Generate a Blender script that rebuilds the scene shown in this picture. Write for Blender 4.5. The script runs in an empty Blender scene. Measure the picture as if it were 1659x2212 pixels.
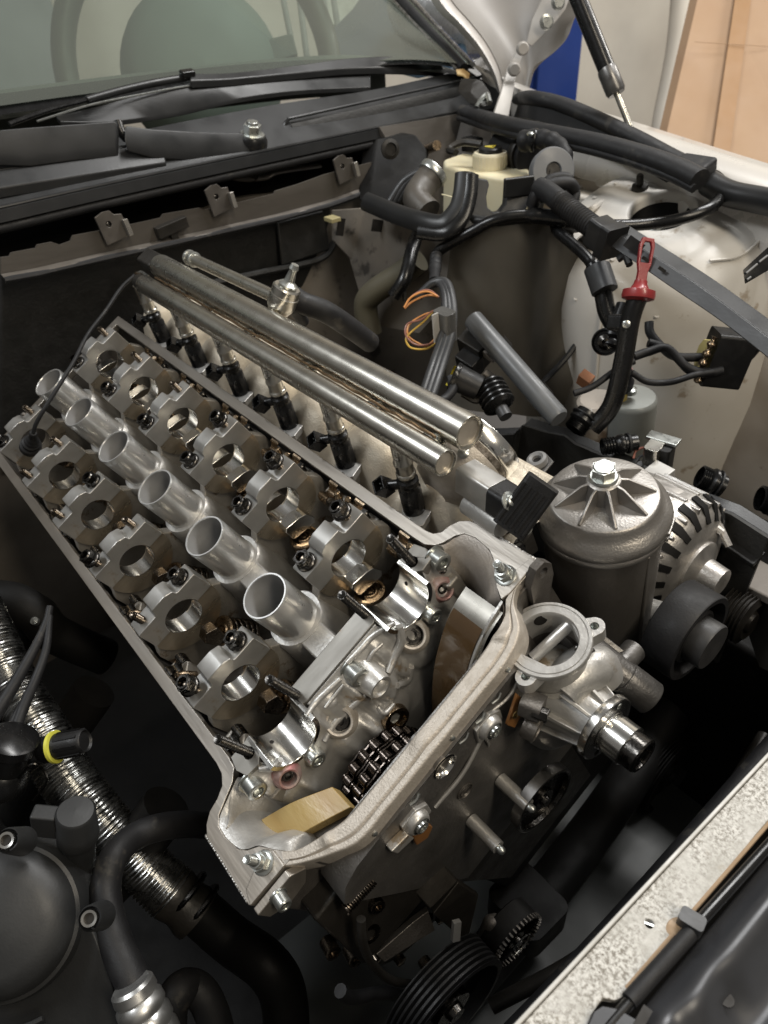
import bpy, bmesh, math, random
from mathutils import Vector, Matrix, geometry
V = Vector
random.seed(7)
scene = bpy.context.scene
COL = scene.collection
# ---------------------------------------------------------------- camera
# engine frame: x = along the crank towards the radiator, y = to the intake side, z = out of the head.
# world frame = engine frame rolled 30 degrees about x (the engine leans over).
ME = Matrix.Rotation(math.radians(30), 4, 'X')
CE = V((0.81766831, 0.03999885, 0.43991354))
RR = Matrix(((0.6283168, 0.6501884, -0.4271686), (0.4470425, -0.7511354, -0.4857455), (-0.6366876, 0.1142395, -0.7626128)))
CW = ME @ CE
FT = 1596.34
cam = bpy.data.objects.new('camera', bpy.data.cameras.new('camera'))
COL.objects.link(cam)
scene.camera = cam
m3 = ME.to_3x3() @ RR.transposed()          # camera axes in the world (x right, y down, z forward)
mc = Matrix((m3.col[0], -m3.col[1], -m3.col[2])).transposed().to_4x4()
mc.translation = CW
cam.matrix_world = mc
cam.data.sensor_fit = 'VERTICAL'
cam.data.sensor_height = 36.0
cam.data.lens = FT / 2212.0 * 36.0
cam.data.clip_start = 0.01
cam.data.clip_end = 100
cam.data.dof.use_dof = True
cam.data.dof.focus_distance = 0.56
cam.data.dof.aperture_fstop = 11.0
scene.render.resolution_x = 768
scene.render.resolution_y = 1024

def rayE(px, py):
    return RR.transposed() @ V(((px - 829.5) / FT, (py - 1105.9) / FT, 1.0))
def pE(px, py, **k):                         # point of an engine plane seen at that place of the photograph
    d = rayE(px, py)
    for a, v in k.items():
        if a == 'd': return CE + d * v
        i = 'xyz'.index(a); return CE + d * ((v - CE[i]) / d[i])
def pW(px, py, **k):                         # the same for world planes; d = depth
    d = ME.to_3x3() @ rayE(px, py)
    for a, v in k.items():
        if a == 'd': return CW + d * v
        i = 'xyz'.index(a); return CW + d * ((v - CW[i]) / d[i])
def E2W(p): return ME @ V(p)
def W2E(p): return ME.inverted() @ V(p)

# ---------------------------------------------------------------- light
scene.view_settings.view_transform = 'Standard'
scene.view_settings.look = 'None'
scene.view_settings.gamma = 1
scene.view_settings.exposure = 0.12
w = bpy.data.worlds.new('World'); scene.world = w; w.use_nodes = True
bg = w.node_tree.nodes['Background']
bg.inputs[0].default_value = (1.0, 0.95, 0.88, 1); bg.inputs[1].default_value = 0.15
def area(name, loc, target, sx, sy, power, col):
    l = bpy.data.lights.new(name, 'AREA'); l.shape = 'RECTANGLE'; l.size = sx; l.size_y = sy
    l.energy = power; l.color = col
    o = bpy.data.objects.new(name, l); COL.objects.link(o)
    o.location = loc
    o.rotation_euler = (V(target) - V(loc)).to_track_quat('-Z', 'Y').to_euler()
    return o
area('ceiling_and_fill_lamp', (0.35, 1.35, 2.1), (0.4, 0.2, 0), 1.5, 0.30, 46, (1.0, 0.99, 0.97))
area('ceiling_and_fill_lamp', (1.9, 0.1, 1.7), (0.4, 0.0, 0), 0.3, 1.5, 26, (1.0, 0.89, 0.72))
area('ceiling_and_fill_lamp', (-0.4, -1.3, 2.0), (0.3, 0.0, 0), 1.4, 0.30, 30, (0.95, 0.98, 1.0))
area('ceiling_and_fill_lamp', (0.9, 3.2, 2.0), (-1.2, 2.4, .1), 1.2, 0.30, 46, (1.0, 0.96, 0.90))  # unseen lamp added to brighten the garage wall and post

# ---------------------------------------------------------------- mesh tools
def frame(o, zd, xd=(1, 0, 0)):
    z = V(zd).normalized(); x = V(xd); x = x - z * x.dot(z)
    if x.length < 1e-5: x = V((0, 1, 0)) - z * z.y
    x.normalize(); y = z.cross(x)
    m = Matrix((x, y, z)).transposed().to_4x4(); m.translation = V(o); return m
def circ(cx, cy, r, n=24, a0=0, a1=360, end=False):
    k = n + 1 if end else n
    return [(cx + r * math.cos(math.radians(a0 + (a1 - a0) * i / n)), cy + r * math.sin(math.radians(a0 + (a1 - a0) * i / n))) for i in range(k)]
def rrect(w_, h_, r, n=4, cx=0, cy=0):
    o = []
    for sx, sy, a in ((1, 1, 0), (-1, 1, 90), (-1, -1, 180), (1, -1, 270)):
        for i in range(n + 1):
            t = math.radians(a + 90 * i / n)
            o.append((cx + sx * (w_ / 2 - r) + r * math.cos(t), cy + sy * (h_ / 2 - r) + r * math.sin(t)))
    return o
def smooth_path(pts, n=8, closed=False):
    pts = [V(p) for p in pts]
    if len(pts) < 3: return pts
    out = []; N = len(pts)
    rng = N if closed else N - 1
    for i in range(rng):
        p1, p2 = pts[i], pts[(i + 1) % N]
        p0 = pts[(i - 1) % N] if (closed or i > 0) else p1 * 2 - p2
        p3 = pts[(i + 2) % N] if (closed or i < N - 2) else p2 * 2 - p1
        for k in range(n):
            t = k / n
            out.append(0.5 * ((2 * p1) + (p2 - p0) * t + (2 * p0 - 5 * p1 + 4 * p2 - p3) * t * t + (3 * p1 - p0 - 3 * p2 + p3) * t ** 3))
    if not closed: out.append(pts[-1])
    return out
class MB:
    def __init__(s): s.v = []; s.f = []
    def add(s, vs, fs, M=None):
        b = len(s.v)
        s.v += [(M @ V(p)) if M is not None else V(p) for p in vs]
        s.f += [tuple(b + i for i in f) for f in fs]; return s
    def box(s, x0, x1, y0, y1, z0, z1, M=None):
        vs = [(x, y, z) for z in (z0, z1) for y in (y0, y1) for x in (x0, x1)]
        return s.add(vs, [(0, 2, 3, 1), (4, 5, 7, 6), (0, 1, 5, 4), (2, 6, 7, 3), (0, 4, 6, 2), (1, 3, 7, 5)], M)
    def prism(s, out, h0, h1, M=None, holes=(), map3=None, taper=None):
        loops = [list(out)] + [list(h) for h in holes]
        flat = [p for l in loops for p in l]
        n = len(flat)
        tr = geometry.tessellate_polygon([[V((p[0], p[1], 0)) for p in l] for l in loops])
        cx = sum(p[0] for p in out) / len(out); cy = sum(p[1] for p in out) / len(out)
        def mk(p, h, t=1):
            p = (cx + (p[0] - cx) * t, cy + (p[1] - cy) * t)
            return map3(p[0], p[1], h) if map3 else (p[0], p[1], h)
        vs = [mk(p, h0) for p in flat] + [mk(p, h1, taper or 1) for p in flat]
        fs = []
        if not holes:
            fs += [tuple(range(n)), tuple(range(2 * n - 1, n - 1, -1))]
            a = list(range(n))
        else:
            fs += [tuple(t) for t in tr] + [tuple(n + i for i in reversed(t)) for t in tr]
        b = 0
        for l in loops:
            k = len(l)
            for i in range(k):
                j = (i + 1) % k
                fs.append((b + i, b + j, n + b + j, n + b + i))
            b += k
        return s.add(vs, fs, M)
    def lathe(s, prof, M=None, seg=32, a0=0, a1=360, cap=True):
        full = abs(a1 - a0) >= 359.9
        n = seg if full else seg + 1
        vs = []; fs = []
        for r, h in prof:
            for i in range(n):
                a = math.radians(a0 + (a1 - a0) * i / seg)
                vs.append((r * math.cos(a), r * math.sin(a), h))
        for j in range(len(prof) - 1):
            for i in range(seg):
                k = (i + 1) % n
                fs.append((j * n + i, j * n + k, (j + 1) * n + k, (j + 1) * n + i))
        if cap:
            if prof[0][0] > 1e-6 and full: fs.append(tuple(range(n))[::-1])
            if prof[-1][0] > 1e-6 and full: fs.append(tuple((len(prof) - 1) * n + i for i in range(n)))
        return s.add(vs, fs, M)
    def cyl(s, p0, p1, r0, r1=None, seg=24):
        p0 = V(p0); p1 = V(p1); r1 = r0 if r1 is None else r1
        return s.lathe([(r0, 0), (r1, (p1 - p0).length)], frame(p0, p1 - p0), seg)
    def tube(s, pts, r, seg=10, smooth=8, cap=True, closed=False, flat=1.0, up=(0, 0, 1)):
        P = smooth_path(pts, smooth, closed) if smooth else [V(p) for p in pts]
        n = len(P); L = [0]
        for i in range(1, n): L.append(L[-1] + (P[i] - P[i - 1]).length)
        t0 = (P[1] - P[0]).normalized(); x = V(up) - t0 * V(up).dot(t0)
        if x.length < 1e-4: x = V((1, 0, 0)) - t0 * t0.x
        x.normalize(); vs = []; fs = []
        for i in range(n):
            if closed: t = (P[(i + 1) % n] - P[i - 1])
            else: t = (P[min(i + 1, n - 1)] - P[max(i - 1, 0)])
            t.normalize(); x = x - t * x.dot(t); x.normalize(); y = t.cross(x)
            rr = r(L[i] / max(L[-1], 1e-9), L[i]) if callable(r) else r
            for k in range(seg):
                a = 2 * math.pi * k / seg
                vs.append(P[i] + x * rr * math.cos(a) * flat + y * rr * math.sin(a))
        for i in range(n if closed else n - 1):
            j = (i + 1) % n
            for k in range(seg):
                q = (k + 1) % seg
                fs.append((i * seg + k, i * seg + q, j * seg + q, j * seg + k))
        if cap and not closed:
            fs.append(tuple(range(seg))[::-1]); fs.append(tuple((n - 1) * seg + k for k in range(seg)))
        return s.add(vs, fs)
    def strip(s, A, B, th, nrm=(0, 0, 1)):          # a sheet between two edges, with thickness
        n = len(A); N = V(nrm).normalized() * th
        A = [V(a) for a in A]; B = [V(b) for b in B]
        vs = A + B + [a - N for a in A] + [b - N for b in B]; fs = []
        for i in range(n - 1):
            fs += [(i, i + 1, n + i + 1, n + i), (2 * n + i, 3 * n + i, 3 * n + i + 1, 2 * n + i + 1),
                   (i, 2 * n + i, 2 * n + i + 1, i + 1), (n + i, n + i + 1, 3 * n + i + 1, 3 * n + i)]
        fs += [(0, n, 3 * n, 2 * n), (n - 1, 3 * n - 1, 4 * n - 1, 2 * n - 1)]
        return s.add(vs, fs)
    def loft(s, rows, th=0.0, nrm=(0, 0, 1), closed=False):
        n = len(rows[0]); vs = [V(p) for r in rows for p in r]; fs = []
        m = len(rows)
        for j in range(m - 1):
            for i in range(n if closed else n - 1):
                k = (i + 1) % n
                fs.append((j * n + i, j * n + k, (j + 1) * n + k, (j + 1) * n + i))
        if th:
            N = V(nrm).normalized() * th; o = len(vs)
            vs += [p - N for p in vs]; fs += [tuple(o + i for i in reversed(f)) for f in fs]
            for j in range(m - 1):
                fs.append((j * n, (j + 1) * n, o + (j + 1) * n, o + j * n))
                fs.append((j * n + n - 1, o + j * n + n - 1, o + (j + 1) * n + n - 1, (j + 1) * n + n - 1))
            for i in range(n - 1):
                fs.append((i, o + i, o + i + 1, i + 1)); b = (m - 1) * n
                fs.append((b + i, b + i + 1, o + b + i + 1, o + b + i))
        return s.add(vs, fs)
    def hexa(s, r, h0, h1, M=None, hole=0):
        return s.prism(circ(0, 0, r, 6), h0, h1, M, holes=[circ(0, 0, hole, 16)] if hole else ())
WM = {}
def place(o, parent, M):
    WM[o] = M
    if parent is not None:
        o.parent = parent; o.matrix_basis = WM[parent].inverted() @ M
    else: o.matrix_basis = M
def node(name, label, cat, loc=(0, 0, 0), M=None, group=None):
    o = bpy.data.objects.new(name, None); COL.objects.link(o); o.empty_display_size = .02
    place(o, None, M if M is not None else Matrix.Translation(V(loc)))
    o['label'] = label; o['category'] = cat
    if group: o['group'] = group
    return o
def mesh(name, mb, mat, smooth=40, fix=True):
    me = bpy.data.meshes.new(name); me.from_pydata([tuple(p) for p in mb.v], [], mb.f); me.validate()
    bm = bmesh.new(); bm.from_mesh(me)
    if fix: bmesh.ops.recalc_face_normals(bm, faces=bm.faces)
    big = [f for f in bm.faces if len(f.verts) > 4]
    if big: bmesh.ops.triangulate(bm, faces=big)
    for f in bm.faces: f.smooth = True
    bm.to_mesh(me); bm.free()
    me.set_sharp_from_angle(angle=math.radians(smooth))
    me.materials.append(mat); return me
def build(name, mb, mat, parent=None, M=None, label=None, cat=None, group=None, kind=None, bevel=0, seg=2, smooth=40, fix=True):
    me = mb if isinstance(mb, bpy.types.Mesh) else mesh(name, mb, mat, smooth, fix)
    o = bpy.data.objects.new(name, me); COL.objects.link(o)
    place(o, parent, M if M is not None else Matrix.Identity(4))
    if bevel:
        b = o.modifiers.new('bevel', 'BEVEL'); b.width = bevel; b.segments = seg; b.limit_method = 'ANGLE'
        b.angle_limit = math.radians(38); b.harden_normals = True; b.use_clamp_overlap = True
    if label: o['label'] = label
    if cat: o['category'] = cat
    if group: o['group'] = group
    if kind: o['kind'] = kind
    return o
def subnode(name, parent, M=None, label=None):
    o = bpy.data.objects.new(name, None); COL.objects.link(o); o.empty_display_size = .01
    place(o, parent, M if M is not None else Matrix.Identity(4))
    if label: o['label'] = label
    return o
def copy_tree(o, M, parent=None, label=None):
    c = o.copy(); COL.objects.link(c)
    place(c, parent, M)
    if label: c['label'] = label
    for ch in list(o.children):
        if ch in WM: copy_tree(ch, M @ (WM[o].inverted() @ WM[ch]), c)
    return c

# ---------------------------------------------------------------- materials
def mat(name, col, metal=0.0, rough=0.5, col2=None, nscale=60, namt=0.5, bump=0.0, bscale=400, stretch=None,
        rvar=0.1, spec=0.5, coat=0.0, trans=0.0, detail=6, speck=None, alpha=1.0, sss=0.0, aniso=0.0):
    m = bpy.data.materials.new(name); m.use_nodes = True; nt = m.node_tree; N = nt.nodes; L = nt.links
    b = N['Principled BSDF']
    b.inputs['Metallic'].default_value = metal; b.inputs['Roughness'].default_value = rough
    b.inputs['Specular IOR Level'].default_value = spec
    b.inputs['Coat Weight'].default_value = coat; b.inputs['Transmission Weight'].default_value = trans
    b.inputs['Anisotropic'].default_value = aniso
    if sss: b.inputs['Subsurface Weight'].default_value = sss; b.inputs['Subsurface Radius'].default_value = (.01, .008, .005)
    c4 = (*col, 1); d4 = (*(col2 or tuple(x * .8 for x in col)), 1)
    tc = N.new('ShaderNodeTexCoord'); mp = N.new('ShaderNodeMapping'); L.new(tc.outputs['Object'], mp.inputs[0])
    if stretch: mp.inputs['Scale'].default_value = stretch
    n1 = N.new('ShaderNodeTexNoise'); n1.inputs['Scale'].default_value = nscale; n1.inputs['Detail'].default_value = detail
    L.new(mp.outputs[0], n1.inputs[0])
    rp = N.new('ShaderNodeValToRGB'); rp.color_ramp.elements[0].position = .5 - namt / 2 + .0; rp.color_ramp.elements[1].position = .5 + namt / 2
    rp.color_ramp.elements[0].color = d4; rp.color_ramp.elements[1].color = c4
    L.new(n1.outputs[0], rp.inputs[0]); out = rp.outputs[0]
    if speck:                                           # (colour, scale, threshold): grime or chips with a shape of their own
        scol, ssc, th = speck
        n3 = N.new('ShaderNodeTexNoise'); n3.inputs['Scale'].default_value = ssc; n3.inputs['Detail'].default_value = 8; n3.inputs['Roughness'].default_value = .65
        L.new(tc.outputs['Object'], n3.inputs[0])
        r3 = N.new('ShaderNodeValToRGB'); r3.color_ramp.elements[0].position = th; r3.color_ramp.elements[1].position = th + .06
        L.new(n3.outputs[0], r3.inputs[0])
        mx = N.new('ShaderNodeMix'); mx.data_type = 'RGBA'; L.new(r3.outputs[0], mx.inputs[0]); L.new(out, mx.inputs[6]); mx.inputs[7].default_value = (*scol, 1)
        out = mx.outputs[2]
    L.new(out, b.inputs['Base Color'])
    if rvar:
        n4 = N.new('ShaderNodeTexNoise'); n4.inputs['Scale'].default_value = nscale * 1.7; n4.inputs['Detail'].default_value = 5
        L.new(mp.outputs[0], n4.inputs[0])
        mr = N.new('ShaderNodeMapRange'); mr.inputs['From Min'].default_value = .3; mr.inputs['From Max'].default_value = .7
        mr.inputs['To Min'].default_value = max(rough - rvar, .03); mr.inputs['To Max'].default_value = min(rough + rvar, 1)
        L.new(n4.outputs[0], mr.inputs[0]); L.new(mr.outputs[0], b.inputs['Roughness'])
    if bump:
        n2 = N.new('ShaderNodeTexNoise'); n2.inputs['Scale'].default_value = bscale; n2.inputs['Detail'].default_value = 4
        L.new(mp.outputs[0], n2.inputs[0])
        bp = N.new('ShaderNodeBump'); bp.inputs['Strength'].default_value = bump; bp.inputs['Distance'].default_value = .001
        L.new(n2.outputs[0], bp.inputs['Height']); L.new(bp.outputs[0], b.inputs['Normal'])
    return m
M_cap = mat('machined_aluminium', (.47, .465, .45), .75, .36, (.38, .375, .36), 60, .5, .0, 900, None, .06, speck=((.36, .33, .28), 45, .62))
M_rail = mat('milled_gasket_face', (.47, .44, .40), .8, .36, (.23, .20, .165), 26, .55, .25, 160, (.10, 1, 1), .08)
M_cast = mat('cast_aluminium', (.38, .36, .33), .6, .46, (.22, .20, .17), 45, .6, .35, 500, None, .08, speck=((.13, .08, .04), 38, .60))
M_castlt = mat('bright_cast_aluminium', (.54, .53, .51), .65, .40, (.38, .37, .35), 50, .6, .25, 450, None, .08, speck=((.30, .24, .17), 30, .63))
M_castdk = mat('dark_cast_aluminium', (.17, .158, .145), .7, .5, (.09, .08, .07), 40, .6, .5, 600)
M_sand = mat('sand_cast_aluminium', (.48, .44, .39), .45, .50, (.38, .34, .29), 160, .5, .45, 700, None, .05)
M_bore = mat('polished_bore', (.76, .75, .72), 1, .20, (.68, .67, .64), 60, .5, 0, 500, None, .04)
M_mill = mat('milled_recess', (.52, .46, .37), .85, .32, (.30, .25, .18), 60, .5, .35, 300, (1, .25, 1), .08)
M_tube = mat('turned_aluminium', (.72, .72, .71), .85, .30, (.64, .64, .63), 60, .5, 0, 600, None, .03)
M_steel = mat('satin_stainless', (.58, .56, .51), 1, .28, (.52, .50, .45), 40, .6, 0, 500, None, .03)
M_bolt = mat('zinc_bolt', (.52, .54, .52), .9, .3, (.42, .43, .41), 120, .6, 0, 500, None, .05)
M_port = mat('golden_cast_aluminium', (.60, .54, .44), .5, .45, (.46, .41, .33), 130, .5, .4, 700, None, .05)
M_bridge = mat('oily_machined_bridge', (.30, .29, .27), .85, .50, (.20, .19, .17), 50, .55, .08, 300, (1, .2, 1), .08, speck=((.22, .15, .09), 55, .62))
M_dark = mat('black_oxide_steel', (.10, .095, .09), 1, .26, (.05, .047, .043), 150, .6, .15, 600, None, .1)
M_oily = mat('oily_steel', (.20, .17, .14), 1, .24, (.10, .08, .06), 120, .6, .15, 500)
M_bronze = mat('bronzed_steel', (.34, .26, .18), 1, .28, (.20, .15, .10), 120, .6, .1, 500)
M_plast = mat('black_plastic', (.012, .012, .0125), 0, .42, (.007, .007, .0075), 60, .6, .2, 900, spec=.35)
M_gloss = mat('glossy_black_plastic', (.008, .008, .0085), 0, .27, (.005, .005, .005), 60, .6, 0, 900, None, .05, spec=.4)
M_rub = mat('black_rubber', (.013, .013, .014), 0, .58, (.008, .008, .009), 50, .6, .15, 600, spec=.35, speck=((.030, .028, .025), 45, .60))
M_grime = mat('grimy_black_metal', (.030, .027, .024), .3, .45, (.013, .012, .010), 35, .6, .3, 300, spec=.4)
M_void = mat('near_black_metal', (.006, .0055, .005), 0, .6, (.003, .003, .003), 20, .6, .2, 200, spec=.2)  # one even near-black tone for deep and recessed parts
M_hole = mat('dark_bore', (.02, .018, .016), .5, .5)
# ================================================================ CYLINDER HEAD (engine frame)
M_sandw = mat('warm_cast_aluminium', (.44, .40, .36), .45, .46, (.36, .32, .28), 120, .5, .35, 600, None, .06)
P91 = .091
Tm = Matrix.Translation
GR = 'parts of the bare cylinder head'
head = node('cylinder_head', 'bare aluminium cylinder head with open cam journals, bearing caps and six spark plug tubes', 'cylinder head', M=ME @ Matrix.Translation((.25, 0, -.06)))
rim_out = [(-.082, .113), (.20, .113), (.493, .113), (.500, .1145), (.5045, .119), (.506, .126), (.510, .133), (.517, .1375), (.525, .139), (.56, .1395), (.581, .140)]
rim_in = [(.581, .1115), (.573, .107), (.568, .109), (.560, .117), (.552, .124), (.545, .1275), (.530, .129), (.521, .127), (.516, .122), (.512, .113), (.508, .1075), (.500, .1035), (.49, .103), (-.070, .103),
          (-.070, -.103), (.49, -.103), (.500, -.1045), (.507, -.1115), (.511, -.121), (.516, -.132), (.522, -.1365), (.532, -.137), (.545, -.1345), (.551, -.130), (.556, -.122), (.566, -.1155), (.572, -.111), (.580, -.106)]
rim_out2 = [(.580, -.146), (.578, -.149), (.52, -.1475), (.513, -.143), (.508, -.136), (.506, -.127), (.502, -.119), (.495, -.1145), (.485, -.113), (.2, -.113), (-.082, -.113)]
mb = MB().prism(rim_out + rim_in + rim_out2, -.007, 0)
build('gasket_rim', mb, M_rail, head, ME, bevel=.0007)
# ragged edge of the gasket flash on both wings
rag = MB(); rr = random.Random(3)
for (x0, y0, x1, y1) in ((.521, .1385, .579, .1395), (.518, -.1475, .576, -.1485)):
    for i in range(26):
        t = (i + rr.random() * .5) / 26; x = x0 + (x1 - x0) * t; y = y0 + (y1 - y0) * t
        s_ = math.copysign(1, y)
        rag.lathe([(0, -.0022), (.0012 + rr.random() * .0006, -.001), (.0008, .0002), (0, .0004)], Matrix.Translation((x, y + s_ * .0002, -.0004)) @ Matrix.Diagonal((1.1, .8, 1.0, 1)), 7)
build('burr', rag, M_castlt, head, ME, kind='stuff')
# outer walls of the casting
wall_out = [(x, y * .985) for x, y in rim_out] + [(.583, .125), (.583, .112), (.592, .100), (.601, .090), (.607, .073), (.609, .05), (.609, -.05), (.607, -.070), (.600, -.086), (.592, -.101), (.582, -.112), (.582, -.125)] + [(x, y * .985) for x, y in rim_out2]
wall_in = [(x, y * 1.03) for x, y in rim_in if x < .579][::1]
wall_in = [(.5935, .07), (.591, .088), (.582, .103)] + wall_in + [(.580, -.109), (.588, -.100), (.592, -.086), (.5935, -.07)]
_old = [(-.073, .099), (.495, .099), (.505, .104), (.513, .114), (.522, .124), (.545, .123), (.556, .113), (.568, .104), (.580, .098), (.590, .086), (.592, .07), (.592, -.07), (.586, -.088), (.578, -.103), (.566, -.111), (.556, -.117), (.549, -.127), (.532, -.132), (.52, -.131), (.513, -.116), (.505, -.106), (.495, -.099), (-.073, -.099)]
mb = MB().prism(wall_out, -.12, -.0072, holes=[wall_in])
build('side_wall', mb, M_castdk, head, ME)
# sand cast top of the front wall, slightly crowned
rows = []
path = [(.581, .1035, .577, .128), (.588, .095, .585, .1085), (.5895, .083, .602, .0945), (.5915, .066, .6085, .074), (.592, .04, .609, .045), (.592, .0, .609, .0), (.592, -.04, .609, -.043), (.5915, -.066, .6085, -.070), (.587, -.083, .600, -.088), (.579, -.1035, .590, -.1035), (.571, -.112, .580, -.1165)]
A = smooth_path([(a, b, 0) for a, b, c, d in path], 8); B = smooth_path([(c, d, 0) for a, b, c, d in path], 8)
for k in range(25):
    t = k / 24; row = []
    prof = -.0016 + .0018 * min(1, math.sin(math.pi * min(t * 1.5, 1)) * 3.0) if t < .66 else -.0016 + .0014 * min(1, 2.2 * math.sin(math.pi * (t - .66) / .34))
    for i, (a, b) in enumerate(zip(A, B)):
        p = a.lerp(b, t); s = i / (len(A) - 1)
        bump = 0
        for c in (.22, .50, .80): bump += .0026 * math.exp(-((s - c) / .018) ** 2) * math.exp(-((t - .35) / .35) ** 2)
        row.append((p.x, p.y, prof + bump))
    rows.append(row)
rows = [[(p[0], p[1], -.05) for p in rows[0]]] + rows + [[(p[0], p[1], -.022) for p in rows[-1]]]
build('front_wall', MB().loft(rows), M_sand, head, ME, smooth=60)
# corner pads beside the wings
for s, pts in ((1, [(.569, .109), (.5755, .139), (.5805, .139), (.5805, .111), (.5785, .1035)]), (-1, [(.560, -.121), (.567, -.1155), (.580, -.1155), (.5795, -.148), (.57, -.145)])):
    build('corner_pad', MB().prism(pts, -.02, .0012), M_rail, head, ME, bevel=.0008)
# valve gallery floor
build('gallery_floor', MB().box(-.072, .53, -.1, .1, -.078, -.072), M_cast, head, ME)
# central spine with the plug tube bosses
mb = MB().box(-.07, .502, -.011, .011, -.085, .0026)
build('centre_spine', mb, M_castlt, head, ME, bevel=.002, seg=3)
boss_m = mesh('tube_boss', MB().lathe([(.029, -.085), (.0265, -.03), (.0245, -.012), (.0235, .0012), (.0222, .0032), (.0170, .0034)], None, 40), M_castlt, 50)
for i in range(6): build('tube_boss', boss_m, None, head, ME @ Tm((P91 * i, 0, 0)))
# rounded pocket walls: cross ribs that carry the journals
def arc_notch(yc, r, n=16, zc=.0125): return [(yc + r * math.cos(a), zc + r * math.sin(a)) for a in [math.pi * 2 - math.pi * k / n for k in range(n + 1)]]
X3 = lambda a, b, h: (h, a, b)
rib = MB()
for i in range(6):
    x = P91 * i
    out = [(-.1, -.085), (.1, -.085), (.1, -.004), (.094, .006)] + [(p, q) for p, q in arc_notch(.060, .0175)] + [(.029, .010), (.020, -.001), (-.020, -.001), (-.029, .010)] + [(p, q) for p, q in arc_notch(-.060, .0175)] + [(-.094, .006), (-.1, -.004)]
    rib.prism(out, x - .0055, x + .0045, map3=X3)
build('cross_rib', rib, M_cast, head, ME, bevel=.0015)
# side shelves along the rails with the clip pockets
for s in (1, -1):
    mb = MB()
    for i in range(6):
        x0, x1 = P91 * i + .012, P91 * i + .079
        mb.prism([(x0, s * .101), (x0, s * .090), (x0 + .012, s * .086), (x0 + .02, s * .094), (x1 - .02, s * .094), (x1 - .012, s * .086), (x1, s * .090), (x1, s * .101)], -.085, -.010)
    build('side_shelf', mb, M_cast, head, ME, bevel=.002)
# machined half discs that hold the lower half of each bearing
webp = [(.029, .0125)] + [(.060 + .0325 * math.cos(a), .0105 + .0325 * math.sin(a)) for a in [math.pi + math.pi * k / 28 for k in range(29)]] + [(.091, .0125)] + [(.060 + .016 * math.cos(a), .0125 + .016 * math.sin(a)) for a in [-math.pi * k / 20 for k in range(21)]]
web_mesh = mesh('saddle', MB().prism(webp, -.0090, .0085, map3=X3), M_mill)
web_mesh_m = mesh('saddle', MB().prism([(-a, b) for a, b in webp], -.0090, .0085, map3=X3), M_mill)
bush_mesh = mesh('bearing_surface', MB().lathe([(.0162, -.0094), (.0158, -.0094), (.0158, .0090), (.0162, .0090)], Matrix.Translation((0, 0, .0125)) @ Matrix.Rotation(math.pi / 2, 4, 'Y') @ Matrix.Rotation(math.pi / 2, 4, 'Z'), 28, 90, 270, cap=False), M_bore)
# ---- caps
capp = [(.0275, .0128), (.0275, .0345), (.0285, .0352), (.0465, .0352), (.0478, .0362), (.0485, .0395), (.0498, .0405), (.0545, .0425), (.0560, .0428), (.0685, .0428), (.0695, .0422), (.0705, .0370), (.0720, .0352), (.0900, .0352), (.0915, .0345), (.0920, .0128)]
bore_u = [(.060 + .016 * math.cos(a), .0128 + .016 * math.sin(a)) for a in [math.pi * k / 24 for k in range(25)]]
cap_i = mesh('bearing_cap', MB().prism(capp + bore_u, -.0072, .0100, map3=X3), M_cap)
cap_e = mesh('bearing_cap', MB().prism([(-a, b) for a, b in capp + bore_u], -.0072, .0100, map3=X3), M_cap)
capb = mesh('bore_shell', MB().lathe([(.0160, -.0070), (.01575, -.0070), (.01575, .0098), (.0160, .0098)], Matrix.Translation((0, 0, .0128)) @ Matrix.Rotation(math.pi / 2, 4, 'Y') @ Matrix.Rotation(math.pi / 2, 4, 'Z'), 28, -90, 90, cap=False), M_bore)
nutm = MB().lathe([(.0040, -.0005), (.0078, -.0005), (.0080, .0004), (.0076, .0016), (.0058, .0028)], None, 28)
nutm.prism(circ(0, 0, .0066, 6), .0012, .0085, holes=[circ(0, 0, .0036, 16)])
nutm.lathe([(.0057, .0085), (.0050, .0095), (.0037, .0095), (.0036, .0080)], None, 24, cap=False)
nut_mesh = mesh('nut', nutm, M_dark)
thr = lambda r, p, a: (lambda t, L: r + a * math.sin(2 * math.pi * L / p))
def stud_mesh(L, r=.0033, m=M_oily):
    b = MB(); b.tube([(0, 0, 0), (0, 0, L)], r * .97, 16, smooth=0)
    n = int(L / .0011)
    for k in range(2, n):
        z = k * .0011
        b.lathe([(r * .93, z - .0005), (r * 1.04, z), (r * .93, z + .0005)], None, 14, cap=False)
    b.lathe([(r * .93, L - .0004), (r * .8, L + .0009), (r * .3, L + .0006), (0, L + .0003)], None, 14, cap=False)
    return mesh('stud', b, m, 60)
st_long = stud_mesh(.040, .0034, M_dark); st_short = stud_mesh(.020)
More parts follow.
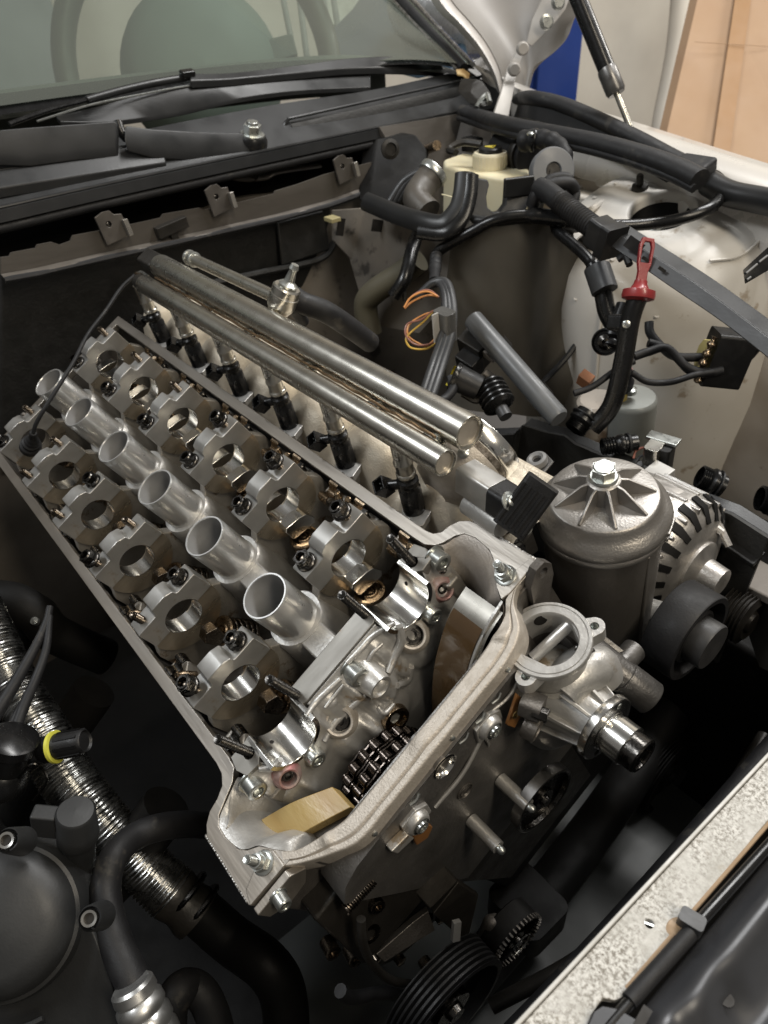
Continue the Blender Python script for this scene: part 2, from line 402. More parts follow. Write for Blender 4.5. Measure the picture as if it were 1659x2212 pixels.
# which bolt places carry a nut: (row, journal): (inner, outer)
caps = {(1, 0): ('n', 's'), (1, 1): ('n', 's'), (1, 2): ('n', 's'), (1, 3): ('n', 'N'), (1, 4): ('n', 'N'), (1, 5): ('n', 'N'),
        (-1, 0): ('s', 'n'), (-1, 1): ('s', 's'), (-1, 2): ('n', 's'), (-1, 3): ('s', 'N'), (-1, 4): ('n', 's'), (-1, 5): ('n', 'N')}
for (row, i), kinds in caps.items():
    x = P91 * i; M = ME @ Tm((x, 0, 0))
    build('saddle', web_mesh if row > 0 else web_mesh_m, None, head, M)
    build('bearing_surface', bush_mesh, None, head, ME @ Tm((x, .060 * row, 0)))
    c = build('bearing_cap', cap_i if row > 0 else cap_e, None, head, M, bevel=.0007)
    build('bore_shell', capb, None, c, ME @ Tm((x, .060 * row, 0)))
    for y, k in ((.0375, kinds[0]), (.0815, kinds[1])):
        b = M @ Tm((.001, y * row, 0))
        tip = .0405 if k in 'nN' else .046
        build('stud', st_short, None, c, b @ Tm((0, 0, tip + (.006 if k == 'N' else 0) - .020)))
        if k in 'nN':
            z = .0358 if k == 'n' else .0425
            build('nut', nut_mesh, None, c, b @ Tm((0, 0, z)) @ Matrix.Rotation(i * .8 + row, 4, 'Z') @ Matrix.Rotation(.06 * ((i * 7) % 3 - 1) if k == 'N' else 0, 4, 'X'))
# ---- plug tubes
tubem = MB().lathe([(.0187, .0030), (.0183, .006), (.0183, .0445), (.0178, .0455), (.0167, .0455), (.0164, .0448)], None, 56, cap=False)
tube_mesh = mesh('spark_plug_tube', tubem, M_tube, 35)
innerm = mesh('tube_lining', MB().lathe([(.0164, .0448), (.0163, .040), (.0163, -.045), (.002, -.045)], None, 48, cap=False), mat('dull_tube_lining', (.36, .36, .36), .4, .5, (.28, .28, .28), 60), 35)
plugm = MB().lathe([(.0125, -.045), (.0115, -.03), (.006, -.028), (.0055, -.015), (.003, -.012), (0, -.0115)], None, 20, cap=False)
plug_mesh = mesh('spark_plug', plugm, M_castdk)
for i in range(6):
    t_ = build('spark_plug_tube', tube_mesh, None, head, ME @ Tm((P91 * i, 0, 0)))
    build('tube_lining', innerm, None, t_, ME @ Tm((P91 * i, 0, 0)))
    build('spark_plug', plug_mesh, None, t_, ME @ Tm((P91 * i, 0, 0)))
# ---- valve springs and finger followers
sprm = MB()
pts = []
for k in range(0, 12 * 6 + 1):
    a = k / 12 * 2 * math.pi; pts.append((.0102 * math.cos(a), .0102 * math.sin(a), -.002 - .034 * k / 72))
sprm.tube(pts, .0019, 8, smooth=2)
spring_mesh = mesh('valve_spring', sprm, M_oily, 60)
retm = MB().lathe([(.0128, -.004), (.0130, -.001), (.0120, .0006), (.0100, .0008), (.0092, -.0006), (.0068, -.0006), (.0060, .0006), (.0048, .0006), (.0042, -.0012), (.0034, -.0012), (.0030, .0012), (0, .0014)], None, 32, cap=False)
ret_mesh = mesh('spring_retainer', retm, M_bronze, 30)
folm = MB().prism([(.043, -.003), (.046, .0005), (.060, -.0025), (.066, -.006), (.069, -.016), (.066, -.0205), (.046, -.0165), (.043, -.014)], -.0065, .0065, map3=X3)
fol_mesh = mesh('finger_follower', folm, M_bore, 25)
shaftm = None
for i in range(6):
    for dx in (.0195, -.0195):
        for row in (1, -1):
            B0 = V((P91 * i + dx, .052 * row, -.021)); ax = V((0, .34 * row, .94))
            M = ME @ frame(B0, ax)
            s_ = build('valve_spring', spring_mesh, None, head, M)
            build('spring_retainer', ret_mesh, None, s_, M)
        build('finger_follower', fol_mesh, None, head, ME @ Tm((P91 * i + dx - .006, .001, .001)), bevel=.0008)
# dark steel pads by the exhaust valves
for i in range(6):
    for dx in (.0195,):
        build('finger_follower', MB().prism([(-.062, -.020), (-.066, -.004), (-.058, .002), (-.050, -.003), (-.052, -.018)], -.005, .006, map3=X3), M_oily, head, ME @ Tm((P91 * i + dx + .004, 0, -.002)), bevel=.0008)
# spring clips along both sides
def clip(M, m=M_bronze, s=1):
    b = MB()
    A = [(0, s * .083, -.004), (0, s * .085, .001), (0, s * .089, .0015), (0, s * .092, -.003), (0, s * .096, -.003), (0, s * .099, .0015), (0, s * .1015, .002)]
    A = smooth_path(A, 5)
    b.strip([(p.x, p.y, p.z) for p in A], [(p.x + .011, p.y, p.z) for p in A], .0012)
    return b
cl_i = mesh('retaining_clip', clip(None, s=1), M_bronze); cl_e = mesh('retaining_clip', clip(None, s=-1), M_dark)
scr = mesh('clip_screw', MB().lathe([(.0018, -.01), (.0018, .003), (.0034, .003), (.0036, .0048), (.0026, .006), (0, .006)], None, 14), M_dark)
pin = mesh('clip_pin', MB().lathe([(.0035, -.01), (.0035, .004), (.0026, .0052), (.0026, .0085), (.0018, .0092), (0, .0092)], None, 14), M_bronze)
for i in range(6):
    for row, cm in ((1, cl_i), (-1, cl_e)):
        x = P91 * i
        build('retaining_clip', cm, None, head, ME @ Tm((x + .021, 0, 0)))
        build('retaining_clip', cm, None, head, ME @ Tm((x + .055, .0005 * row, -.001)) @ Matrix.Rotation(.06, 4, 'Y'))
        build('clip_pin', pin, None, head, ME @ Tm((x + .038, .093 * row, -.004)) @ Matrix.Rotation(-.35 * row, 4, 'X'))
        build('clip_pin', pin, None, head, ME @ Tm((x + .046, .097 * row, -.006)) @ Matrix.Rotation(.5, 4, 'Y'))
        build('clip_screw', scr, None, head, ME @ Tm((x + .070, .0965 * row, -.006)))
# ---- front bridge and front saddles
def sad(s, r0, r1, x0, x1, zc=.0125, n=28):
    out = [(s * .060 + r1 * math.cos(a), zc + r1 * math.sin(a)) for a in [math.pi + math.pi * k / n for k in range(n + 1)]]
    inn = [(s * .060 + r0 * math.cos(a), zc + r0 * math.sin(a)) for a in [-math.pi * k / n for k in range(n + 1)]]
    return MB().prism(out + inn, x0, x1, map3=X3)
for s in (1, -1):
    build('front_saddle', sad(s, .0190, .0228, .5005, .533), M_bore, head, ME, bevel=.0006)
    build('oil_hole', MB().lathe([(.0016, 0), (.0016, .0006), (0, .0006)], ME.inverted() @ ME @ frame((.512, s * .060 + .0163 * math.sin(.9) * (1 if s > 0 else -1), .0125 - .0166 * math.cos(.9)), (0, -s * math.sin(.9), math.cos(.9))), 14), M_hole, head, ME)
br = [(.5012, -.0412), (.5012, .0412), (.515, .0412), (.5195, .036), (.5195, -.034), (.516, -.0412)]
build('front_bridge', MB().prism(br, -.022, .0125), M_bridge, head, ME, bevel=.0007)
build('bridge_lip', MB().prism([(.5195, -.036), (.5195, .037), (.5212, .036), (.5212, -.035)], -.02, .0108), M_castlt, head, ME, bevel=.0006)
for s in (1, -1):
    pad = [(.5012, s * .0788), (.5012, s * .098), (.512, s * .1005), (.5215, s * .097), (.5225, s * .086), (.517, s * .081), (.508, s * .0788)]
    build('stud_pad', MB().prism(pad, -.02, .0125, holes=[circ(.5105, s * .0865, .0044, 18)]), M_bridge, head, ME, bevel=.0008)
    for y in (.0365, .0865):
        build('front_stud', st_long, None, head, ME @ Tm((.5095, s * y, .0075)))
# ---- cast front face: top edge follows saddles and bridge, foot leans towards the chain
top = []
def ztop(y):
    for yc in (.060, -.060):
        if abs(y - yc) < .0228: return .0122 - math.sqrt(max(.0228 ** 2 - (y - yc) ** 2, 0)) - .0003
    return .0112
N_ = 150
for k in range(N_ + 1):
    y = -.134 + .262 * k / N_
    if y < -.104: xx = .507 + .020 * min((-.104 - y) / .026, 1) ** 2; z = -.0005
    elif y > .104: xx = .507 + .012 * min((y - .104) / .020, 1) ** 1.4; z = -.0005
    else:
        z = ztop(y); xx = .5205 + (.010 if (z < .0112) else 0)
        if abs(y) > .099: z = .0112 - .0117 * (abs(y) - .099) / .005
    top.append((xx, y, z))
for _ in range(2):
    top = [top[0]] + [((top[k-1][0] + 2 * top[k][0] + top[k+1][0]) / 4, top[k][1], (top[k-1][2] + 2 * top[k][2] + top[k+1][2]) / 4) for k in range(1, N_)] + [top[-1]]
def g(y, z, yc, zc, a, sy, sz):
    r = ((y - yc) / sy) ** 2 + ((z - zc) / sz) ** 2
    return a / (1 + math.exp(min((r - 1.6) * 2.6, 60)))
def bumps(yy, z):
    b = g(yy, z, .001, -.010, .0035, .009, .012) + g(yy, z, .008, -.022, .009, .0085, .010)
    b += g(yy, z, .034, -.006, .004, .005, .012) + g(yy, z, -.026, -.006, .004, .005, .012)
    b += g(yy, z, .016, .002, .002, .010, .003) + g(yy, z, -.016, .002, .002, .012, .003)
    b += g(yy, z, .024, -.018, .006, .0035, .018) + g(yy, z, -.010, -.020, .005, .0035, .016)
    b += g(yy, z, -.004, -.046, .006, .013, .012)
    b += g(yy, z, .046, -.036, .006, .0125, .0125) + g(yy, z, -.034, -.038, .006, .0125, .0125)
    b += g(yy, z, .088, -.028, .005, .009, .010) + g(yy, z, -.088, -.030, .005, .009, .010)
    b += g(yy, z, .067, -.013, .004, .007, .008) + g(yy, z, -.057, -.013, .004, .007, .008)
    b += g(yy, z, .099, -.004, .004, .006, .007) + g(yy, z, -.098, -.004, .004, .006, .007)
    b += g(yy, z, -.022, -.055, .005, .004, .02)
    return b
def topat(y):
    k = (y + .134) / .262 * N_; i = max(0, min(N_ - 1, int(k))); f = k - i
    a_, b_ = top[i], top[i + 1]; return a_[0] + (b_[0] - a_[0]) * f, a_[2] + (b_[2] - a_[2]) * f
def face_x(y, z):
    xt, zt = topat(max(-.134, min(.128, y)))
    t = max(0, min(1, (zt - z) / (zt + .105)))
    foot = .544 - .012 * max(0, min(1, (y - .012) / .05))
    return xt + (foot - xt) * min(1, (t * 1.5)) ** .8 + bumps(y, z) * min(1, t * 8)
def hit(px, py):
    z = .012; last = None
    while z > -.10:
        p = pE(px, py, z=z)
        if face_x(p.y, z) >= p.x: return p
        z -= .0004
    return pE(px, py, z=-.04)
rows = []
for j in range(70):
    t = j / 69; row = []
    for k in range(N_ + 1):
        xt, yt, zt = top[k]
        z = zt + (-.105 - zt) * t
        row.append((face_x(yt, z) if t > 0 else xt, yt, z))
    rows.append(row)
build('front_face', MB().loft(rows), M_castlt, head, ME, smooth=80)
# sloping wall of the intake wing and the exhaust wing
for s, rim in ((1, [(.508, .1075), (.513, .114), (.516, .122), (.521, .127), (.530, .129), (.545, .1275), (.553, .1235), (.560, .117), (.568, .109), (.575, .1045), (.582, .1005), (.5885, .092), (.591, .080), (.592, .066), (.592, .04)]),
               (-1, [(.507, -.1115), (.511, -.121), (.516, -.132), (.522, -.1365), (.532, -.137), (.545, -.1345), (.551, -.130), (.556, -.122), (.566, -.1155), (.572, -.111), (.580, -.106), (.587, -.097), (.591, -.083), (.592, -.066), (.592, -.04)])):
    rp_ = smooth_path([(x, y, -.0008) for x, y in rim], 5); rows = []
    for j in range(20):
        t = j / 19; row = []
        for p in rp_:
            inn = 1 if p.x < .566 else max(0, 1 - (p.x - .566) / .012)
            yy = abs(p.y) - (.034 * inn) * t ** .55
            if abs(p.y) > .098: yy = max(yy, .0985 - .001 * t)
            else: yy = abs(p.y)
            xx = p.x + (.010 * t if p.x < .53 else 0) + .0015 * math.sin(t * 5 + p.x * 90) * inn
            row.append((xx, s * yy, -.0008 - .070 * t ** 1.25))
        rows.append(row)
    build('wing_wall', MB().loft(rows), M_castlt if s < 0 else M_sandw, head, ME, smooth=80)
# wells with sunk head bolts, screws, plugs
def well(o, ax, r, ring_m=M_sand, red=False):
    F = frame(o, ax)
    w_ = build('bolt_well', MB().lathe([(r + .0060, -.012), (r + .0042, -.003), (r + .0016, -.0002), (r + .0002, -.0006), (r, -.0018), (r * .97, -.016)], F, 32, cap=False), ring_m, head, ME, smooth=60)
    build('head_bolt', MB().lathe([(r * .99, -.0100), (r * .9, -.0065), (r * .84, -.0055), (r * .66, -.0055), (r * .62, -.0035), (r * .42, -.0035), (r * .38, -.007), (0, -.007)], F, 28, cap=False), M_dark, w_, ME)
M_red = mat('sand_cast_with_red_dye', (.30, .09, .095), .5, .45, (.44, .38, .34), 70, .5, .3, 500)
aw = V((.62, 0, .78)).normalized()
well(hit(890, 1372) + aw * .006, aw, .0080)
well(hit(733, 1557) + aw * .006, aw, .0080)
well(hit(950, 1269) + V((.0065, 0, .002)), (.9, 0, .42), .0056, M_red)
well(hit(619, 1673) + V((.0055, 0, .002)), (.9, 0, .42), .0056, M_red)
def screw(o, ax, r=.0052, L=.008, m=M_bolt, name='socket_screw', parent=None, M=None):
    F = frame(o, ax)
    b = MB().lathe([(r * 1.25, -L - .001), (r * 1.25, -L), (r, -L), (r, -.0008), (r * .86, 0), (r * .58, 0), (r * .52, -.0006)], F, 26, cap=False)
    b.prism(circ(0, 0, r * .52, 6), -.0040, -.0038, F)
    b.lathe([(r * .53, -.0004), (r * .50, -.0040)], F, 6, cap=False)
    return build(name, b, m, parent or head, M or ME)
for (px, py), r_, L_ in (((772, 1458), .0074, .012), ((935, 1329), .0066, .010), ((952, 1213), .0072, .010), ((683, 1636), .0066, .010), ((553, 1701), .0074, .011)):
    hp = hit(px - 8, py - 7); screw(hp + V((L_ * .75, 0, .0)), (1, 0, .05), r_, L_)
hp = hit(806, 1470)
F = frame(hp + V((.009, 0, 0)), (1, .05, -.05))
build('oil_gallery_boss', MB().lathe([(.0135, -.022), (.0105, -.006), (.0094, 0), (.0078, 0), (.0072, -.0008), (.0068, -.016), (0, -.016)], F, 36, cap=False), M_castlt, head, ME)
hp = hit(850, 1548)
F = frame(hp + V((.0045, 0, 0)), (1, 0, .15))
pl_ = build('gallery_plug', MB().lathe([(.0125, -.016), (.0110, -.002), (.0105, 0), (.0082, 0), (.0076, -.003), (.0045, -.003), (.0043, -.003)], F, 36, cap=False), M_bronze, head, ME)
build('plug_socket', MB().lathe([(.0045, -.0029), (.0040, -.009), (0, -.009)], F, 6, cap=False), M_bolt, pl_, ME)
def face_rib(pxs, w_, name='casting_rib'):
    P = [hit(*q) for q in pxs]
    build(name, MB().tube([p + V((w_ * .25, 0, w_ * .2)) for p in P], lambda t, L: w_ * (.75 + .25 * math.sin(math.pi * t)), 10, smooth=6), M_castlt, head, ME, smooth=80)
for pxs, w_ in (([(852, 1345), (806, 1372), (778, 1402), (748, 1432)], .0026), ([(735, 1465), (706, 1492), (680, 1518), (662, 1545)], .0026), ([(838, 1452), (852, 1415), (866, 1385), (862, 1352)], .0034),
                ([(790, 1500), (756, 1528), (722, 1560), (700, 1600)], .0030), ([(826, 1390), (806, 1408), (792, 1430)], .0018), ([(742, 1478), (722, 1502), (702, 1528)], .0018),
                ([(858, 1480), (880, 1468), (888, 1440)], .0030), ([(815, 1525), (830, 1540), (850, 1520)], .0022),
                ([(560, 1660), (590, 1655), (606, 1640)], .0030)):
    face_rib(pxs, w_)
# ---- wing studs with nuts
for x, y in ((.5695, .1185), (.5675, -.1255)):
    s_ = build('flange_stud', stud_mesh(.020, .0030, M_bolt), None, head, ME @ Tm((x, y, 0)))
    build('flange_nut', MB().lathe([(.0045, 0.0012), (.0078, .0012), (.0078, .002), (.0062, .0028)], None, 24).prism(circ(0, 0, .0062, 6), .0022, .0080).lathe([(.0048, .0080), (.0046, .0115), (.0034, .0118)], None, 20, cap=False), M_bolt, s_, ME @ Tm((x, y, 0)))
# ear with a hole on the intake corner, screw on the exhaust corner
build('corner_ear', MB().prism([(.110, -.05), (.122, -.004), (.132, .006), (.140, .005), (.144, -.004), (.1415, -.016), (.125, -.040)], .5812, .5875, map3=X3, holes=[circ(.1355, -.0035, .0042, 18)]), M_castdk, head, ME, bevel=.0008)
build('corner_ear', MB().prism([(-.1485, -.002), (-.118, -.002), (-.110, -.012), (-.120, -.024), (-.138, -.026), (-.1485, -.016)], .5806, .5865, map3=X3), M_rail, head, ME, bevel=.0008)
screw(V((.5955, -.1325, -.0055)), (1, 0, .05), .0050, .0085, M_bolt)
# bolt heads on the rear of the gallery
for y in (.085, .055, -.05):
    build('rear_pin', MB().lathe([(.003, 0), (.003, .022), (.002, .0235), (0, .0235)], Tm((-.045, y, -.005)) @ Matrix.Rotation(-.2, 4, 'Y'), 14), M_castdk, head, ME)
# ================================================================ CHAIN DRIVE
M_brown = mat('oil_stained_guide_plastic', (.075, .045, .020), 0, .22, (.050, .028, .012), 30, .6, .1, 300, coat=.5)
M_yel = mat('amber_guide_plastic', (.40, .31, .135), 0, .35, (.28, .18, .06), 22, .5, .15, 300, (.5, 1.6, 1), sss=.1)
M_gdk = mat('dark_guide_plastic', (.05, .042, .03), 0, .4)
gd = node('chain_guide', 'brown oil stained chain guide blade standing in the intake wing of the cylinder head', 'chain guide', M=ME @ Tm((.57, .088, -.01)))
def topt(px, py, x): return pE(px, py, x=x)
gl = [((1506, 1933), .5565), ((1459, 2010), .5565), ((1427, 2110), .5565), ((1412, 2200), .5565), ((1405, 2329), .5565)]
L0 = [pE(q[0] * .6636, q[1] * .6636, x=x) for q, x in gl]
# keep the blade a smooth curve in the y-z plane
L0 = [V((.553, .0915, .0015)), V((.553, .0725, -.004)), V((.553, .0525, -.020)), V((.553, .035, -.040)), V((.553, .0115, -.077))]
Ls = smooth_path(L0, 6)
mb = MB(); nA = [V((p.x, p.y, p.z)) for p in Ls]; nB = [V((.5810, p.y + .0005, p.z)) for p in Ls]
mb.strip(nA, nB, .0025, (0, -.7, .7)); build('wear_face', mb, M_brown, gd, ME)
mb = MB(); mb.strip([p + V((-.0008, .0032, .001)) for p in nA], [p + V((.0058, .0032, .001)) for p in nB], .0016, (0, -.9, -.35))
build('guide_back', mb, M_steel, gd, ME)
mb = MB(); mb.strip([p + V((.0012, -.001, .0)) for p in nB], [p + V((.0012, .010, .006)) for p in nB], .0018, (-1, 0, 0)); build('guide_edge', mb, M_castlt, gd, ME)
gy = node('chain_guide', 'amber coloured plastic chain guide block in the exhaust corner of the cylinder head', 'chain guide', M=ME @ Tm((.555, -.09, -.03)))
q = [V((.5325, -.1175, -.019)), V((.5450, -.0920, -.0155)), V((.5600, -.0655, -.017))]
r_ = [V((.5555, -.1195, -.021)), V((.5680, -.0935, -.0165)), V((.5800, -.0650, -.018))]
qs, rs = smooth_path(q, 6), smooth_path(r_, 6)
build('slipper', MB().strip(qs, rs, .011), M_yel, gy, ME, bevel=.0006)
build('guide_carrier', MB().strip([p - V((.001, .003, .0115)) for p in qs], [p + V((.004, -.002, -.0115)) for p in rs], .02), M_gdk, gy, ME, bevel=.001)
# duplex roller chain
chn = node('timing_chain', 'oily duplex timing chain lying across the front cavity of the cylinder head', 'chain', M=ME @ Tm((.56, -.04, -.035)))
link = MB(); p_ = .0104
def plate(xc, s=1):
    o = [(p_ / 2 + .0034 * math.cos(a), .0034 * math.sin(a)) for a in [math.radians(-90 + 180 * k / 8) for k in range(9)]] + [(0, .0026)] + [(-p_ / 2 + .0034 * math.cos(a), .0034 * math.sin(a)) for a in [math.radians(90 + 180 * k / 8) for k in range(9)]] + [(0, -.0026)]
    return MB().prism(o, xc - .0005, xc + .0005, map3=X3)
def chain_link(outer):
    b = MB()
    for xc in ((-.0104, -.0012, .0012, .0104) if outer else (-.0089, -.0028, .0028, .0089)):
        t = plate(xc); b.add(t.v, t.f)
    return b
M_chain = mat('oiled_chain_steel', (.13, .11, .095), 1, .24, (.06, .05, .045), 200, .6, .1, 700)
lo, li = mesh('chain_link', chain_link(True), M_chain), mesh('chain_link', chain_link(False), M_chain)
rol = MB()
for s in (-1, 1): rol.lathe([(.0042, -.0034), (.0046, -.0030), (.0046, .0030), (.0042, .0034)], Tm((s * .0058, 0, 0)) @ Matrix.Rotation(math.pi / 2, 4, 'Y'), 14)
rol.lathe([(.0017, -.0114), (.0017, .0114)], Matrix.Rotation(math.pi / 2, 4, 'Y'), 10)
rolm = mesh('chain_roller', rol, M_chain)
cp = smooth_path([(.5635, -.060, -.095), (.5635, -.0655, -.065), (.5635, -.0640, -.043), (.5635, -.052, -.0325), (.5640, -.036, -.0305), (.5645, -.022, -.0335), (.565, -.012, -.043), (.565, -.007, -.060), (.565, -.006, -.09)], 30)
cl = [0]
for a, b in zip(cp, cp[1:]): cl.append(cl[-1] + (b - a).length)
def atlen(s):
    for k in range(1, len(cl)):
        if cl[k] >= s:
            t = (s - cl[k - 1]) / (cl[k] - cl[k - 1]); return cp[k - 1].lerp(cp[k], t)
    return cp[-1]
n = int(cl[-1] / p_)
for k in range(n):
    a, b = atlen(k * p_), atlen((k + 1) * p_)
    d = (b - a).normalized(); mid = (a + b) / 2
    xx = V((1, 0, 0)); yy = (d - xx * d.dot(xx)).normalized(); zz = xx.cross(yy)
    M = Matrix((xx, yy, zz)).transposed().to_4x4(); M.translation = mid
    build('chain_link', lo if k % 2 else li, None, chn, ME @ M)
    M2 = M.copy(); M2.translation = a
    build('chain_roller', rolm, None, chn, ME @ M2)

# ================================================================ FUEL RAIL + INJECTORS
fr = node('fuel_rail', 'twin tube stainless fuel rail with open capped ends running above the injectors', 'fuel rail', M=ME @ Tm((.25, .16, .055)))
def railtube(y, z, r, x0, x1, flat=0):
    b = MB(); F = frame((x0, y, z), (1, 0, 0), (0, 1, 0)); L = x1 - x0
    b.lathe([(r * .82, 0), (r * .98, .0015), (r, .004), (r, L - .0010), (r * .985, L), (r * .93, L), (r * .92, L - .0010), (r * .84, L - .0016), (r * .80, L - .0008), (r * .78, L - .006), (r * .7, L - .0075), (0, L - .0075)], F, 48, cap=False)
    b.lathe([(0, 0), (r * .82, 0)], F, 48, cap=False)
    return b
build('rail_tube', railtube(.1765, .0553, .0130, .022, .5085), M_steel, fr, ME, smooth=35)
build('rail_tube', railtube(.1498, .0537, .0103, .020, .5085), M_steel, fr, ME, smooth=35)
M_endp = mat('dull_end_plate', (.50, .46, .40), .7, .5, (.42, .38, .33), 80)
for y_, z_, r_e in ((.1765, .0553, .0130), (.1498, .0537, .0103)):
    build('end_plate', MB().lathe([(r_e * .82, 0), (r_e * .78, -.0006), (0, -.0004)], frame((.5062, y_, z_), (1, 0, 0)), 40, cap=False), M_endp, fr, ME)
build('rail_end_block', MB().box(-.010, .024, .166, .186, .046, .066), M_grime, fr, ME, bevel=.003, seg=3)
build('rail_end_block', MB().lathe([(.0075, 0), (.0084, .003), (.0084, .02)], frame((.006, .1498, .0537), (1, 0, 0)), 24), M_grime, fr, ME)
for x in (.075, .13, .215, .31, .405, .47):
    build('rail_bracket', MB().box(x, x + .022, .154, .170, .046, .049).box(x + .004, x + .012, .158, .166, .030, .048), M_steel, fr, ME, bevel=.0006)
    build('bracket_screw', MB().lathe([(.003, 0), (.0034, .004), (.002, .0055), (0, .0055)], frame((x + .016, .1625, .0492), (0, 0, 1)), 12), M_bolt, fr, ME)
rr_ = random.Random(5)
build('braze_bead', MB().tube([(.04 + .0085 * k, .1605 + .0008 * rr_.random(), .0585 + .0012 * rr_.random()) for k in range(54)], .0012, 6, smooth=3), mat('brazed_bronze', (.40, .26, .15), 1, .35, (.28, .20, .13), 200, .6, .3, 500), fr, ME)
# injectors
inj = node('fuel_injector', 'x', 'fuel injector', M=ME)
ai = V((0, .32, .947)).normalized(); F0 = frame((0, .126, -.0155), ai, (1, 0, 0))
body = MB().lathe([(.0088, -.008), (.0090, -.004), (.0090, .020), (.0078, .0215), (.0078, .025), (.0086, .026), (.0086, .0295), (.0070, .031), (.0066, .036)], F0, 28)
build('injector_body', body, M_gloss, inj, ME)
con = MB().prism([(-.0062, -.0055), (.0062, -.0055), (.0062, .0055), (-.0062, .0055)], 0, .013, frame((-.0125, .1225, .0060), (-.10, -.38, .92), (.8, -.6, 0)), holes=[[(-.0046, -.004), (.0046, -.004), (.0046, .004), (-.0046, .004)]])
build('connector_arm', MB().cyl((-.012, .1235, .0105), (-.002, .131, .0100), .0042, .0042, 12), M_gloss, inj, ME)
cc = build('injector_connector', con, M_gloss, inj, ME, bevel=.0006)
build('connector_pins', MB().box(-.0046, .0046, -.0040, .0040, .001, .002, frame((-.0125, .1225, .0060), (-.10, -.38, .92), (.8, -.6, 0))).box(-.0024, -.0016, -.0004, .0004, .002, .010, frame((-.0125, .1225, .0060), (-.10, -.38, .92), (.8, -.6, 0))).box(.0016, .0024, -.0004, .0004, .002, .010, frame((-.0125, .1225, .0060), (-.10, -.38, .92), (.8, -.6, 0))), M_bolt, cc, ME)
build('injector_collar', MB().lathe([(.0060, .0335), (.0078, .0342), (.0080, .0355), (.0078, .0368), (.0070, .0375), (.0070, .0455), (.0078, .0465), (.0078, .0480), (.0070, .0490), (.0070, .068)], F0, 28), M_steel, inj, ME)
build('injector_clip', MB().box(-.0095, -.0060, .137, .143, .019, .026).box(-.0095, .003, .1425, .145, .021, .026), M_gloss, inj, ME, bevel=.0006)
ilab = ['rearmost black fuel injector at the far end of the fuel rail', 'second black fuel injector from the firewall end of the fuel rail', 'third black fuel injector from the firewall end of the fuel rail',
        'black fuel injector third from the open front end of the fuel rail', 'black fuel injector second from the open front end of the fuel rail', 'frontmost black fuel injector beside the open end of the fuel rail']
inj['label'] = ilab[5]; inj['group'] = 'fuel injectors under the fuel rail'
place(inj, None, ME @ Tm((.4566, 0, 0)))
# children were built in the injector's own frame: rebase them
for o in list(inj.children):
    WM[o] = WM[inj] @ Matrix.Identity(4); o.matrix_basis = Matrix.Identity(4)
    for c in o.children: WM[c] = WM[o]; c.matrix_basis = Matrix.Identity(4)
for i in range(5): copy_tree(inj, ME @ Tm((.0016 + P91 * i, 0, 0)), None, ilab[i])

# ================================================================ INTAKE PORT CASTING (throttle body side)
port = node('intake_port_casting', 'cast aluminium intake port housing with six humps under the fuel injectors', 'intake casting', M=ME @ Tm((.25, .15, -.05)))
rows = []
NY = 26; NX = 170
for j in range(NY + 1):
    v = j / NY; row = []
    for k in range(NX + 1):
        x = -.075 + .625 * k / NX
        y = .1135 + .105 * v
        c = math.cos(2 * math.pi * (x - .0016) / P91)      # 1 at an injector
        hump = .5 + .5 * c
        base = -.052 + .020 * math.sin(math.pi * min(1, v * 1.0 + .10)) + .004 * v
        if v < .12: base = -.052 + .012 * (v / .12)
        z = base + .020 * hump ** .7 * math.exp(-((v - .30) / .30) ** 2) - .030 * max(0, v - .62)
        z -= .016 * math.exp(-((c + 1) / .35) ** 2) * math.exp(-((v - .25) / .4) ** 2)
        row.append((x, y, z))
    rows.append(row)
rows.append([(p[0], p[1] + .01, p[2] - .07) for p in rows[-1]])
build('port_body', MB().loft(rows), M_port, port, ME, smooth=80)
seat = MB().lathe([(.0125, -.022), (.0115, -.010), (.0105, -.0045), (.0085, -.0040), (.0078, -.0050), (.0078, -.012)], F0, 30, cap=False)
seat.prism([(.004, -.009), (.017, -.011), (.0185, -.007), (.012, .008), (.004, .009)], -.010, -.0035, F0)
seat_m = mesh('injector_seat', seat, M_castlt)
for i in range(6): build('injector_seat', seat_m, None, port, ME @ Tm((.0016 + P91 * i, 0, 0)), bevel=.0006)
# front end of the casting: neck, flange ring and sensor
tb = node('throttle_inlet', 'cast inlet neck with a polished round flange behind the end of the fuel rail', 'inlet neck', M=ME @ Tm((.54, .19, .0)))
cN = pE(1042, 946, d=.585)
Fn = frame(cN, (0, 1, 0), (1, 0, 0))
build('flange_ring', MB().lathe([(.0345, -.0130), (.0352, -.0125), (.0360, -.0110), (.0362, 0), (.0355, .0012), (.0320, .0012)], Fn, 80, cap=False), M_bore, tb, ME)
build('weathered_band', MB().lathe([(.0335, -.0190), (.0338, -.0180), (.0340, -.0132)], Fn, 80, cap=False), mat('corroded_aluminium', (.30, .27, .24), .8, .6, (.09, .075, .06), 220, .3, .8, 500), tb, ME)
build('neck', MB().lathe([(.010, -.058), (.024, -.052), (.030, -.040), (.0335, -.030), (.0352, -.0215), (.0350, -.0190)], Fn, 64, cap=False), M_sand, tb, ME, smooth=70)
build('neck_rib', MB().tube([pE(1000, 1035, d=.56), pE(1030, 1020, d=.555), pE(1055, 1040, d=.55), pE(1065, 1065, d=.545)], .004, 10), M_castlt, tb, ME)
build('small_screw', MB().lathe([(.004, 0), (.0045, .003), (.002, .005), (0, .005)], frame(pE(1003, 980, d=.545), (.3, -.2, .9)), 14), M_bolt, tb, ME)
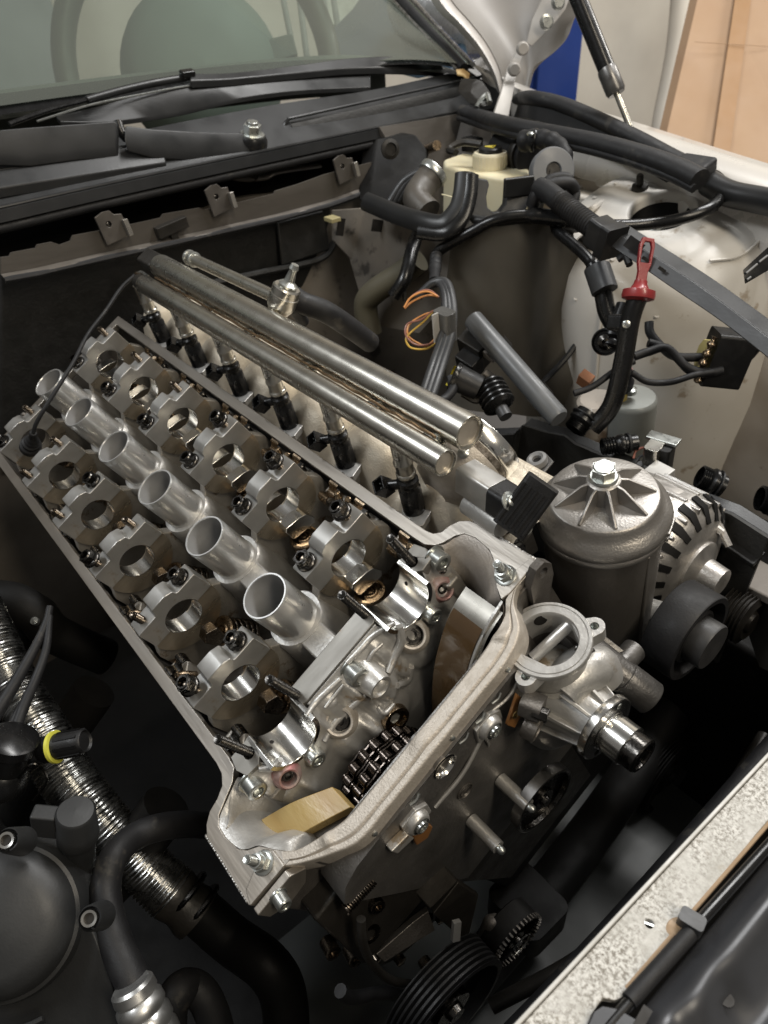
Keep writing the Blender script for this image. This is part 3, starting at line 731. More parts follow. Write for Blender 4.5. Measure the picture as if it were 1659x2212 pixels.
# camshaft sensor block
sb = node('cam_sensor', 'black plastic sensor with a torx screw clamped on a machined boss beside the oil filter', 'sensor', M=ME @ Tm((.56, .18, 0)))
c0 = pW(1056, 1060, d=.515); c1 = pW(1090, 1082, d=.505); dv = (c1 - c0).normalized()
Fb = frame(c0 - dv * .012, dv, V((0, 0, 1)))
build('sensor_boss', MB().prism(rrect(.022, .020, .003), -.012, .020, Fb), M_cap, sb, bevel=.001)
build('lower_boss', MB().cyl(c0 + V((0, .0, -.022)) - dv * .02, c0 + V((0, 0, -.022)) + dv * .016, .009), M_castlt, sb)
build('sensor_mount', MB().prism(rrect(.021, .022, .004), .0202, .036, Fb), M_plast, sb, bevel=.001)
build('sensor_screw', MB().lathe([(.0068, 0), (.0066, .0008), (.0042, .0014), (.0038, .0036), (.0020, .0044), (.0018, .003), (0, .003)], frame(pW(1100, 1083, d=.487), (.8, .1, .55)), 24), M_bolt, sb)
a0 = pW(1122, 1112, d=.492); a1 = pW(1166, 1052, d=.486)
Fs = frame(a0, a1 - a0, V((.5, -.3, .8)))
mb = MB().prism(rrect(.018, .024, .003), -.012, (a1 - a0).length + .004, Fs)
sh = build('sensor_housing', mb, M_plast, sb, bevel=.001)
mb = MB()
for k in range(5): mb.box(.0088, .0102, -.0105 + k * .0048, -.0090 + k * .0048, -.009, (a1 - a0).length - .002, Fs)
build('housing_rib', mb, M_plast, sb, kind='stuff')
build('sensor_screw', MB().lathe([(.0062, 0), (.0058, .0010), (.0036, .0018), (.0032, .0036), (.0016, .0040), (0, .003)], frame(pW(1134, 1137, d=.492), (.8, .0, .6)), 24), M_bolt, sb)
build('sensor_bracket', MB().strip([pW(1125, 1145, d=.50), pW(1150, 1150, d=.50), pW(1162, 1185, d=.51)], [pW(1118, 1165, d=.50), pW(1135, 1172, d=.50), pW(1142, 1200, d=.51)], .002), M_grime, sb)
hz = node('corrugated_stub', 'short black ribbed hose stub with an open mouth behind the intake wing of the head', 'hose', pW(1060, 1130, d=.54))
Fh = frame(pW(1052, 1118, d=.548), V((-.55, -.1, .8)))
build('hose_mouth', MB().lathe([(.0135, -.03), (.0135, 0), (.0115, 0), (.0112, -.03), (0, -.03)], Fh, 30, cap=False), M_rub, hz)
build('ribbed_hose', MB().tube([pW(1075, 1105, d=.545), pW(1095, 1130, d=.54), pW(1105, 1160, d=.545), pW(1100, 1200, d=.56)], lambda t, L: .009 + .0009 * math.sin(L * 2 * math.pi / .0035), 14, smooth=14), M_rub, hz)
# third thin rail and pressure regulator
tr = node('return_pipe', 'thin steel fuel return pipe with two bright collars at its rear end', 'pipe', M=ME @ Tm((.1, .205, .05)))
p0, p1 = pE(430, 588 - 12 + 3, z=.05), pE(589, 645, z=.05)
p0 = pE(418, 560, z=.05); p1 = pE(592, 640, z=.05)
build('pipe_body', MB().cyl(p0, p1, .0062, seg=24), M_steel, tr, ME)
dd = (p1 - p0).normalized()
for a in (-.001, -.012): build('pipe_collar', MB().lathe([(.0050, 0), (.0078, .001), (.0084, .003), (.0078, .005), (.0055, .006)], frame(p0 + dd * a, dd), 28), M_bolt, tr, ME)
build('pipe_neck', MB().cyl(p0 - dd * .014, p0, .0050), M_dark, tr, ME)
pr = node('pressure_regulator', 'round silver fuel pressure regulator with a copper coloured neck on the fuel rail', 'regulator', M=ME @ Tm((.23, .2, .05)))
rc = pE(610, 650, z=.056); ra = V((.25, .75, .60)).normalized()
build('regulator_body', MB().lathe([(.009, -.012), (.0125, -.006), (.0132, -.004), (.0132, .004), (.0138, .0045), (.0138, .006), (.0132, .0065), (.0132, .013), (.0118, .0145), (0, .0145)], frame(rc, ra), 36), M_steel, pr, ME)
build('regulator_neck', MB().lathe([(.014, -.022), (.010, -.014), (.0085, -.009)], frame(rc, ra), 24), mat('copper_tinted_steel', (.50, .28, .16), 1, .35, (.35, .25, .18), 120, .6, .2, 400), pr, ME)
build('regulator_cap', MB().lathe([(.007, .012), (.009, .017), (.005, .020), (.0035, .030), (.0045, .032), (.0035, .036)], frame(rc, ra), 20), M_bolt, pr, ME)
rh = build('vacuum_hose', MB().tube([pE(632, 640, z=.045), pE(655, 655, z=.035), pE(700, 672, z=.02), pE(745, 700, z=-.01), pE(800, 740, z=-.06)], .0105, 14), M_rub, None, ME, label='thick black hose leading away from the pressure regulator', cat='hose')
rh2 = build('short_hose', MB().tube([pE(628, 662, z=.04), pE(640, 672, z=.03), pE(655, 695, z=.01)], .006, 12), M_rub, None, ME, label='short thin hose stub under the pressure regulator', cat='hose')
# sensor lead from the rear of the head to the exhaust cam
lead = node('oil_sensor_lead', 'thin black cable with a ribbed rubber boot hanging over the rear exhaust bearing cap', 'cable', M=ME @ Tm((.0, -.06, .05)))
pts = [pE(292, 594, z=.045), pE(268, 612, z=.052), pE(240, 650, z=.058), pE(218, 690, z=.062), pE(185, 730, z=.070), pE(160, 780, z=.073), pE(140, 835, z=.074), pE(120, 875, z=.070), pE(103, 900, z=.066), pE(77, 902, z=.060), pE(70, 925, z=.052)]
pts = [pE(292, 594, z=.045), pE(262, 622, z=.050), pE(228, 672, z=.055), pE(190, 722, z=.060), pE(160, 780, z=.065), pE(128, 832, z=.065), pE(98, 880, z=.062), pE(78, 915, z=.056), pE(72, 935, z=.050)]
build('cable', MB().tube(pts, .0021, 10), M_rub, lead, ME)
ba = (pE(66, 965, z=.03) - pts[-1])
build('rubber_boot', MB().lathe([(.0030, 0), (.0042, .002), (.0042, .009), (.0036, .010), (.0056, .013), (.0062, .015), (.0054, .0165), (.0076, .0185), (.0078, .020), (.0068, .0215), (.0092, .0235), (.0094, .026), (.0084, .0275), (.0110, .030), (.0112, .036), (.006, .038)], frame(pts[-1], ba), 28), M_rub, lead, ME)
build('bare_strand', MB().tube([pE(292, 594, z=.045), pE(305, 588, z=.050), pE(320, 597, z=.052)], .0018, 8), M_bolt, lead, ME)
build('tape_wrap', MB().tube([pE(295, 592, z=.047), pE(315, 600, z=.050), pE(335, 618, z=.05), pE(352, 632, z=.046)], .0028, 8), M_bronze, lead, ME)
# ================================================================ OIL FILTER HOUSING
M_can = mat('dull_oil_stained_aluminium', (.26, .245, .225), .85, .42, (.17, .15, .13), 14, .5, .25, 500, (1, 1, .6), .06)
M_lid = mat('weathered_lid_aluminium', (.35, .335, .315), .8, .42, (.22, .205, .19), 26, .55, .3, 600, None, .08)
cc_ = pW(1303, 1060, d=.525); ca = V((.02, -.20, 1)).normalized()
FC = frame(cc_, ca, (1, 0, 0)) @ Matrix.Diagonal((.88, .88, 1.02, 1))
of = node('oil_filter_housing', 'round grey metal oil filter housing with a star ribbed lid and a centre bolt', 'oil filter', M=Tm(cc_ - ca * .15))
build('canister', MB().lathe([(.0515, -.028), (.0495, -.034), (.0490, -.05), (.0460, -.145), (.0400, -.160), (.0300, -.175), (.0280, -.20)], FC, 72, cap=False), M_can, of, smooth=50)
lid = build('lid', MB().lathe([(.0525, -.0310), (.0532, -.0300), (.0535, -.0265), (.0526, -.0255), (.0545, -.0235), (.0552, -.0190), (.0535, -.0150), (.0490, -.0115), (.0462, -.0085), (.0450, -.0050), (.0437, -.0028), (.0425, -.0022), (.030, -.0022), (.0001, -.0010)], FC, 96, cap=False), M_lid, of, smooth=50)
# eight sharp ribs with hollows between
rib_ = MB()
for k in range(9):
    a = 2 * math.pi * k / 9 + math.radians(-78)
    Rk = FC @ Matrix.Rotation(a, 4, 'Z')
    L_ = .041
    vs = [(.010, -.0035, -.002), (.010, .0035, -.002), (.010, .0014, .0115), (.010, -.0014, .0115), (.019, .0011, .0105), (.019, -.0011, .0105), (L_, .0010, -.0012), (L_, -.0010, -.0012), (.019, .0030, -.002), (.019, -.0030, -.002), (L_, .0016, -.0026), (L_, -.0016, -.0026)]
    fs = [(0, 1, 2, 3), (3, 2, 4, 5), (5, 4, 6, 7), (1, 8, 4, 2), (0, 3, 5, 9), (8, 10, 6, 4), (9, 5, 7, 11), (10, 11, 7, 6), (0, 9, 8, 1), (8, 9, 11, 10)]
    rm = MB().add(vs, fs, Rk)
    build('lid_rib', rm, M_lid, lid, bevel=.0006)
build('hub', MB().lathe([(.0175, -.002), (.0150, .004), (.0135, .0110), (.0118, .0122), (.010, .0122)], FC, 40, cap=False), M_lid, lid)
bo = build('centre_bolt', MB().lathe([(.0112, .0118), (.0115, .0135), (.0105, .0150)], FC, 36).prism(circ(0, 0, .0098, 6, 8, 368), .0145, .0225, FC).lathe([(.0084, .0225), (.0075, .0233), (0, .0233)], FC, 30, cap=False), M_bolt, of, bevel=.0007)
build('lid_tab', MB().box(.0510, .0560, -.010, .010, -.0225, -.0195, FC @ Matrix.Rotation(math.radians(22), 4, 'Z')).box(.0510, .0550, -.009, .009, -.029, -.026, FC @ Matrix.Rotation(math.radians(22), 4, 'Z')), M_lid, of, bevel=.0006)
build('cast_seam', MB().box(-.0015, .0015, -.0500, -.0455, -.155, -.036, FC @ Matrix.Rotation(math.radians(86), 4, 'Z')), M_can, of, bevel=.001)

# ================================================================ ALTERNATOR
alt = node('alternator', 'silver ribbed alternator with open cooling slots behind the oil filter housing', 'alternator', pW(1480, 1180, d=.72))
M_alt = mat('alternator_cast', (.58, .56, .53), .85, .42, (.38, .36, .34), 40, .6, .3, 500)
o = pW(1478, 1215, d=.715); Fa = frame(o, (1, .0, .0), (0, 1, .0))      # axis along the crank
seg_ = []
build('rear_shell', MB().lathe([(.055, -.085), (.063, -.075), (.066, -.045), (.066, -.02), (.060, -.012)], Fa, 48, cap=False), M_alt, alt)
for k in range(20):
    a = 2 * math.pi * k / 20
    Rk = Fa @ Matrix.Rotation(a, 4, 'Z')
    build('cooling_rib', MB().box(.060, .0690, -.0022, .0022, -.060, -.012, Rk).box(.058, .0655, -.0018, .0018, -.012, .002, Rk), M_alt, alt, bevel=.001)
build('stator', MB().lathe([(.050, -.02), (.050, .002), (.020, .002)], Fa, 40, cap=False), M_void, alt)
build('front_shell', MB().lathe([(.0665, -.024), (.0668, -.012), (.0630, -.002), (.0560, .006), (.0440, .011), (.0300, .013)], Fa, 60, cap=False), M_alt, alt, smooth=50)
for k in range(20):
    Rk = Fa @ Matrix.Rotation(2 * math.pi * (k + .5) / 20, 4, 'Z')
    build('vent_slot', MB().add([(.0684, -.0046, -.012), (.0684, .0046, -.012), (.0640, .0040, .0015), (.0640, -.0040, .0015), (.0500, -.0032, .0104), (.0500, .0032, .0104), (.062, -.0042, -.010), (.062, .0042, -.010), (.05, -.003, .002), (.05, .003, .002)], [(0, 1, 2, 3), (3, 2, 5, 4), (6, 8, 9, 7), (0, 3, 4, 8, 6), (1, 7, 9, 5, 2), (4, 5, 9, 8), (0, 6, 7, 1)], Rk), M_void, alt)
build('front_hub', MB().lathe([(.030, .008), (.030, .016), (.016, .022), (.014, .040)], Fa, 36), M_alt, alt)
bp = [pW(1395, 1120, d=.70), pW(1478, 1095, d=.72), pW(1530, 1130, d=.72), pW(1500, 1180, d=.705), pW(1440, 1230, d=.68), pW(1408, 1262, d=.675), pW(1402, 1340, d=.66), pW(1372, 1370, d=.66), pW(1372, 1200, d=.68)]
bk = MB(); nb = len(bp); off = V((-.4, .5, -.3)).normalized() * .014
bk.add(bp + [p + off for p in bp], [tuple(range(nb)), tuple(range(2 * nb - 1, nb - 1, -1))] + [(i, (i + 1) % nb, nb + (i + 1) % nb, nb + i) for i in range(nb)])
build('mounting_bracket', bk, M_castlt, alt, bevel=.002)
for (a_, b_) in (((1400, 1112), (1500, 1085)), ((1470, 1098), (1560, 1150)), ((1520, 1085), (1575, 1180))):
    build('casting_rib', MB().tube([pW(*a_, d=.70), pW((a_[0] + b_[0]) / 2, (a_[1] + b_[1]) / 2 - 8, d=.705), pW(*b_, d=.70)], .0035, 8), M_alt, alt)
build('tensioner_stem', MB().cyl(pW(1395, 1330, d=.655), pW(1450, 1350, d=.60), .0165), M_castlt, alt)
build('alternator_pulley', MB().lathe(sum([[(.0235, h), (.0270, h + .0006), (.0270, h + .0014), (.0235, h + .0022)] for h in [k * .0040 for k in range(7)]], [(.010, -.002)]) + [(.020, .029), (.012, .026), (.010, .030), (0, .030)], frame(pE(1568, 1312, x=.60), (1, 0, 0)), 44, cap=False), M_grime, alt, ME)

# ================================================================ IDLER
idl = node('idler_pulley', 'wide smooth black idler pulley with a raised hub in front of the alternator', 'pulley', M=ME @ Tm(pE(1500, 1375, x=.65)))
Fi = frame(pE(1512, 1382, x=.652), (1, 0, 0)) @ Matrix.Diagonal((1.06, 1.06, 1.06, 1))
build('belt_face', MB().lathe([(.030, -.026), (.0352, -.026), (.0358, -.025), (.0358, -.001), (.0350, 0), (.0310, 0), (.0305, -.003), (.0305, -.012), (.0170, -.012)], Fi, 64, cap=False), M_rub, idl, ME)
build('bearing_seal', MB().lathe([(.0215, -.012), (.0225, -.004), (.0205, -.0025), (.0180, -.0030)], Fi, 48, cap=False), M_plast, idl, ME)
build('dust_cap', MB().lathe([(.0182, -.006), (.0184, .0095), (.0176, .0108), (0, .0108)], Fi, 48, cap=False), mat('grey_plastic_cap', (.03, .03, .031), 0, .5), idl, ME)

# ================================================================ THERMOSTAT HOUSING + WATER PUMP
th = node('thermostat_housing', 'open round aluminium thermostat housing with two drilled lugs in front of the engine', 'housing', M=ME @ Tm((.61, .10, -.06)))
tc_ = pE(1183, 1379, d=.488); ta = V((0, .22, .975)).normalized(); FT_ = frame(tc_, ta, (1, 0, 0))
build('flange', MB().lathe([(.0205, -.026), (.0198, -.0045), (.0200, -.0008), (.0206, 0), (.0256, 0), (.0258, -.0010), (.0264, -.0010), (.0266, 0), (.0284, 0), (.0290, -.0010), (.0288, -.0045), (.0260, -.0065), (.0245, -.012), (.0240, -.034)], FT_, 72, cap=False), M_castlt, th, ME, smooth=35)
build('inner_bore', MB().lathe([(.0203, -.003), (.0207, -.040), (0, -.042)], FT_, 48, cap=False), M_castdk, th, ME)
build('cross_passage', MB().lathe([(.0042, -.019), (.0042, .019)], frame(tc_ + V((-.004, .004, -.017)), (.2, 1, .1)), 20), M_castlt, th, ME)
build('passage_hole', MB().lathe([(.0048, -.001), (.0048, .0002), (0, .0002)], frame(tc_ + V((-.0165, .0085, -.0095)), (.85, -.45, .2)), 20), M_hole, th, ME)
for ang, nm in ((48, 1), (-62, 2)):
    pass
for px, py, in ((1284, 1351), (1135, 1460)):
    lc = pE(px - 0, py, d=.487 if px > 1200 else .477)
    Fl = frame(lc, ta, (1, 0, 0))
    dl = (tc_ - lc); dl -= ta * dl.dot(ta); dl.normalize(); la = Fl.to_3x3().inverted() @ dl; an = math.degrees(math.atan2(la.y, la.x))
    out = circ(0, 0, .0068, 14, an + 90, an + 270, True) + [(.013 * math.cos(math.radians(an)) + .010 * math.cos(math.radians(an - 90)), .013 * math.sin(math.radians(an)) + .010 * math.sin(math.radians(an - 90))), (.013 * math.cos(math.radians(an)) + .010 * math.cos(math.radians(an + 90)), .013 * math.sin(math.radians(an)) + .010 * math.sin(math.radians(an + 90)))]
    build('lug', MB().prism(out, -.012, -.0005, Fl, holes=[circ(0, 0, .0030, 16)]), M_castlt, th, ME, bevel=.0008)
    build('lug_thread', MB().lathe([(.0030, -.001), (.0026, -.0085), (0, -.009)], Fl, 16, cap=False), M_bolt, th, ME)
wp = node('water_pump', 'bright finned water pump body with a polished steel drive hub and threaded nose', 'water pump', M=ME @ Tm((.64, .08, -.05)))
pf = pE(1300, 1566, x=.656); ax = V((1, 0, 0))
Fp = frame(pf, ax, (0, 1, 0)) @ Matrix.Diagonal((1.3, 1.3, 1.12, 1))
pr_ = [(.0240, -.046), (.0238, -.042), (.0225, -.036), (.0205, -.030), (.0185, -.0225), (.0155, -.010), (.0145, -.001)]
build('pump_body', MB().lathe(pr_, Fp, 56, cap=False), M_castlt, wp, ME, smooth=60)
for k in range(9):
    Rk = Fp @ Matrix.Rotation(2 * math.pi * k / 9 + .28, 4, 'Z')
    vs = [(.0155, s_ * .0009, -.0015) for s_ in (-1, 1)] + [(.0170, s_ * .0009, -.0040) for s_ in (-1, 1)] + [(.0255, s_ * .0016, -.0360) for s_ in (-1, 1)] + [(.0130, s_ * .0016, -.0360) for s_ in (-1, 1)] + [(.0120, s_ * .0009, -.0015) for s_ in (-1, 1)]
    build('pump_fin', MB().add(vs, [(0, 1, 3, 2), (2, 3, 5, 4), (4, 5, 7, 6), (6, 7, 9, 8), (8, 9, 1, 0), (0, 2, 4, 6, 8), (9, 7, 5, 3, 1)], Rk), M_castlt, wp, ME, bevel=.0006)
hub = build('drive_flange', MB().lathe([(.0140, -.0012), (.0188, -.0010), (.0190, -.0004), (.0190, .0040), (.0184, .0046), (.0118, .0046), (.0112, .0052), (.0112, .0060), (.0106, .0064), (.0106, .0088), (.0112, .0092), (.0112, .0200), (.0106, .0206), (.0098, .0206)], Fp, 64, cap=False), M_bore, wp, ME, smooth=30)
build('threaded_nose', MB().lathe([(.0100, .0200), (.0100, .0290), (.0092, .0300), (.0072, .0300), (.0068, .0270), (.0040, .0270), (.0038, .0295), (0, .0295)], Fp, 48, cap=False), M_dark, wp, ME)
for k in range(4):
    build('flange_hole', MB().lathe([(.0017, .0040), (.0017, .0049), (0, .0049)], Fp @ Matrix.Rotation(math.pi / 2 * k + .6, 4, 'Z') @ Tm((.0150, 0, 0)), 14), M_bolt if k == 0 else M_hole, wp, ME)
build('pump_shoulder', MB().tube([pE(1210, 1500, d=.50), pE(1240, 1460, d=.505), pE(1285, 1440, d=.515), pE(1310, 1470, d=.52)], lambda t, L: .013 + .004 * math.sin(math.pi * t), 20), M_castlt, wp, ME, smooth=70)
build('pump_volute', MB().lathe([(.034, -.030), (.033, -.004), (.026, 0.004), (.010, .006)], frame(pE(1205, 1545, d=.55), (.9, .1, .5)) @ Matrix.Diagonal((.85, .85, 1, 1)), 44, cap=False), M_castlt, wp, ME, smooth=60)
build('pump_neck', MB().lathe([(.0245, 0), (.0255, .02), (.030, .045)], frame(tc_ - ta * .030, (V((.10, -.12, -1)))), 40, cap=False), M_castlt, wp, ME)
cp_ = node('coolant_pipe', 'thick dark grey coolant outlet pipe with an open mouth beside the water pump', 'pipe', M=ME @ Tm((.64, .12, -.11)))
ea, eb = pE(1275, 1405, x=.618), pE(1408, 1510, x=.662)
M_pipe = mat('dull_grey_pipe', (.16, .155, .15), .8, .42, (.10, .095, .09), 60, .6, .3, 500)
dd = (eb - ea).normalized(); LL = (eb - ea).length
build('pipe_body', MB().lathe([(.0115, -.03), (.0118, LL * .55), (.0125, LL * .56), (.0128, LL - .001), (.0120, LL), (.0100, LL), (.0096, LL - .012), (0, LL - .012)], frame(ea, dd), 36, cap=False), M_pipe, cp_, ME)
build('pipe_web', MB().box(-.001, .001, -.0150, -.010, 0, LL * .55, frame(ea, dd, (0, 0, 1))), M_pipe, cp_, ME, bevel=.0006)
build('branch', MB().cyl(ea + dd * LL * .40, ea + dd * LL * .36 + V((0, .022, -.012)), .009), M_pipe, cp_, ME)
fb = node('pump_fastener', 'dark hexagon bolt beside the thermostat housing above the pump fins', 'bolt', M=ME @ Tm(pE(1250, 1550, d=.5)))
screw(pE(1280, 1415, d=.50), (1, .2, .1), .0045, .010, M_dark, 'bolt_head', fb)
gb = node('banjo_fitting', 'small steel union with a dark bolt above a brass ringed orange tab', 'fitting', M=ME @ Tm(pE(1160, 1520, x=.625)))
build('union_block', MB().prism(rrect(.016, .014, .003), 0, .014, frame(pE(1128, 1515, x=.622), (.9, .3, -.2))), M_castdk, gb, ME, bevel=.001)
build('union_bolt', MB().prism(circ(0, 0, .0052, 6), 0, .010, frame(pE(1152, 1535, x=.632), (.9, .3, -.2))), M_dark, gb, ME, bevel=.0006)
build('sleeve', MB().lathe([(.0095, 0), (.0100, .002), (.0100, .010), (.0085, .0105), (.0080, .002)], frame(pE(1134, 1560, x=.622), (.9, .2, -.25)), 30), M_can, gb, ME)
M_tab = mat('orange_tan_tab', (.26, .12, .035), .2, .4, (.18, .08, .03), 40, .5, .15, 300)
tb_ = build('orange_tab', MB().loft([[pE(1118, 1500, x=.620), pE(1108, 1530, x=.621), pE(1096, 1566, x=.621)], [pE(1132, 1512, x=.622), pE(1126, 1545, x=.622), pE(1112, 1572, x=.622)]], .002, (1, 0, 0)), M_tab, gb, ME)
build('brass_ring', MB().lathe([(.0022, 0), (.0034, .0006), (.0036, .0012), (.0024, .0014)], frame(pE(1113, 1541, x=.6225), (1, 0, 0)), 20, cap=False), mat('brass', (.65, .50, .22), 1, .3), gb, ME)

# ================================================================ TIMING CASE
tcx = node('timing_case', 'dark front timing case below the cylinder head with two screwed lugs and a raised rib', 'timing case', M=ME @ Tm((.6, 0, -.15)))
out = [(.078, -.060), (.080, -.016), (.07, -.013), (-.06, -.013), (-.085, -.014), (-.100, -.02), (-.112, -.035), (-.095, -.10), (-.07, -.19), (.07, -.19), (.09, -.10)]
build('case_face', MB().prism(out, .585, .6115, map3=X3, holes=[circ(-.0035, -.0215, .0098, 30)]), mat('timing_case_metal', (.20, .19, .18), .7, .40, (.11, .104, .096), 40, .6, .3, 500), tcx, ME, bevel=.001)
build('seal_ring', MB().lathe([(.0082, -.014), (.0080, -.004), (.0092, -.0015), (.0100, .0008), (.0088, .0012), (.0074, -.001), (.0070, -.014), (0, -.014)], frame((.6112, -.0035, -.0215), (1, 0, 0)), 40, cap=False), M_bore, tcx, ME)
for y, z in ((.0345, -.0290), (-.0425, -.0335)):
    Fz = frame((.6115, y, z), (1, 0, 0), (0, 1, 0))
    lg = build('case_lug', MB().lathe([(.0105, -.004), (.0092, .005), (.0080, .0075), (.0066, .0080)], Fz, 36, cap=False).prism([(-.013, -.006), (-.004, -.012), (.010, -.010), (.013, .002), (.006, .010), (-.008, .010)], -.004, .003, Fz), M_castlt, tcx, ME, bevel=.0008)
    build('lug_screw', MB().lathe([(.0068, .0070), (.0050, .0078), (.0048, .0098), (.0030, .0104), (.0028, .0082), (0, .0082)], Fz, 24, cap=False), M_bolt, lg, ME)
for y0, z0, y1, z1, w_ in ((.030, -.036, -.030, -.050, .0016), (.075, -.022, .042, -.024, .0012), (.028, -.030, .024, -.055, .0010)):
    build('case_rib', MB().tube([(.6115, y0, z0), (.6135, (y0 + y1) / 2, (z0 + z1) / 2 - .003), (.6115, y1, z1)], w_, 8), M_castlt, tcx, ME)
for k in range(6):
    y = .056 - k * .0165
    if abs(y + .0035) < .011: continue
    build('gasket_bead', MB().tube([(.6122, y, -.0155), (.6130, y - .004, -.0165), (.6122, y - .009, -.0158)], .0013 if k % 2 else .0008, 7), M_bolt, tcx, ME)
for y in (.070, .014, -.062):
    build('dowel', MB().lathe([(.0018, 0), (.0018, .0016), (.0008, .002)], frame((.609, y, -.008), (1, 0, .3)), 12), M_bolt, tcx, ME)
Fr = frame((.6118, -.0105, -.0715), (1, 0, 0), (0, 1, 0))
rd = build('cast_roundel', MB().lathe([(.0072, 0), (.0072, .0010), (.0064, .0012), (.0060, .0002)], Fr, 32, cap=False).lathe([(.0046, 0), (.0044, .0010), (.0040, .0002)], Fr, 28, cap=False).box(-.0040, .0040, -.0004, .0004, 0, .0009, Fr).box(-.0004, .0004, -.0040, .0040, 0, .0009, Fr), M_castdk, tcx, ME)
for px, py, qx, qy in ((1080, 1683, 1117, 1724), (1017, 1770, 1057, 1816)):
    a_ = pE(px, py, x=.612); b_ = pE(qx, qy, x=.642)
    b_ = V((.640, a_.y, a_.z))
    ps = build('stand_off', MB().cyl(a_, b_, .0054, .0052), M_castlt, tcx, ME)
    build('stand_off_tip', MB().lathe([(.0030, 0), (.0030, .004), (.0018, .0055), (0, .0055)], frame(b_, b_ - a_), 16), M_bolt, ps, ME)
build('orange_tab', MB().prism([(-.052, -.040), (-.040, -.043), (-.041, -.057), (-.049, -.062), (-.057, -.055)], .6125, .6165, map3=X3), M_tab, tcx, ME, bevel=.001)
build('case_step', MB().prism([(-.066, -.026), (-.051, -.030), (-.052, -.041), (-.066, -.036)], .611, .618, map3=X3), M_castlt, tcx, ME, bevel=.0012)
build('lower_case', MB().prism([(.075, -.08), (-.10, -.08), (-.06, -.30), (.06, -.30)], .59, .606, map3=X3), M_grime, tcx, ME)
# ================================================================ BLOCK
blk = node('engine_block', 'dark cast iron engine block hidden in shadow under the cylinder head', 'engine block', M=ME @ Tm((.25, 0, -.25)))
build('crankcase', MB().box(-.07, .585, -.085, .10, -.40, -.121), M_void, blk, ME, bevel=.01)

# ================================================================ LOWER PULLEYS AND PUMPS
def pulley(name, lab, o, r, wd, grooves=0, m=M_grime, dish=.6, hub=.35, hubm=None):
    F = frame(o, (1, 0, 0)); t = node(name, lab, 'pulley', M=ME @ Tm(o))
    if grooves:
        pr = [(r * .9, -wd)]
        for k in range(grooves):
            h = -wd + wd * (k + .1) / grooves; g_ = wd / grooves
            pr += [(r, h), (r, h + g_ * .25), (r * .93, h + g_ * .55), (r, h + g_ * .85)]
        pr += [(r, -.0004), (r * .98, 0), (r * .90, 0), (r * .87, -wd * .4)]
    else: pr = [(r * .95, -wd), (r, -wd + .001), (r, -.001), (r * .97, 0), (r * .9, 0), (r * .88, -wd * .4)]
    pr += [(r * dish, -wd * .5), (r * hub, -wd * .35)]
    build('groove_ring' if grooves else 'rim', MB().lathe(pr, F, 60, cap=False), m, t, ME)
    build('hub', MB().lathe([(r * hub, -wd * .5), (r * hub * .95, -wd * .1), (r * .16, -wd * .1), (r * .14, .002), (0, .002)], F, 36, cap=False), hubm or M_dark, t, ME)
    return t
p1_ = pulley('deflection_pulley', 'dark dished pulley with a bright steel rim under the cylinder head corner', pE(1178, 1730, x=.640), .0285, .008, 0, M_dark)
build('bright_rim', MB().lathe([(.0278, -.0085), (.0289, -.0080), (.0289, .0002), (.0278, .0006), (.0268, 0)], frame(pE(1178, 1730, x=.640), (1, 0, 0)), 60, cap=False), mat('worn_pulley_rim', (.32, .31, .30), 1, .35), p1_, ME)
pulley('power_steering_pulley', 'large black grooved belt pulley at the bottom edge of the photograph', pE(985, 2190, x=.665), .050, .026, 6, M_plast)
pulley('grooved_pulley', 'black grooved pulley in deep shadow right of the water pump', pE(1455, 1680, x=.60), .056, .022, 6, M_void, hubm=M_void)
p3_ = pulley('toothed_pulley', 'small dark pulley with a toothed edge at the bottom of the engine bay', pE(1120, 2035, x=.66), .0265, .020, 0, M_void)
tm = MB(); Fq = frame(pE(1120, 2035, x=.661), (1, 0, 0))
for k in range(40):
    tm.box(.0245, .0268, -.0007, .0007, -.003, .0010, Fq @ Matrix.Rotation(2 * math.pi * k / 40, 4, 'Z'))
build('tooth_ring', tm, M_castdk, p3_, ME, kind='stuff')
build('bright_lip', MB().lathe([(.010, .002), (.0112, .0025), (.0105, .0035)], Fq, 30, cap=False), M_bore, p3_, ME)
ps = node('steering_pump', 'dark power steering pump with cap screws and a bracket below the timing case', 'pump', M=ME @ Tm(pE(830, 2050, x=.60)))
build('pump_block', MB().prism([(0, 0), (.075, 0), (.08, -.05), (.05, -.09), (-.01, -.08)], -.05, .0, frame(pE(680, 1990, x=.60), (1, .1, .2), (0, 1, -.1))), M_grime, ps, ME, bevel=.003)
for q_ in ((818, 1962), (721, 2062), (769, 2078), (800, 2020)):
    c_ = pE(*q_, x=.612); r0 = .0055 if q_[0] != 800 else .0085
    build('cap_screw', MB().lathe([(r0, -.012), (r0, -.0006), (r0 * .8, 0), (r0 * .55, 0), (r0 * .5, -.003), (0, -.003)], frame(c_, (1, 0, .35)), 22, cap=False), M_oily, ps, ME)
build('hydraulic_pipe', MB().tube([pE(780, 1985, x=.618), pE(783, 2030, x=.622), pE(800, 2075, x=.625), pE(840, 2115, x=.628), pE(890, 2125, x=.63), pE(935, 2120, x=.63)], .0032, 10), M_grime, ps, ME)
build('return_hose', MB().tube([pE(735, 2140, x=.612), pE(760, 2155, x=.615), pE(820, 2145, x=.618), pE(880, 2150, x=.62)], .005, 10), M_rub, ps, ME)
sp_ = [pE(745, 1965, x=.61), pE(805, 1900, x=.61)]
ds = (sp_[1] - sp_[0]); 
pts = []
Fsg = frame(sp_[0], ds)
for k in range(14 * 8 + 1):
    a = k / 8 * 2 * math.pi; pts.append(Fsg @ V((.0038 * math.cos(a), .0038 * math.sin(a), ds.length * k / 112)))
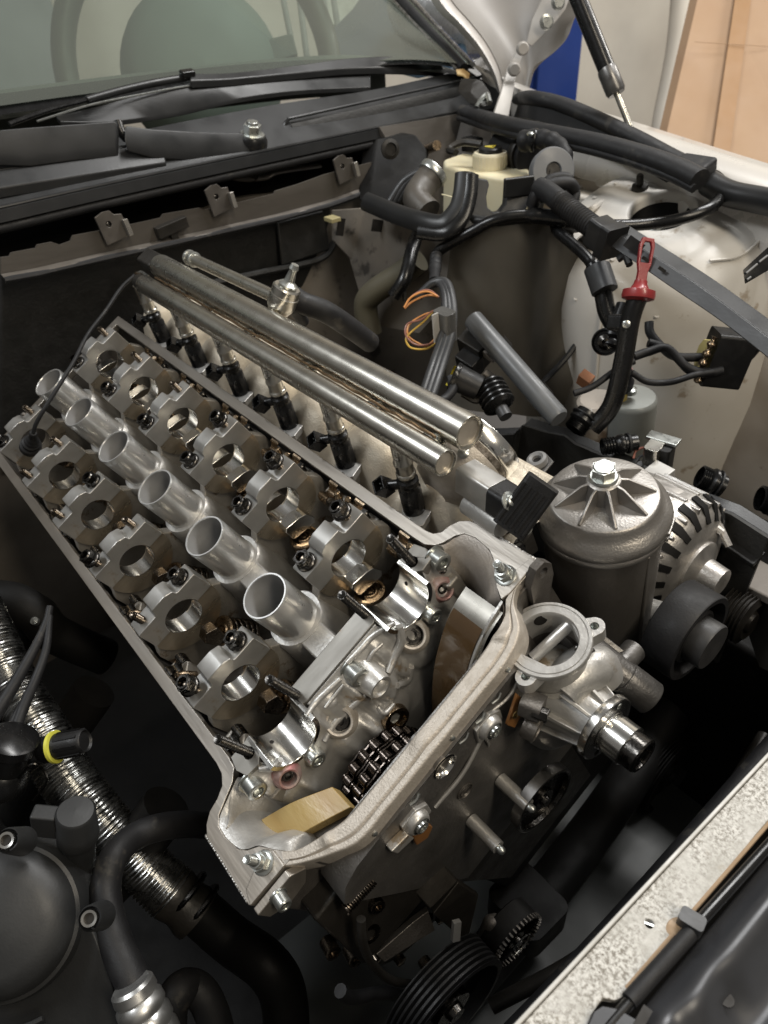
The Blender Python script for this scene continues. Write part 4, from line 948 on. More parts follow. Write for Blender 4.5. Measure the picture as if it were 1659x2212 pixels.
build('return_spring', MB().tube(pts, .0007, 6, smooth=2), M_oily, ps, ME)
br2 = node('engine_bracket', 'angular dark steel bracket with a bright worn edge below the timing case', 'bracket', M=ME @ Tm(pE(930, 1920, x=.61)))
M_edge = mat('worn_dark_bracket', (.11, .10, .085), .7, .45, (.05, .045, .04), 45, .6, .2, 300)
A_ = [pE(860, 1890, x=.600), pE(925, 1835, x=.600), pE(990, 1905, x=.622), pE(930, 1965, x=.622)]
B_ = [pE(990, 1905, x=.622), pE(1035, 1935, x=.63), pE(1010, 2040, x=.63), pE(935, 1975, x=.622)]
for q_ in (A_, B_):
    build('bracket_plate', MB().add(q_ + [p - V((.006, 0, .006)) for p in q_], [(0, 1, 2, 3), (7, 6, 5, 4), (0, 4, 5, 1), (1, 5, 6, 2), (2, 6, 7, 3), (3, 7, 4, 0)]), M_edge, br2, ME, bevel=.0015)
C_ = [pE(895, 1990, x=.615), pE(925, 1968, x=.618), pE(940, 2010, x=.625), pE(830, 2080, x=.62), pE(812, 2062, x=.615)]
build('worn_arm', MB().add(C_ + [p - V((.006, 0, .006)) for p in C_], [(0, 1, 2, 3, 4), (9, 8, 7, 6, 5)] + [(i, (i + 1) % 5, 5 + (i + 1) % 5, 5 + i) for i in range(5)]), M_castdk, br2, ME, bevel=.001)
ten = node('belt_tensioner', 'dull cast tensioner arm curving beside the toothed pulley', 'tensioner', M=ME @ Tm(pE(1000, 2050, x=.63)))
build('tensioner_arm', MB().tube([pE(965, 2120, x=.63), pE(1000, 2105, x=.635), pE(1035, 2060, x=.64), pE(1055, 1995, x=.64), pE(1075, 1982, x=.64)], lambda t, L: .009 - .004 * t, 12, flat=.5), M_castdk, ten, ME)
build('tensioner_bolt', MB().lathe([(.005, -.01), (.005, .004), (.003, .006), (0, .006)], frame(pE(930, 2098, x=.64), (1, 0, .3)), 20), M_oily, ten, ME)
build('arm_tab', MB().box(-.008, .008, -.003, .003, -.002, .002, frame(pE(985, 2010, x=.64), (1, 0, .5), (0, .7, .7))), M_castlt, ten, ME)

# ================================================================ DIM PARTS UNDER THE ENGINE FRONT
sbf = node('subframe', 'dim black front subframe beam crossing below the pulleys', 'subframe', (.6, .1, -.42))
build('cross_beam', MB().tube([(.58, -.50, -.44), (.60, -.25, -.46), (.60, .05, -.46), (.58, .30, -.44), (.54, .55, -.38)], .026, 14, flat=.7), M_void, sbf)
build('beam_bracket', MB().prism(rrect(.07, .06, .012), -.44, -.40, Tm((.60, .14, 0))), M_void, sbf, bevel=.004)
build('undertray', MB().box(.42, .735, -.10, .44, -.505, -.50), mat('undertray_reflection_tone', (.045, .048, .045), 0, .5, (.025, .027, .026), 9, .5, .1, 60), sbf)  # tray toned lighter to imitate a faint bluish grey reflection patch
for k, (pts_, r_, m_) in enumerate((([(.70, -.30, -.22), (.70, -.10, -.25), (.705, .10, -.24), (.71, .34, -.18)], .011, M_rub), ([(.66, .02, -.33), (.69, .10, -.30), (.70, .22, -.31), (.68, .40, -.27)], .007, M_grime), ([(.55, -.22, -.30), (.60, -.18, -.27), (.66, -.17, -.28), (.71, -.20, -.32)], .010, M_rub))):
    build('low_pipe', MB().tube(pts_, r_, 12), m_, sbf)
cmp_ = node('compressor', 'dull dark compressor body half hidden below the bracket', 'compressor', M=ME @ Tm((.58, -.06, -.25)))
build('compressor_body', MB().lathe([(.030, -.10), (.050, -.09), (.052, -.02), (.046, -.008), (.020, 0)], frame(pE(900, 2010, x=.585), (1, 0, 0)), 36, cap=False), M_grime, cmp_, ME)
for k in range(5):
    build('body_bolt', MB().lathe([(.0052, -.006), (.0052, .003), (.003, .004), (0, .004)], frame(pE(900, 2010, x=.585), (1, 0, 0)) @ Matrix.Rotation(1.256 * k, 4, 'Z') @ Tm((.043, 0, -.004)), 14), M_oily, cmp_, ME)
# ================================================================ ENGINE BAY SHELL
M_wall = mat('dirty_firewall_paint', (.17, .150, .125), .1, .55, (.055, .047, .038), 9, .55, .3, 60, None, .1, speck=((.03, .025, .02), 14, .60))
M_ins = mat('black_insulation', (.014, .0135, .013), 0, .55, (.009, .009, .008), 30, .6, .5, 220)
M_white = mat('dirty_white_paint', (.62, .60, .565), 0, .46, (.46, .43, .38), 9, .6, .1, 120, None, .1, speck=((.34, .29, .23), 26, .60), coat=.05, detail=10)
M_white2 = mat('grimy_white_paint', (.47, .43, .38), 0, .45, (.25, .21, .17), 6, .55, .2, 100, None, .1, speck=((.12, .085, .06), 12, .58), coat=.15)
M_body = mat('pale_body_paint', (.52, .50, .47), .15, .28, (.58, .55, .51), 8, .5, 0, 100, None, .05, coat=.6)
M_cowl = mat('faded_black_plastic', (.017, .0175, .0185), 0, .36, (.011, .0115, .012), 14, .6, .1, 700, None, .08, spec=.4)
def quad_sheet(pts, th, nrm=(0, 0, 1)):
    n = len(pts); off = V(nrm).normalized() * th
    pts = [V(p) for p in pts]
    return MB().add(pts + [p - off for p in pts], [tuple(range(n)), tuple(range(2 * n - 1, n - 1, -1))] + [(i, (i + 1) % n, n + (i + 1) % n, n + i) for i in range(n)])
# floor of the bay, sides, radiator side
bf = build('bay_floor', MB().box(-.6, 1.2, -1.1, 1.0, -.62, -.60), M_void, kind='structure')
fw = node('firewall', 'dirty brown metal firewall behind the cylinder head', 'firewall', (-.17, .2, -.3))
rows = []
for j in range(15):
    z = .125 - .62 * j / 14; row = []
    for k in range(61):
        y = -1.0 + 1.62 * k / 60
        x = -.185 + .016 * math.sin(y * 9 + 1) * math.sin(z * 13) + .02 * math.exp(-((y - .42) / .06) ** 2) + .014 * math.sin(y * 31) * (1 if y > .3 else .2)
        if y > .44: x += (y - .44) * .8
        row.append((x, y, z))
    rows.append(row)
build('panel', MB().loft(rows, .01, (1, 0, 0)), M_wall, fw, smooth=80)
ins = [pW(0, 560, x=-.15), pW(330, 520, x=-.15), pW(745, 430, x=-.15), pW(738, 470, x=-.15), pW(765, 540, x=-.15), pW(700, 600, x=-.16), pW(620, 640, x=-.16), pW(0, 1000, x=-.17)]
build('insulation_mat', quad_sheet(ins, .015, (1, 0, 0)), M_ins, fw, bevel=.004)
build('insulation_fold', MB().tube([pW(420, 620, x=-.142), pW(560, 590, x=-.140), pW(690, 560, x=-.140), pW(725, 520, x=-.142)], .005, 8), M_ins, fw)
build('insulation_mat', quad_sheet([pW(600, 480, x=-.138), pW(700, 455, x=-.138), pW(715, 540, x=-.138), pW(610, 575, x=-.138)], .006, (1, 0, 0)), M_ins, fw, bevel=.003)
# seam flange with its upright clips
M_fl = mat('grey_brown_flange', (.105, .095, .083), .3, .42, (.05, .043, .036), 20, .6, .2, 200, (1, .2, 1), .1)
fl = node('firewall_flange', 'long grey brown sheet metal flange with upright clips along the firewall top', 'flange', (-.13, .2, .12))
def fy(x, t): return None
top_px = [(0, 555), (18, 553), (22, 545), (75, 535), (78, 528), (110, 522), (128, 528), (150, 520), (155, 508), (215, 497), (300, 480), (345, 470), (350, 462), (430, 448), (440, 452), (500, 440), (590, 418), (592, 412), (640, 398), (700, 376), (800, 350)]
bot_px = [(0, 590), (75, 577), (150, 560), (215, 545), (300, 527), (345, 517), (430, 498), (500, 482), (590, 462), (640, 449), (700, 433), (800, 398)]
def interp(pts, x):
    for (a, b), (c, d) in zip(pts, pts[1:]):
        if a <= x <= c: return b + (d - b) * (x - a) / max(c - a, 1e-6)
    return pts[-1][1]
xs = sorted(set([p[0] for p in top_px] + [p[0] for p in bot_px]))
A = [pW(x, interp(top_px, x), x=-.136) for x in xs]; B = [pW(x, interp(bot_px, x), x=-.134) for x in xs]
build('upright_web', MB().strip(A, B, .0025, (-1, 0, 0)), M_fl, fl)
C_ = [p + V((.014, 0, -.002)) for p in B]
build('lower_lip', MB().strip(B, C_, .002), mat('worn_flange_lip', (.22, .20, .18), .4, .4, (.09, .08, .068), 30, .6, .2, 200), fl, bevel=.0005)
C2 = [p + V((.012, 0, -.012)) for p in B]
build('rubber_edge', MB().tube([p + V((.013, 0, -.005)) for p in B], lambda t, L: .0035 + .0008 * math.sin(L * 70), 8, smooth=0), M_rub, fl)
for i, (px, py) in enumerate(((248, 487), (478, 428), (748, 362))):
    a = pW(px, py, x=-.128); Fx = frame(a, (1, 0, .15), (0, 1, .12))
    c = build('upright_clip', MB().prism([(-.019, -.018), (-.020, .016), (-.009, .019), (.000, .018), (.004, .012), (.013, .010), (.015, -.016)], -.0015, .002, Fx, holes=[circ(-.007, .004, .0035, 14)]), mat('clip_steel', (.11, .10, .09), .7, .4, (.10, .09, .08), 40), fl, bevel=.0006)
    build('clip_bolt', MB().lathe([(.0034, 0), (.0034, .002), (.002, .003), (0, .003)], frame(Fx @ V((-.007, .004, -.002)), (1, 0, .15)), 12), M_dark, c)
    build('clip_tongue', MB().box(.009, .015, -.016, .004, .002, .010, Fx), mat('bright_clip_tongue', (.36, .34, .31), .8, .35), c, bevel=.0008)
build('rubber_block', MB().box(-.022, .022, -.008, .006, -.003, .008, frame(pW(368, 488, x=-.13), (1, 0, 0), (0, 1, .15))).box(-.005, .005, -.022, -.006, -.003, .006, frame(pW(368, 492, x=-.13), (1, 0, 0), (0, 1, .15))), M_grime, fl, bevel=.001)
# wiper linkage in the dark slot
wl = node('wiper_linkage', 'dull metal wiper linkage arm inside the dark slot under the cowl', 'linkage', pW(560, 375, x=-.19))
build('linkage_arm', MB().tube([pW(470, 372, x=-.20), pW(520, 384, x=-.19), pW(570, 382, x=-.19), pW(600, 370, x=-.19), pW(690, 358, x=-.20)], lambda t, L: .010 * (1 - .4 * t), 12, flat=.5), mat('linkage_metal', (.30, .28, .26), .8, .4), wl)
build('linkage_pivot', MB().cyl(pW(540, 380, x=-.18), pW(535, 350, x=-.20), .012), M_grime, wl)
build('wire_bundle', MB().tube([pW(0, 445, x=-.17), pW(60, 452, x=-.17), pW(140, 448, x=-.17), pW(200, 432, x=-.18)], .004, 8), M_rub, wl)
build('slot_back', MB().box(-.26, -.255, -.9, .78, -.05, .16), M_void, wl)

# ================================================================ COWL
cw_ = node('cowl', 'faded black plastic cowl panel under the windscreen with stepped edges', 'cowl', (-.2, .2, .18))
lip = [pW(-60, 466, x=-.150), pW(0, 455, x=-.150), pW(200, 410, x=-.151), pW(400, 367, x=-.153), pW(600, 325, x=-.156), pW(800, 283, x=-.158), pW(1000, 243, x=-.160), pW(1120, 212, x=-.165)]
mid = [pW(-60, 400, x=-.178), pW(0, 392, x=-.178), pW(200, 355, x=-.180), pW(400, 322, x=-.182), pW(600, 288, x=-.184), pW(800, 250, x=-.187), pW(1000, 208, x=-.188), pW(1060, 186, x=-.19)]
back = [pW(-60, 315, x=-.215), pW(0, 310, x=-.215), pW(200, 300, x=-.218), pW(400, 262, x=-.226), pW(600, 225, x=-.232), pW(800, 195, x=-.235), pW(940, 165, x=-.235), pW(1010, 150, x=-.232)]
R_ = [smooth_path(r, 6) for r in (lip, mid, back)]
dark_back = [p + V((-.045, 0, -.028)) for p in R_[2]]
build('cowl_deck', MB().loft([R_[0], R_[1], R_[2], dark_back], .004, (0, 0, 1)), M_cowl, cw_, smooth=30)
build('lip_fold', MB().strip([p + V((.0005, 0, .0005)) for p in R_[0]], [p + V((.003, 0, -.012)) for p in R_[0]], .003, (1, 0, 0)), M_cowl, cw_)
build('edge_seal', MB().tube([p + V((-.004, 0, -.019)) for p in R_[0]], .0062, 10, smooth=0), M_rub, cw_)
build('edge_bead', MB().tube([p + V((-.003, 0, .0025)) for p in R_[0]], .0022, 8, smooth=0), M_cowl, cw_)
def ledge(px4, h, m, x0):
    pts = [pW(a, b, x=x) for (a, b), x in zip(px4, x0)]
    return quad_sheet(pts, h)
build('raised_ledge', ledge([(-30, 372), (352, 302), (358, 350), (-30, 410)], .012, M_cowl, (-.178, -.186, -.163, -.160)), M_cowl, cw_, bevel=.002)
build('raised_ledge', MB().strip([pW(-30, 345, x=-.19), pW(180, 322, x=-.19), pW(352, 303, x=-.19)], [pW(-30, 372, x=-.178), pW(180, 336, x=-.183), pW(354, 312, x=-.186)], .01), M_cowl, cw_, bevel=.001)
for a, b, w2 in (((612, 258), (1040, 165), .0022), ((618, 278), (1040, 183), .0016)):
    build('louver_rib', MB().tube([pW(a[0], a[1] + 20, x=-.196), pW(a[0] + 12, a[1], x=-.197), pW(a[0] + 60, a[1] - 12, x=-.198), pW(b[0], b[1], x=-.205)], w2, 8), M_cowl, cw_)
build('louver_recess', ledge([(628, 268), (1030, 178), (1060, 190), (640, 288)], .002, M_ins, (-.192, -.197, -.190, -.186)), M_ins, cw_)
build('corner_cover', quad_sheet([pW(1000, 200, x=-.186), pW(1060, 188, x=-.19), pW(1130, 222, x=-.15), pW(1125, 215, x=-.16), pW(1000, 247, x=-.158), pW(900, 268, x=-.16)], .003), M_cowl, cw_, bevel=.001)
# near wiper arm
wa = node('wiper', 'near black wiper arm ending at a bright hexagon nut on the cowl', 'wiper', pW(545, 290, x=-.2))
def arm(pxs, m=M_gloss, w_=None):
    A = [pW(a, b, x=x) for a, b, c, d, x in pxs]; B = [pW(c, d, x=x + .012) for a, b, c, d, x in pxs]
    return MB().strip(A, B, .014)
build('arm', arm([(-60, 282, -60, 330, -.188), (60, 272, 60, 335, -.188), (160, 265, 160, 322, -.188), (252, 258, 252, 316, -.188)]), M_cowl, wa, bevel=.003, seg=3)
build('arm_head', arm([(268, 268, 268, 302, -.182), (330, 276, 330, 320, -.180), (430, 282, 430, 325, -.178), (520, 284, 520, 325, -.176), (572, 290, 572, 318, -.174)]), M_cowl, wa, bevel=.003, seg=3)
build('arm_joint', MB().tube([pW(254, 262, x=-.198), pW(262, 285, x=-.192), pW(275, 300, x=-.190)], .006, 10), M_gloss, wa)
Fw = frame(pW(545, 293, x=-.176), (.25, .05, 1))
build('pivot_boss', MB().lathe([(.022, -.022), (.021, -.004), (.018, .001), (0, .001)], Fw, 36), M_gloss, wa)
build('pivot_washer', MB().lathe([(.0165, .001), (.0165, .003), (.013, .004)], Fw, 32), M_bolt, wa)
build('pivot_nut', MB().prism(circ(0, 0, .0125, 6, 10, 370), .004, .015, Fw).lathe([(.0085, .015), (.0075, .019), (0, .0195)], Fw, 20, cap=False), M_bolt, wa, bevel=.001)
wb = node('wiper', 'far black wiper blade lying along the foot of the windscreen', 'wiper', pW(400, 175, x=-.27))
pp = [(20, 268, -.236), (110, 236, -.246), (188, 216, -.252), (260, 196, -.258), (330, 180, -.262), (400, 168, -.266)]
build('blade_rubber', MB().tube([pW(a, b, x=x) for a, b, x in pp[:3]], .0030, 8), M_gloss, wb)
build('blade_spine', MB().tube([pW(a, b, x=x) for a, b, x in pp[2:]] + [pW(400, 166, x=-.266)], .0050, 10), M_cowl, wb)
build('blade_edge', MB().tube([pW(80, 262, x=-.236), pW(190, 228, x=-.243), pW(300, 205, x=-.25), pW(420, 184, x=-.255), pW(600, 166, x=-.258), pW(800, 158, x=-.258)], .0013, 6), M_bolt, wb)
build('blade_joint', MB().box(-.010, .010, -.006, .006, -.004, .008, frame(pW(405, 165, x=-.262), (.3, 0, 1), (0, 1, 0))), M_gloss, wb, bevel=.002)
A = [(410, 158), (500, 156), (640, 140), (760, 124), (880, 120), (950, 126)]; B = [(410, 174), (500, 170), (640, 157), (760, 147), (880, 148), (960, 154)]
build('second_arm', MB().strip(smooth_path([pW(a, b, x=-.262) for a, b in A], 5), smooth_path([pW(a, b, x=-.250) for a, b in B], 5), .010), M_cowl, wb, bevel=.002)
A = [(120, 250), (200, 232), (300, 205), (420, 184), (600, 166), (800, 158)]; B = [(130, 262), (240, 262), (380, 242), (500, 215), (640, 196), (800, 188)]
build('wind_deflector', MB().strip(smooth_path([pW(a, b, x=-.256) for a, b in A], 5), smooth_path([pW(a, b, x=-.240) for a, b in B], 5), .006), M_cowl, wb, bevel=.001)

# ================================================================ WINDSCREEN + CABIN
def glassmat():
    m = bpy.data.materials.new('windscreen_glass'); m.use_nodes = True; nt = m.node_tree; N = nt.nodes; L = nt.links
    for n in list(N): N.remove(n)
    o = N.new('ShaderNodeOutputMaterial'); t = N.new('ShaderNodeBsdfTransparent'); t.inputs[0].default_value = (.68, .78, .72, 1)
    g_ = N.new('ShaderNodeBsdfGlossy'); g_.inputs['Roughness'].default_value = .02; g_.inputs[0].default_value = (.9, .95, .92, 1)
    d = N.new('ShaderNodeBsdfDiffuse'); d.inputs[0].default_value = (.42, .45, .40, 1)
    f = N.new('ShaderNodeFresnel'); f.inputs[0].default_value = 1.5
    m1 = N.new('ShaderNodeMixShader'); m1.inputs[0].default_value = .15; L.new(t.outputs[0], m1.inputs[1]); L.new(d.outputs[0], m1.inputs[2])
    m2 = N.new('ShaderNodeMixShader'); L.new(f.outputs[0], m2.inputs[0]); L.new(m1.outputs[0], m2.inputs[1]); L.new(g_.outputs[0], m2.inputs[2])
    L.new(m2.outputs[0], o.inputs[0]); return m
ws = node('windscreen', 'raked windscreen glass with a pale bright trim strip down its right pillar', 'windscreen', (-.25, .3, .27))
wbase = [V((-.255, -.75, .262)), V((-.285, -.3, .268)), V((-.295, .1, .270)), V((-.285, .45, .268)), V((-.250, .70, .262)), V((-.205, .80, .252))]
wtop = [V((-1.0, -.62, .72)), V((-1.03, -.25, .74)), V((-1.04, .1, .745)), V((-1.03, .38, .74)), V((-1.0, .55, .72)), V((-.97, .60, .70))]
pil = [pW(1022, 140, x=-.205), pW(960, 75, x=-.30), pW(890, 0, x=-.42), pW(800, -95, x=-.60)]
wbase[-1] = pil[0]; wtop[-1] = pil[3] + (pil[3] - pil[2]) * .6; wtop[-2] = wtop[-1] + V((-.02, -.05, .005))
wb_s, wt_s = smooth_path(wbase, 6), smooth_path(wtop, 6)
build('glass', MB().loft([[a.lerp(b, t) for a, b in zip(wb_s, wt_s)] for t in (0, .25, .5, .75, 1)]), glassmat(), ws, smooth=80)
build('black_border', MB().loft([[a.lerp(b, t) + V((.001, 0, -.004)) for a, b in zip(wb_s, wt_s)] for t in (-.01, .03)]), M_gloss, ws)
build('bright_trim', MB().tube(pil, .0045, 8), mat('brushed_trim', (.75, .73, .69), 1, .25), ws)
build('pillar_seal', MB().tube([p + V((-.002, -.020, -.004)) for p in pil], .009, 10), M_rub, ws)
build('inner_trim', MB().tube([p + V((-.002, -.036, -.003)) for p in pil], .0025, 8), mat('brushed_trim_dim', (.5, .49, .47), 1, .3), ws)
dash = node('dashboard', 'grey green dashboard top seen through the windscreen', 'dashboard', (-.6, .1, .2))
M_dash = mat('grey_green_vinyl', (.115, .125, .110), 0, .55, (.085, .095, .082), 30, .5, .3, 500)
rows = []
for j, (dx, z) in enumerate(((-.02, -.02), (-.10, .015), (-.25, .045), (-.40, .052), (-.48, .03), (-.52, -.06), (-.52, -.3))):
    rows.append([p + V((dx * .45, 0, z * .2 - .012)) for p in wb_s])
build('dash_top', MB().loft(rows), M_dash, dash, smooth=60)

cab = node('cabin_interior', 'pale grey seats and rear of the cabin behind the windscreen', 'cabin', (-1.6, .1, .2))
build('seat_back', MB().prism(rrect(.50, .75, .12), 0, .14, frame((-1.5, .30, .30), (1, 0, .25), (0, 1, 0))), mat('pale_seat_cloth', (.13, .14, .135), 0, .7, (.09, .10, .095), 6), cab, bevel=.04, seg=4)
build('seat_back', MB().prism(rrect(.50, .75, .12), 0, .14, frame((-1.5, -.42, .30), (1, 0, .25), (0, 1, 0))), mat('grey_seat_cloth', (.08, .083, .08), 0, .7, (.05, .053, .05), 6), cab, bevel=.04, seg=4)
build('cabin_wall', MB().box(-2.3, -2.28, -.9, .74, -.2, .9), mat('cabin_beige', (.19, .19, .17), 0, .7, (.14, .14, .125), 2), cab)

stw = subnode('steering_wheel', cab)
cS = pW(440, 150, d=1.42); aS = V((.86, -.35, .36)).normalized(); FS = frame(cS, aS, (0, 1, 0))
ring = [FS @ V((.25 * math.cos(2 * math.pi * k / 40), .25 * math.sin(2 * math.pi * k / 40), 0)) for k in range(40)]
build('rim', MB().tube(ring, .022, 14, smooth=2, closed=True), mat('olive_leather', (.085, .08, .062), 0, .5, (.06, .056, .045), 20), stw)
build('airbag_cover', MB().lathe([(.155, -.03), (.15, .0), (.12, .03), (.06, .042), (0, .045)], FS, 40), mat('teal_grey_vinyl', (.19, .215, .195), 0, .6, (.15, .17, .155), 5), stw, smooth=80)
build('spoke', MB().box(-.185, .185, -.02, .02, -.012, .012, FS).box(-.02, .02, -.185, 0, -.012, .012, FS), M_dash, stw, bevel=.004)
build('blue_reflection_sheet', quad_sheet([pW(740, 130, d=1.75), pW(690, 90, d=1.85), pW(760, 20, d=1.9), pW(800, -40, d=1.9), pW(980, 30, d=1.62), pW(1010, 150, d=1.55), pW(900, 170, d=1.6)], .02, (.3, -1, 0)), mat('blue_reflection_tone', (.014, .040, .085), .1, .25, (.020, .04, .05), 4, .5, .1, 20, coat=.5), cab, bevel=.01)  # added blue sheet standing in for the dark blue reflection on the glass
build('white_reflection_sheet', quad_sheet([pW(600, -60, d=2.1), pW(880, -60, d=2.1), pW(820, 40, d=2.1), pW(745, 75, d=2.1)], .02, (1, 0, 0)), mat('white_reflection_tone', (.42, .42, .36), 0, .6), cab)  # added pale sheet that imitates the triangular white reflection on the windscreen
for a_, b_ in ((640, 560), (665, 600), (720, 650), (742, 672)):
    build('cabin_seam', MB().tube([pW(b_ + 40, -60, d=2.0), pW(a_, 140, d=1.9)], .008, 8, smooth=0), mat('seam_grey', (.16, .17, .15), 0, .6), cab)

# ================================================================ FENDER, HOOD, STRUT
fd = node('fender', 'pale body coloured front fender edge running back to the windscreen pillar', 'fender', (.1, .75, .1))
outer = [pW(1012, 133, x=-.225), pW(1150, 192, y=.805), pW(1270, 232, y=.80), pW(1400, 272, y=.79), pW(1530, 313, y=.78), pW(1659, 353, y=.765), pW(1760, 383, y=.75)]
inner = [pW(1075, 205, x=-.19), pW(1160, 245, y=.74), pW(1275, 290, y=.735), pW(1390, 332, y=.725), pW(1500, 378, y=.715), pW(1659, 432, y=.70), pW(1760, 470, y=.69)]
O_, I_ = smooth_path(outer, 6), smooth_path(inner, 6)
rows = [[p + V((0, 0, -.06)) for p in I_], I_, [a.lerp(b, .12) + V((0, 0, .006)) for a, b in zip(I_, O_)], [a.lerp(b, .5) + V((0, 0, .007)) for a, b in zip(I_, O_)], O_, [p + V((0, .03, -.02)) for p in O_], [p + V((0, .06, -.12)) for p in O_], [p + V((0, .06, -.5)) for p in O_]]
build('fender_skin', MB().loft(rows), M_body, fd, smooth=50)
hd = node('hood', 'pale underside corner of the raised hood with its hinge bracket', 'hood', pW(1180, 60, d=1.2))
Hd = 1.20
def H(px, py, d=Hd): return pW(px, py, d=d)
left = [H(905, -60), H(940, 15), H(985, 60), H(1030, 110), H(1065, 165), H(1082, 215), H(1090, 262)]
lf2 = [H(950, -60), H(985, 5), H(1022, 48), H(1058, 95), H(1085, 150), H(1095, 205), H(1098, 262)]
rgt = [H(1255, -60, 1.12), H(1250, 8, 1.12), H(1238, 45, 1.12), H(1222, 85, 1.13), H(1190, 118, 1.15), H(1160, 138, 1.17), H(1150, 152, 1.18)]
Ls_, L2_, Rg_ = smooth_path(left, 5), smooth_path(lf2, 5), smooth_path(rgt, 5)
fwd = V((.35, -.6, .1)).normalized()
rows = []
for t in range(9):
    u = t / 8
    rows.append([a.lerp(b, u) + fwd * (-.045 * math.sin(math.pi * u) + (.02 * math.exp(-((u - .0) / .08) ** 2))) for a, b in zip(L2_, Rg_)])
build('inner_panel', MB().loft(rows, .004, fwd), mat('hood_inner_paint', (.26, .245, .225), .1, .45, (.20, .185, .17), 5, .5, 0, 100, None, .05), hd, smooth=70)
build('rolled_edge', MB().loft([Ls_, [a.lerp(b, .5) + fwd * .022 for a, b in zip(Ls_, L2_)], [p + fwd * .018 for p in L2_]], .004, fwd), mat('hood_edge_paint', (.42, .39, .36), .1, .4), hd, smooth=70)
hin = subnode('hinge', hd)
ha = [H(1118, 108, 1.12), H(1128, 98, 1.12), H(1130, 118, 1.12), H(1118, 150, 1.12), H(1092, 290, 1.10), H(1062, 300, 1.10), H(1065, 250, 1.10), H(1082, 200, 1.11), H(1096, 150, 1.12)]
M_hin = mat('hinge_paint', (.34, .32, .295), .1, .4, (.26, .245, .225), 12)
build('hinge_arm', quad_sheet(ha, .006, (.8, -.5, 0)), M_hin, hin, bevel=.001)
for q in ((1110, 150, 1.108), (1074, 272, 1.09), (1128, 105, 1.11)):
    build('hinge_pivot', MB().lathe([(.0095, 0), (.0095, .005), (.007, .008), (0, .008)], frame(H(*q), (.8, -.55, .1)), 22), M_hin, hin)
build('hinge_plate', quad_sheet([H(1150, 40, 1.13), H(1165, 10, 1.12), H(1185, -30, 1.12), H(1240, -30, 1.11), H(1222, 20, 1.11), H(1190, 60, 1.12), H(1148, 100, 1.13), H(1138, 92, 1.13)], .004, (.8, -.5, 0)), M_hin, hin, bevel=.001)
for q in ((1180, 48, 1.108), (1205, 5, 1.10)):
    build('hinge_bolt', MB().lathe([(.0105, 0), (.0105, .002), (.008, .003)], frame(H(*q), (.8, -.55, .1)), 22).prism(circ(0, 0, .0075, 6), .003, .009, frame(H(*q), (.8, -.55, .1))), M_bolt, hin)
build('dark_bracket', quad_sheet([H(1030, 170, 1.16), H(1045, 175, 1.16), H(1062, 200, 1.15), H(1062, 225, 1.13), H(1045, 232, 1.13), H(1015, 200, 1.15), H(1020, 180, 1.16)], .03, (1, 0, 0)), M_grime, hin, bevel=.003)
build('bracket_edge', MB().tube([H(1030, 232, 1.14), H(1040, 215, 1.14), H(1052, 205, 1.14), H(1058, 222, 1.13)], .004, 8), M_bolt, hin)
lv = build('fallen_leaf', quad_sheet([pW(985, 150, x=-.20), pW(1000, 148, x=-.20), pW(1015, 158, x=-.19), pW(1012, 172, x=-.185), pW(1000, 162, x=-.19), pW(988, 160, x=-.195)], .002), mat('dry_leaf', (.50, .38, .16), 0, .6, (.30, .15, .05), 40), label='small dry yellow leaf caught in the corner of the cowl', cat='leaf')
gs = node('gas_strut', 'black gas strut with a thin steel rod standing on the fender edge', 'gas strut', pW(1372, 300, y=.72))
s0, s1 = pW(1372, 302, y=.722), pW(1228, -60, x=.05)
s1 = pW(1226, -60, d=.93)
du = (s1 - s0).normalized(); Ls2 = (s1 - s0).length
k1 = pW(1330, 195, d=.93)
tt = (k1 - s0).dot(du)
build('strut_rod', MB().cyl(s0, s0 + du * (tt + .02), .0040), M_steel, gs)
build('strut_collar', MB().lathe([(.0105, tt), (.0125, tt + .004), (.0125, tt + .030), (.0115, tt + .034)], frame(s0, du), 30), mat('grey_collar', (.16, .155, .15), .8, .35), gs)
build('strut_body', MB().lathe([(.0108, tt + .030), (.0108, Ls2)], frame(s0, du), 30), M_gloss, gs)
# seals along the fender
sl = node('fender_seal', 'long fat black rubber seals running along the inner edge of the fender', 'seal', pW(1300, 300, z=.2))
sA = [pW(1118, 214, x=-.11), pW(1150, 212, y=.73), pW(1210, 225, y=.72), pW(1290, 258, y=.715), pW(1380, 302, y=.71), pW(1460, 345, y=.70), pW(1520, 372, y=.69)]
build('upper_seal', MB().tube(sA, .0125, 14, flat=.8), M_rub, sl)
sW = [pW(1122, 220, x=-.115), pW(1200, 255, y=.705), pW(1290, 290, y=.70), pW(1380, 325, y=.695), pW(1460, 358, y=.69)]
build('seal_skirt', MB().strip(smooth_path(sA[:-1], 4), smooth_path([p + V((0, -.006, -.024)) for p in sA[:-1]], 4), .006, (0, 1, 0)), M_rub, sl)
sB = [pW(1000, 240, x=-.13), pW(1040, 253, x=-.08), pW(1100, 270, y=.66), pW(1200, 290, y=.655), pW(1300, 311, y=.65), pW(1400, 340, y=.645), pW(1470, 367, y=.64), pW(1512, 388, y=.635)]
build('lower_seal', MB().tube(sB, lambda t, L: .0125 + .002 * t, 14, flat=.8), M_rub, sl)
build('seal_groove', MB().tube([p + V((0, -.009, -.008)) for p in sB], .005, 10), M_rub, sl)
sC = [pW(1530, 395, y=.70), pW(1575, 418, y=.69), pW(1640, 432, y=.685), pW(1750, 455, y=.67)]
build('front_seal', MB().tube(sC, .0145, 14), M_cowl, sl)
build('seal_end_cap', MB().box(-.022, .022, -.014, .014, -.008, .010, frame(pW(1500, 362, y=.69), (0, -.3, 1), (1, 0, 0))), M_rub, sl, bevel=.004)

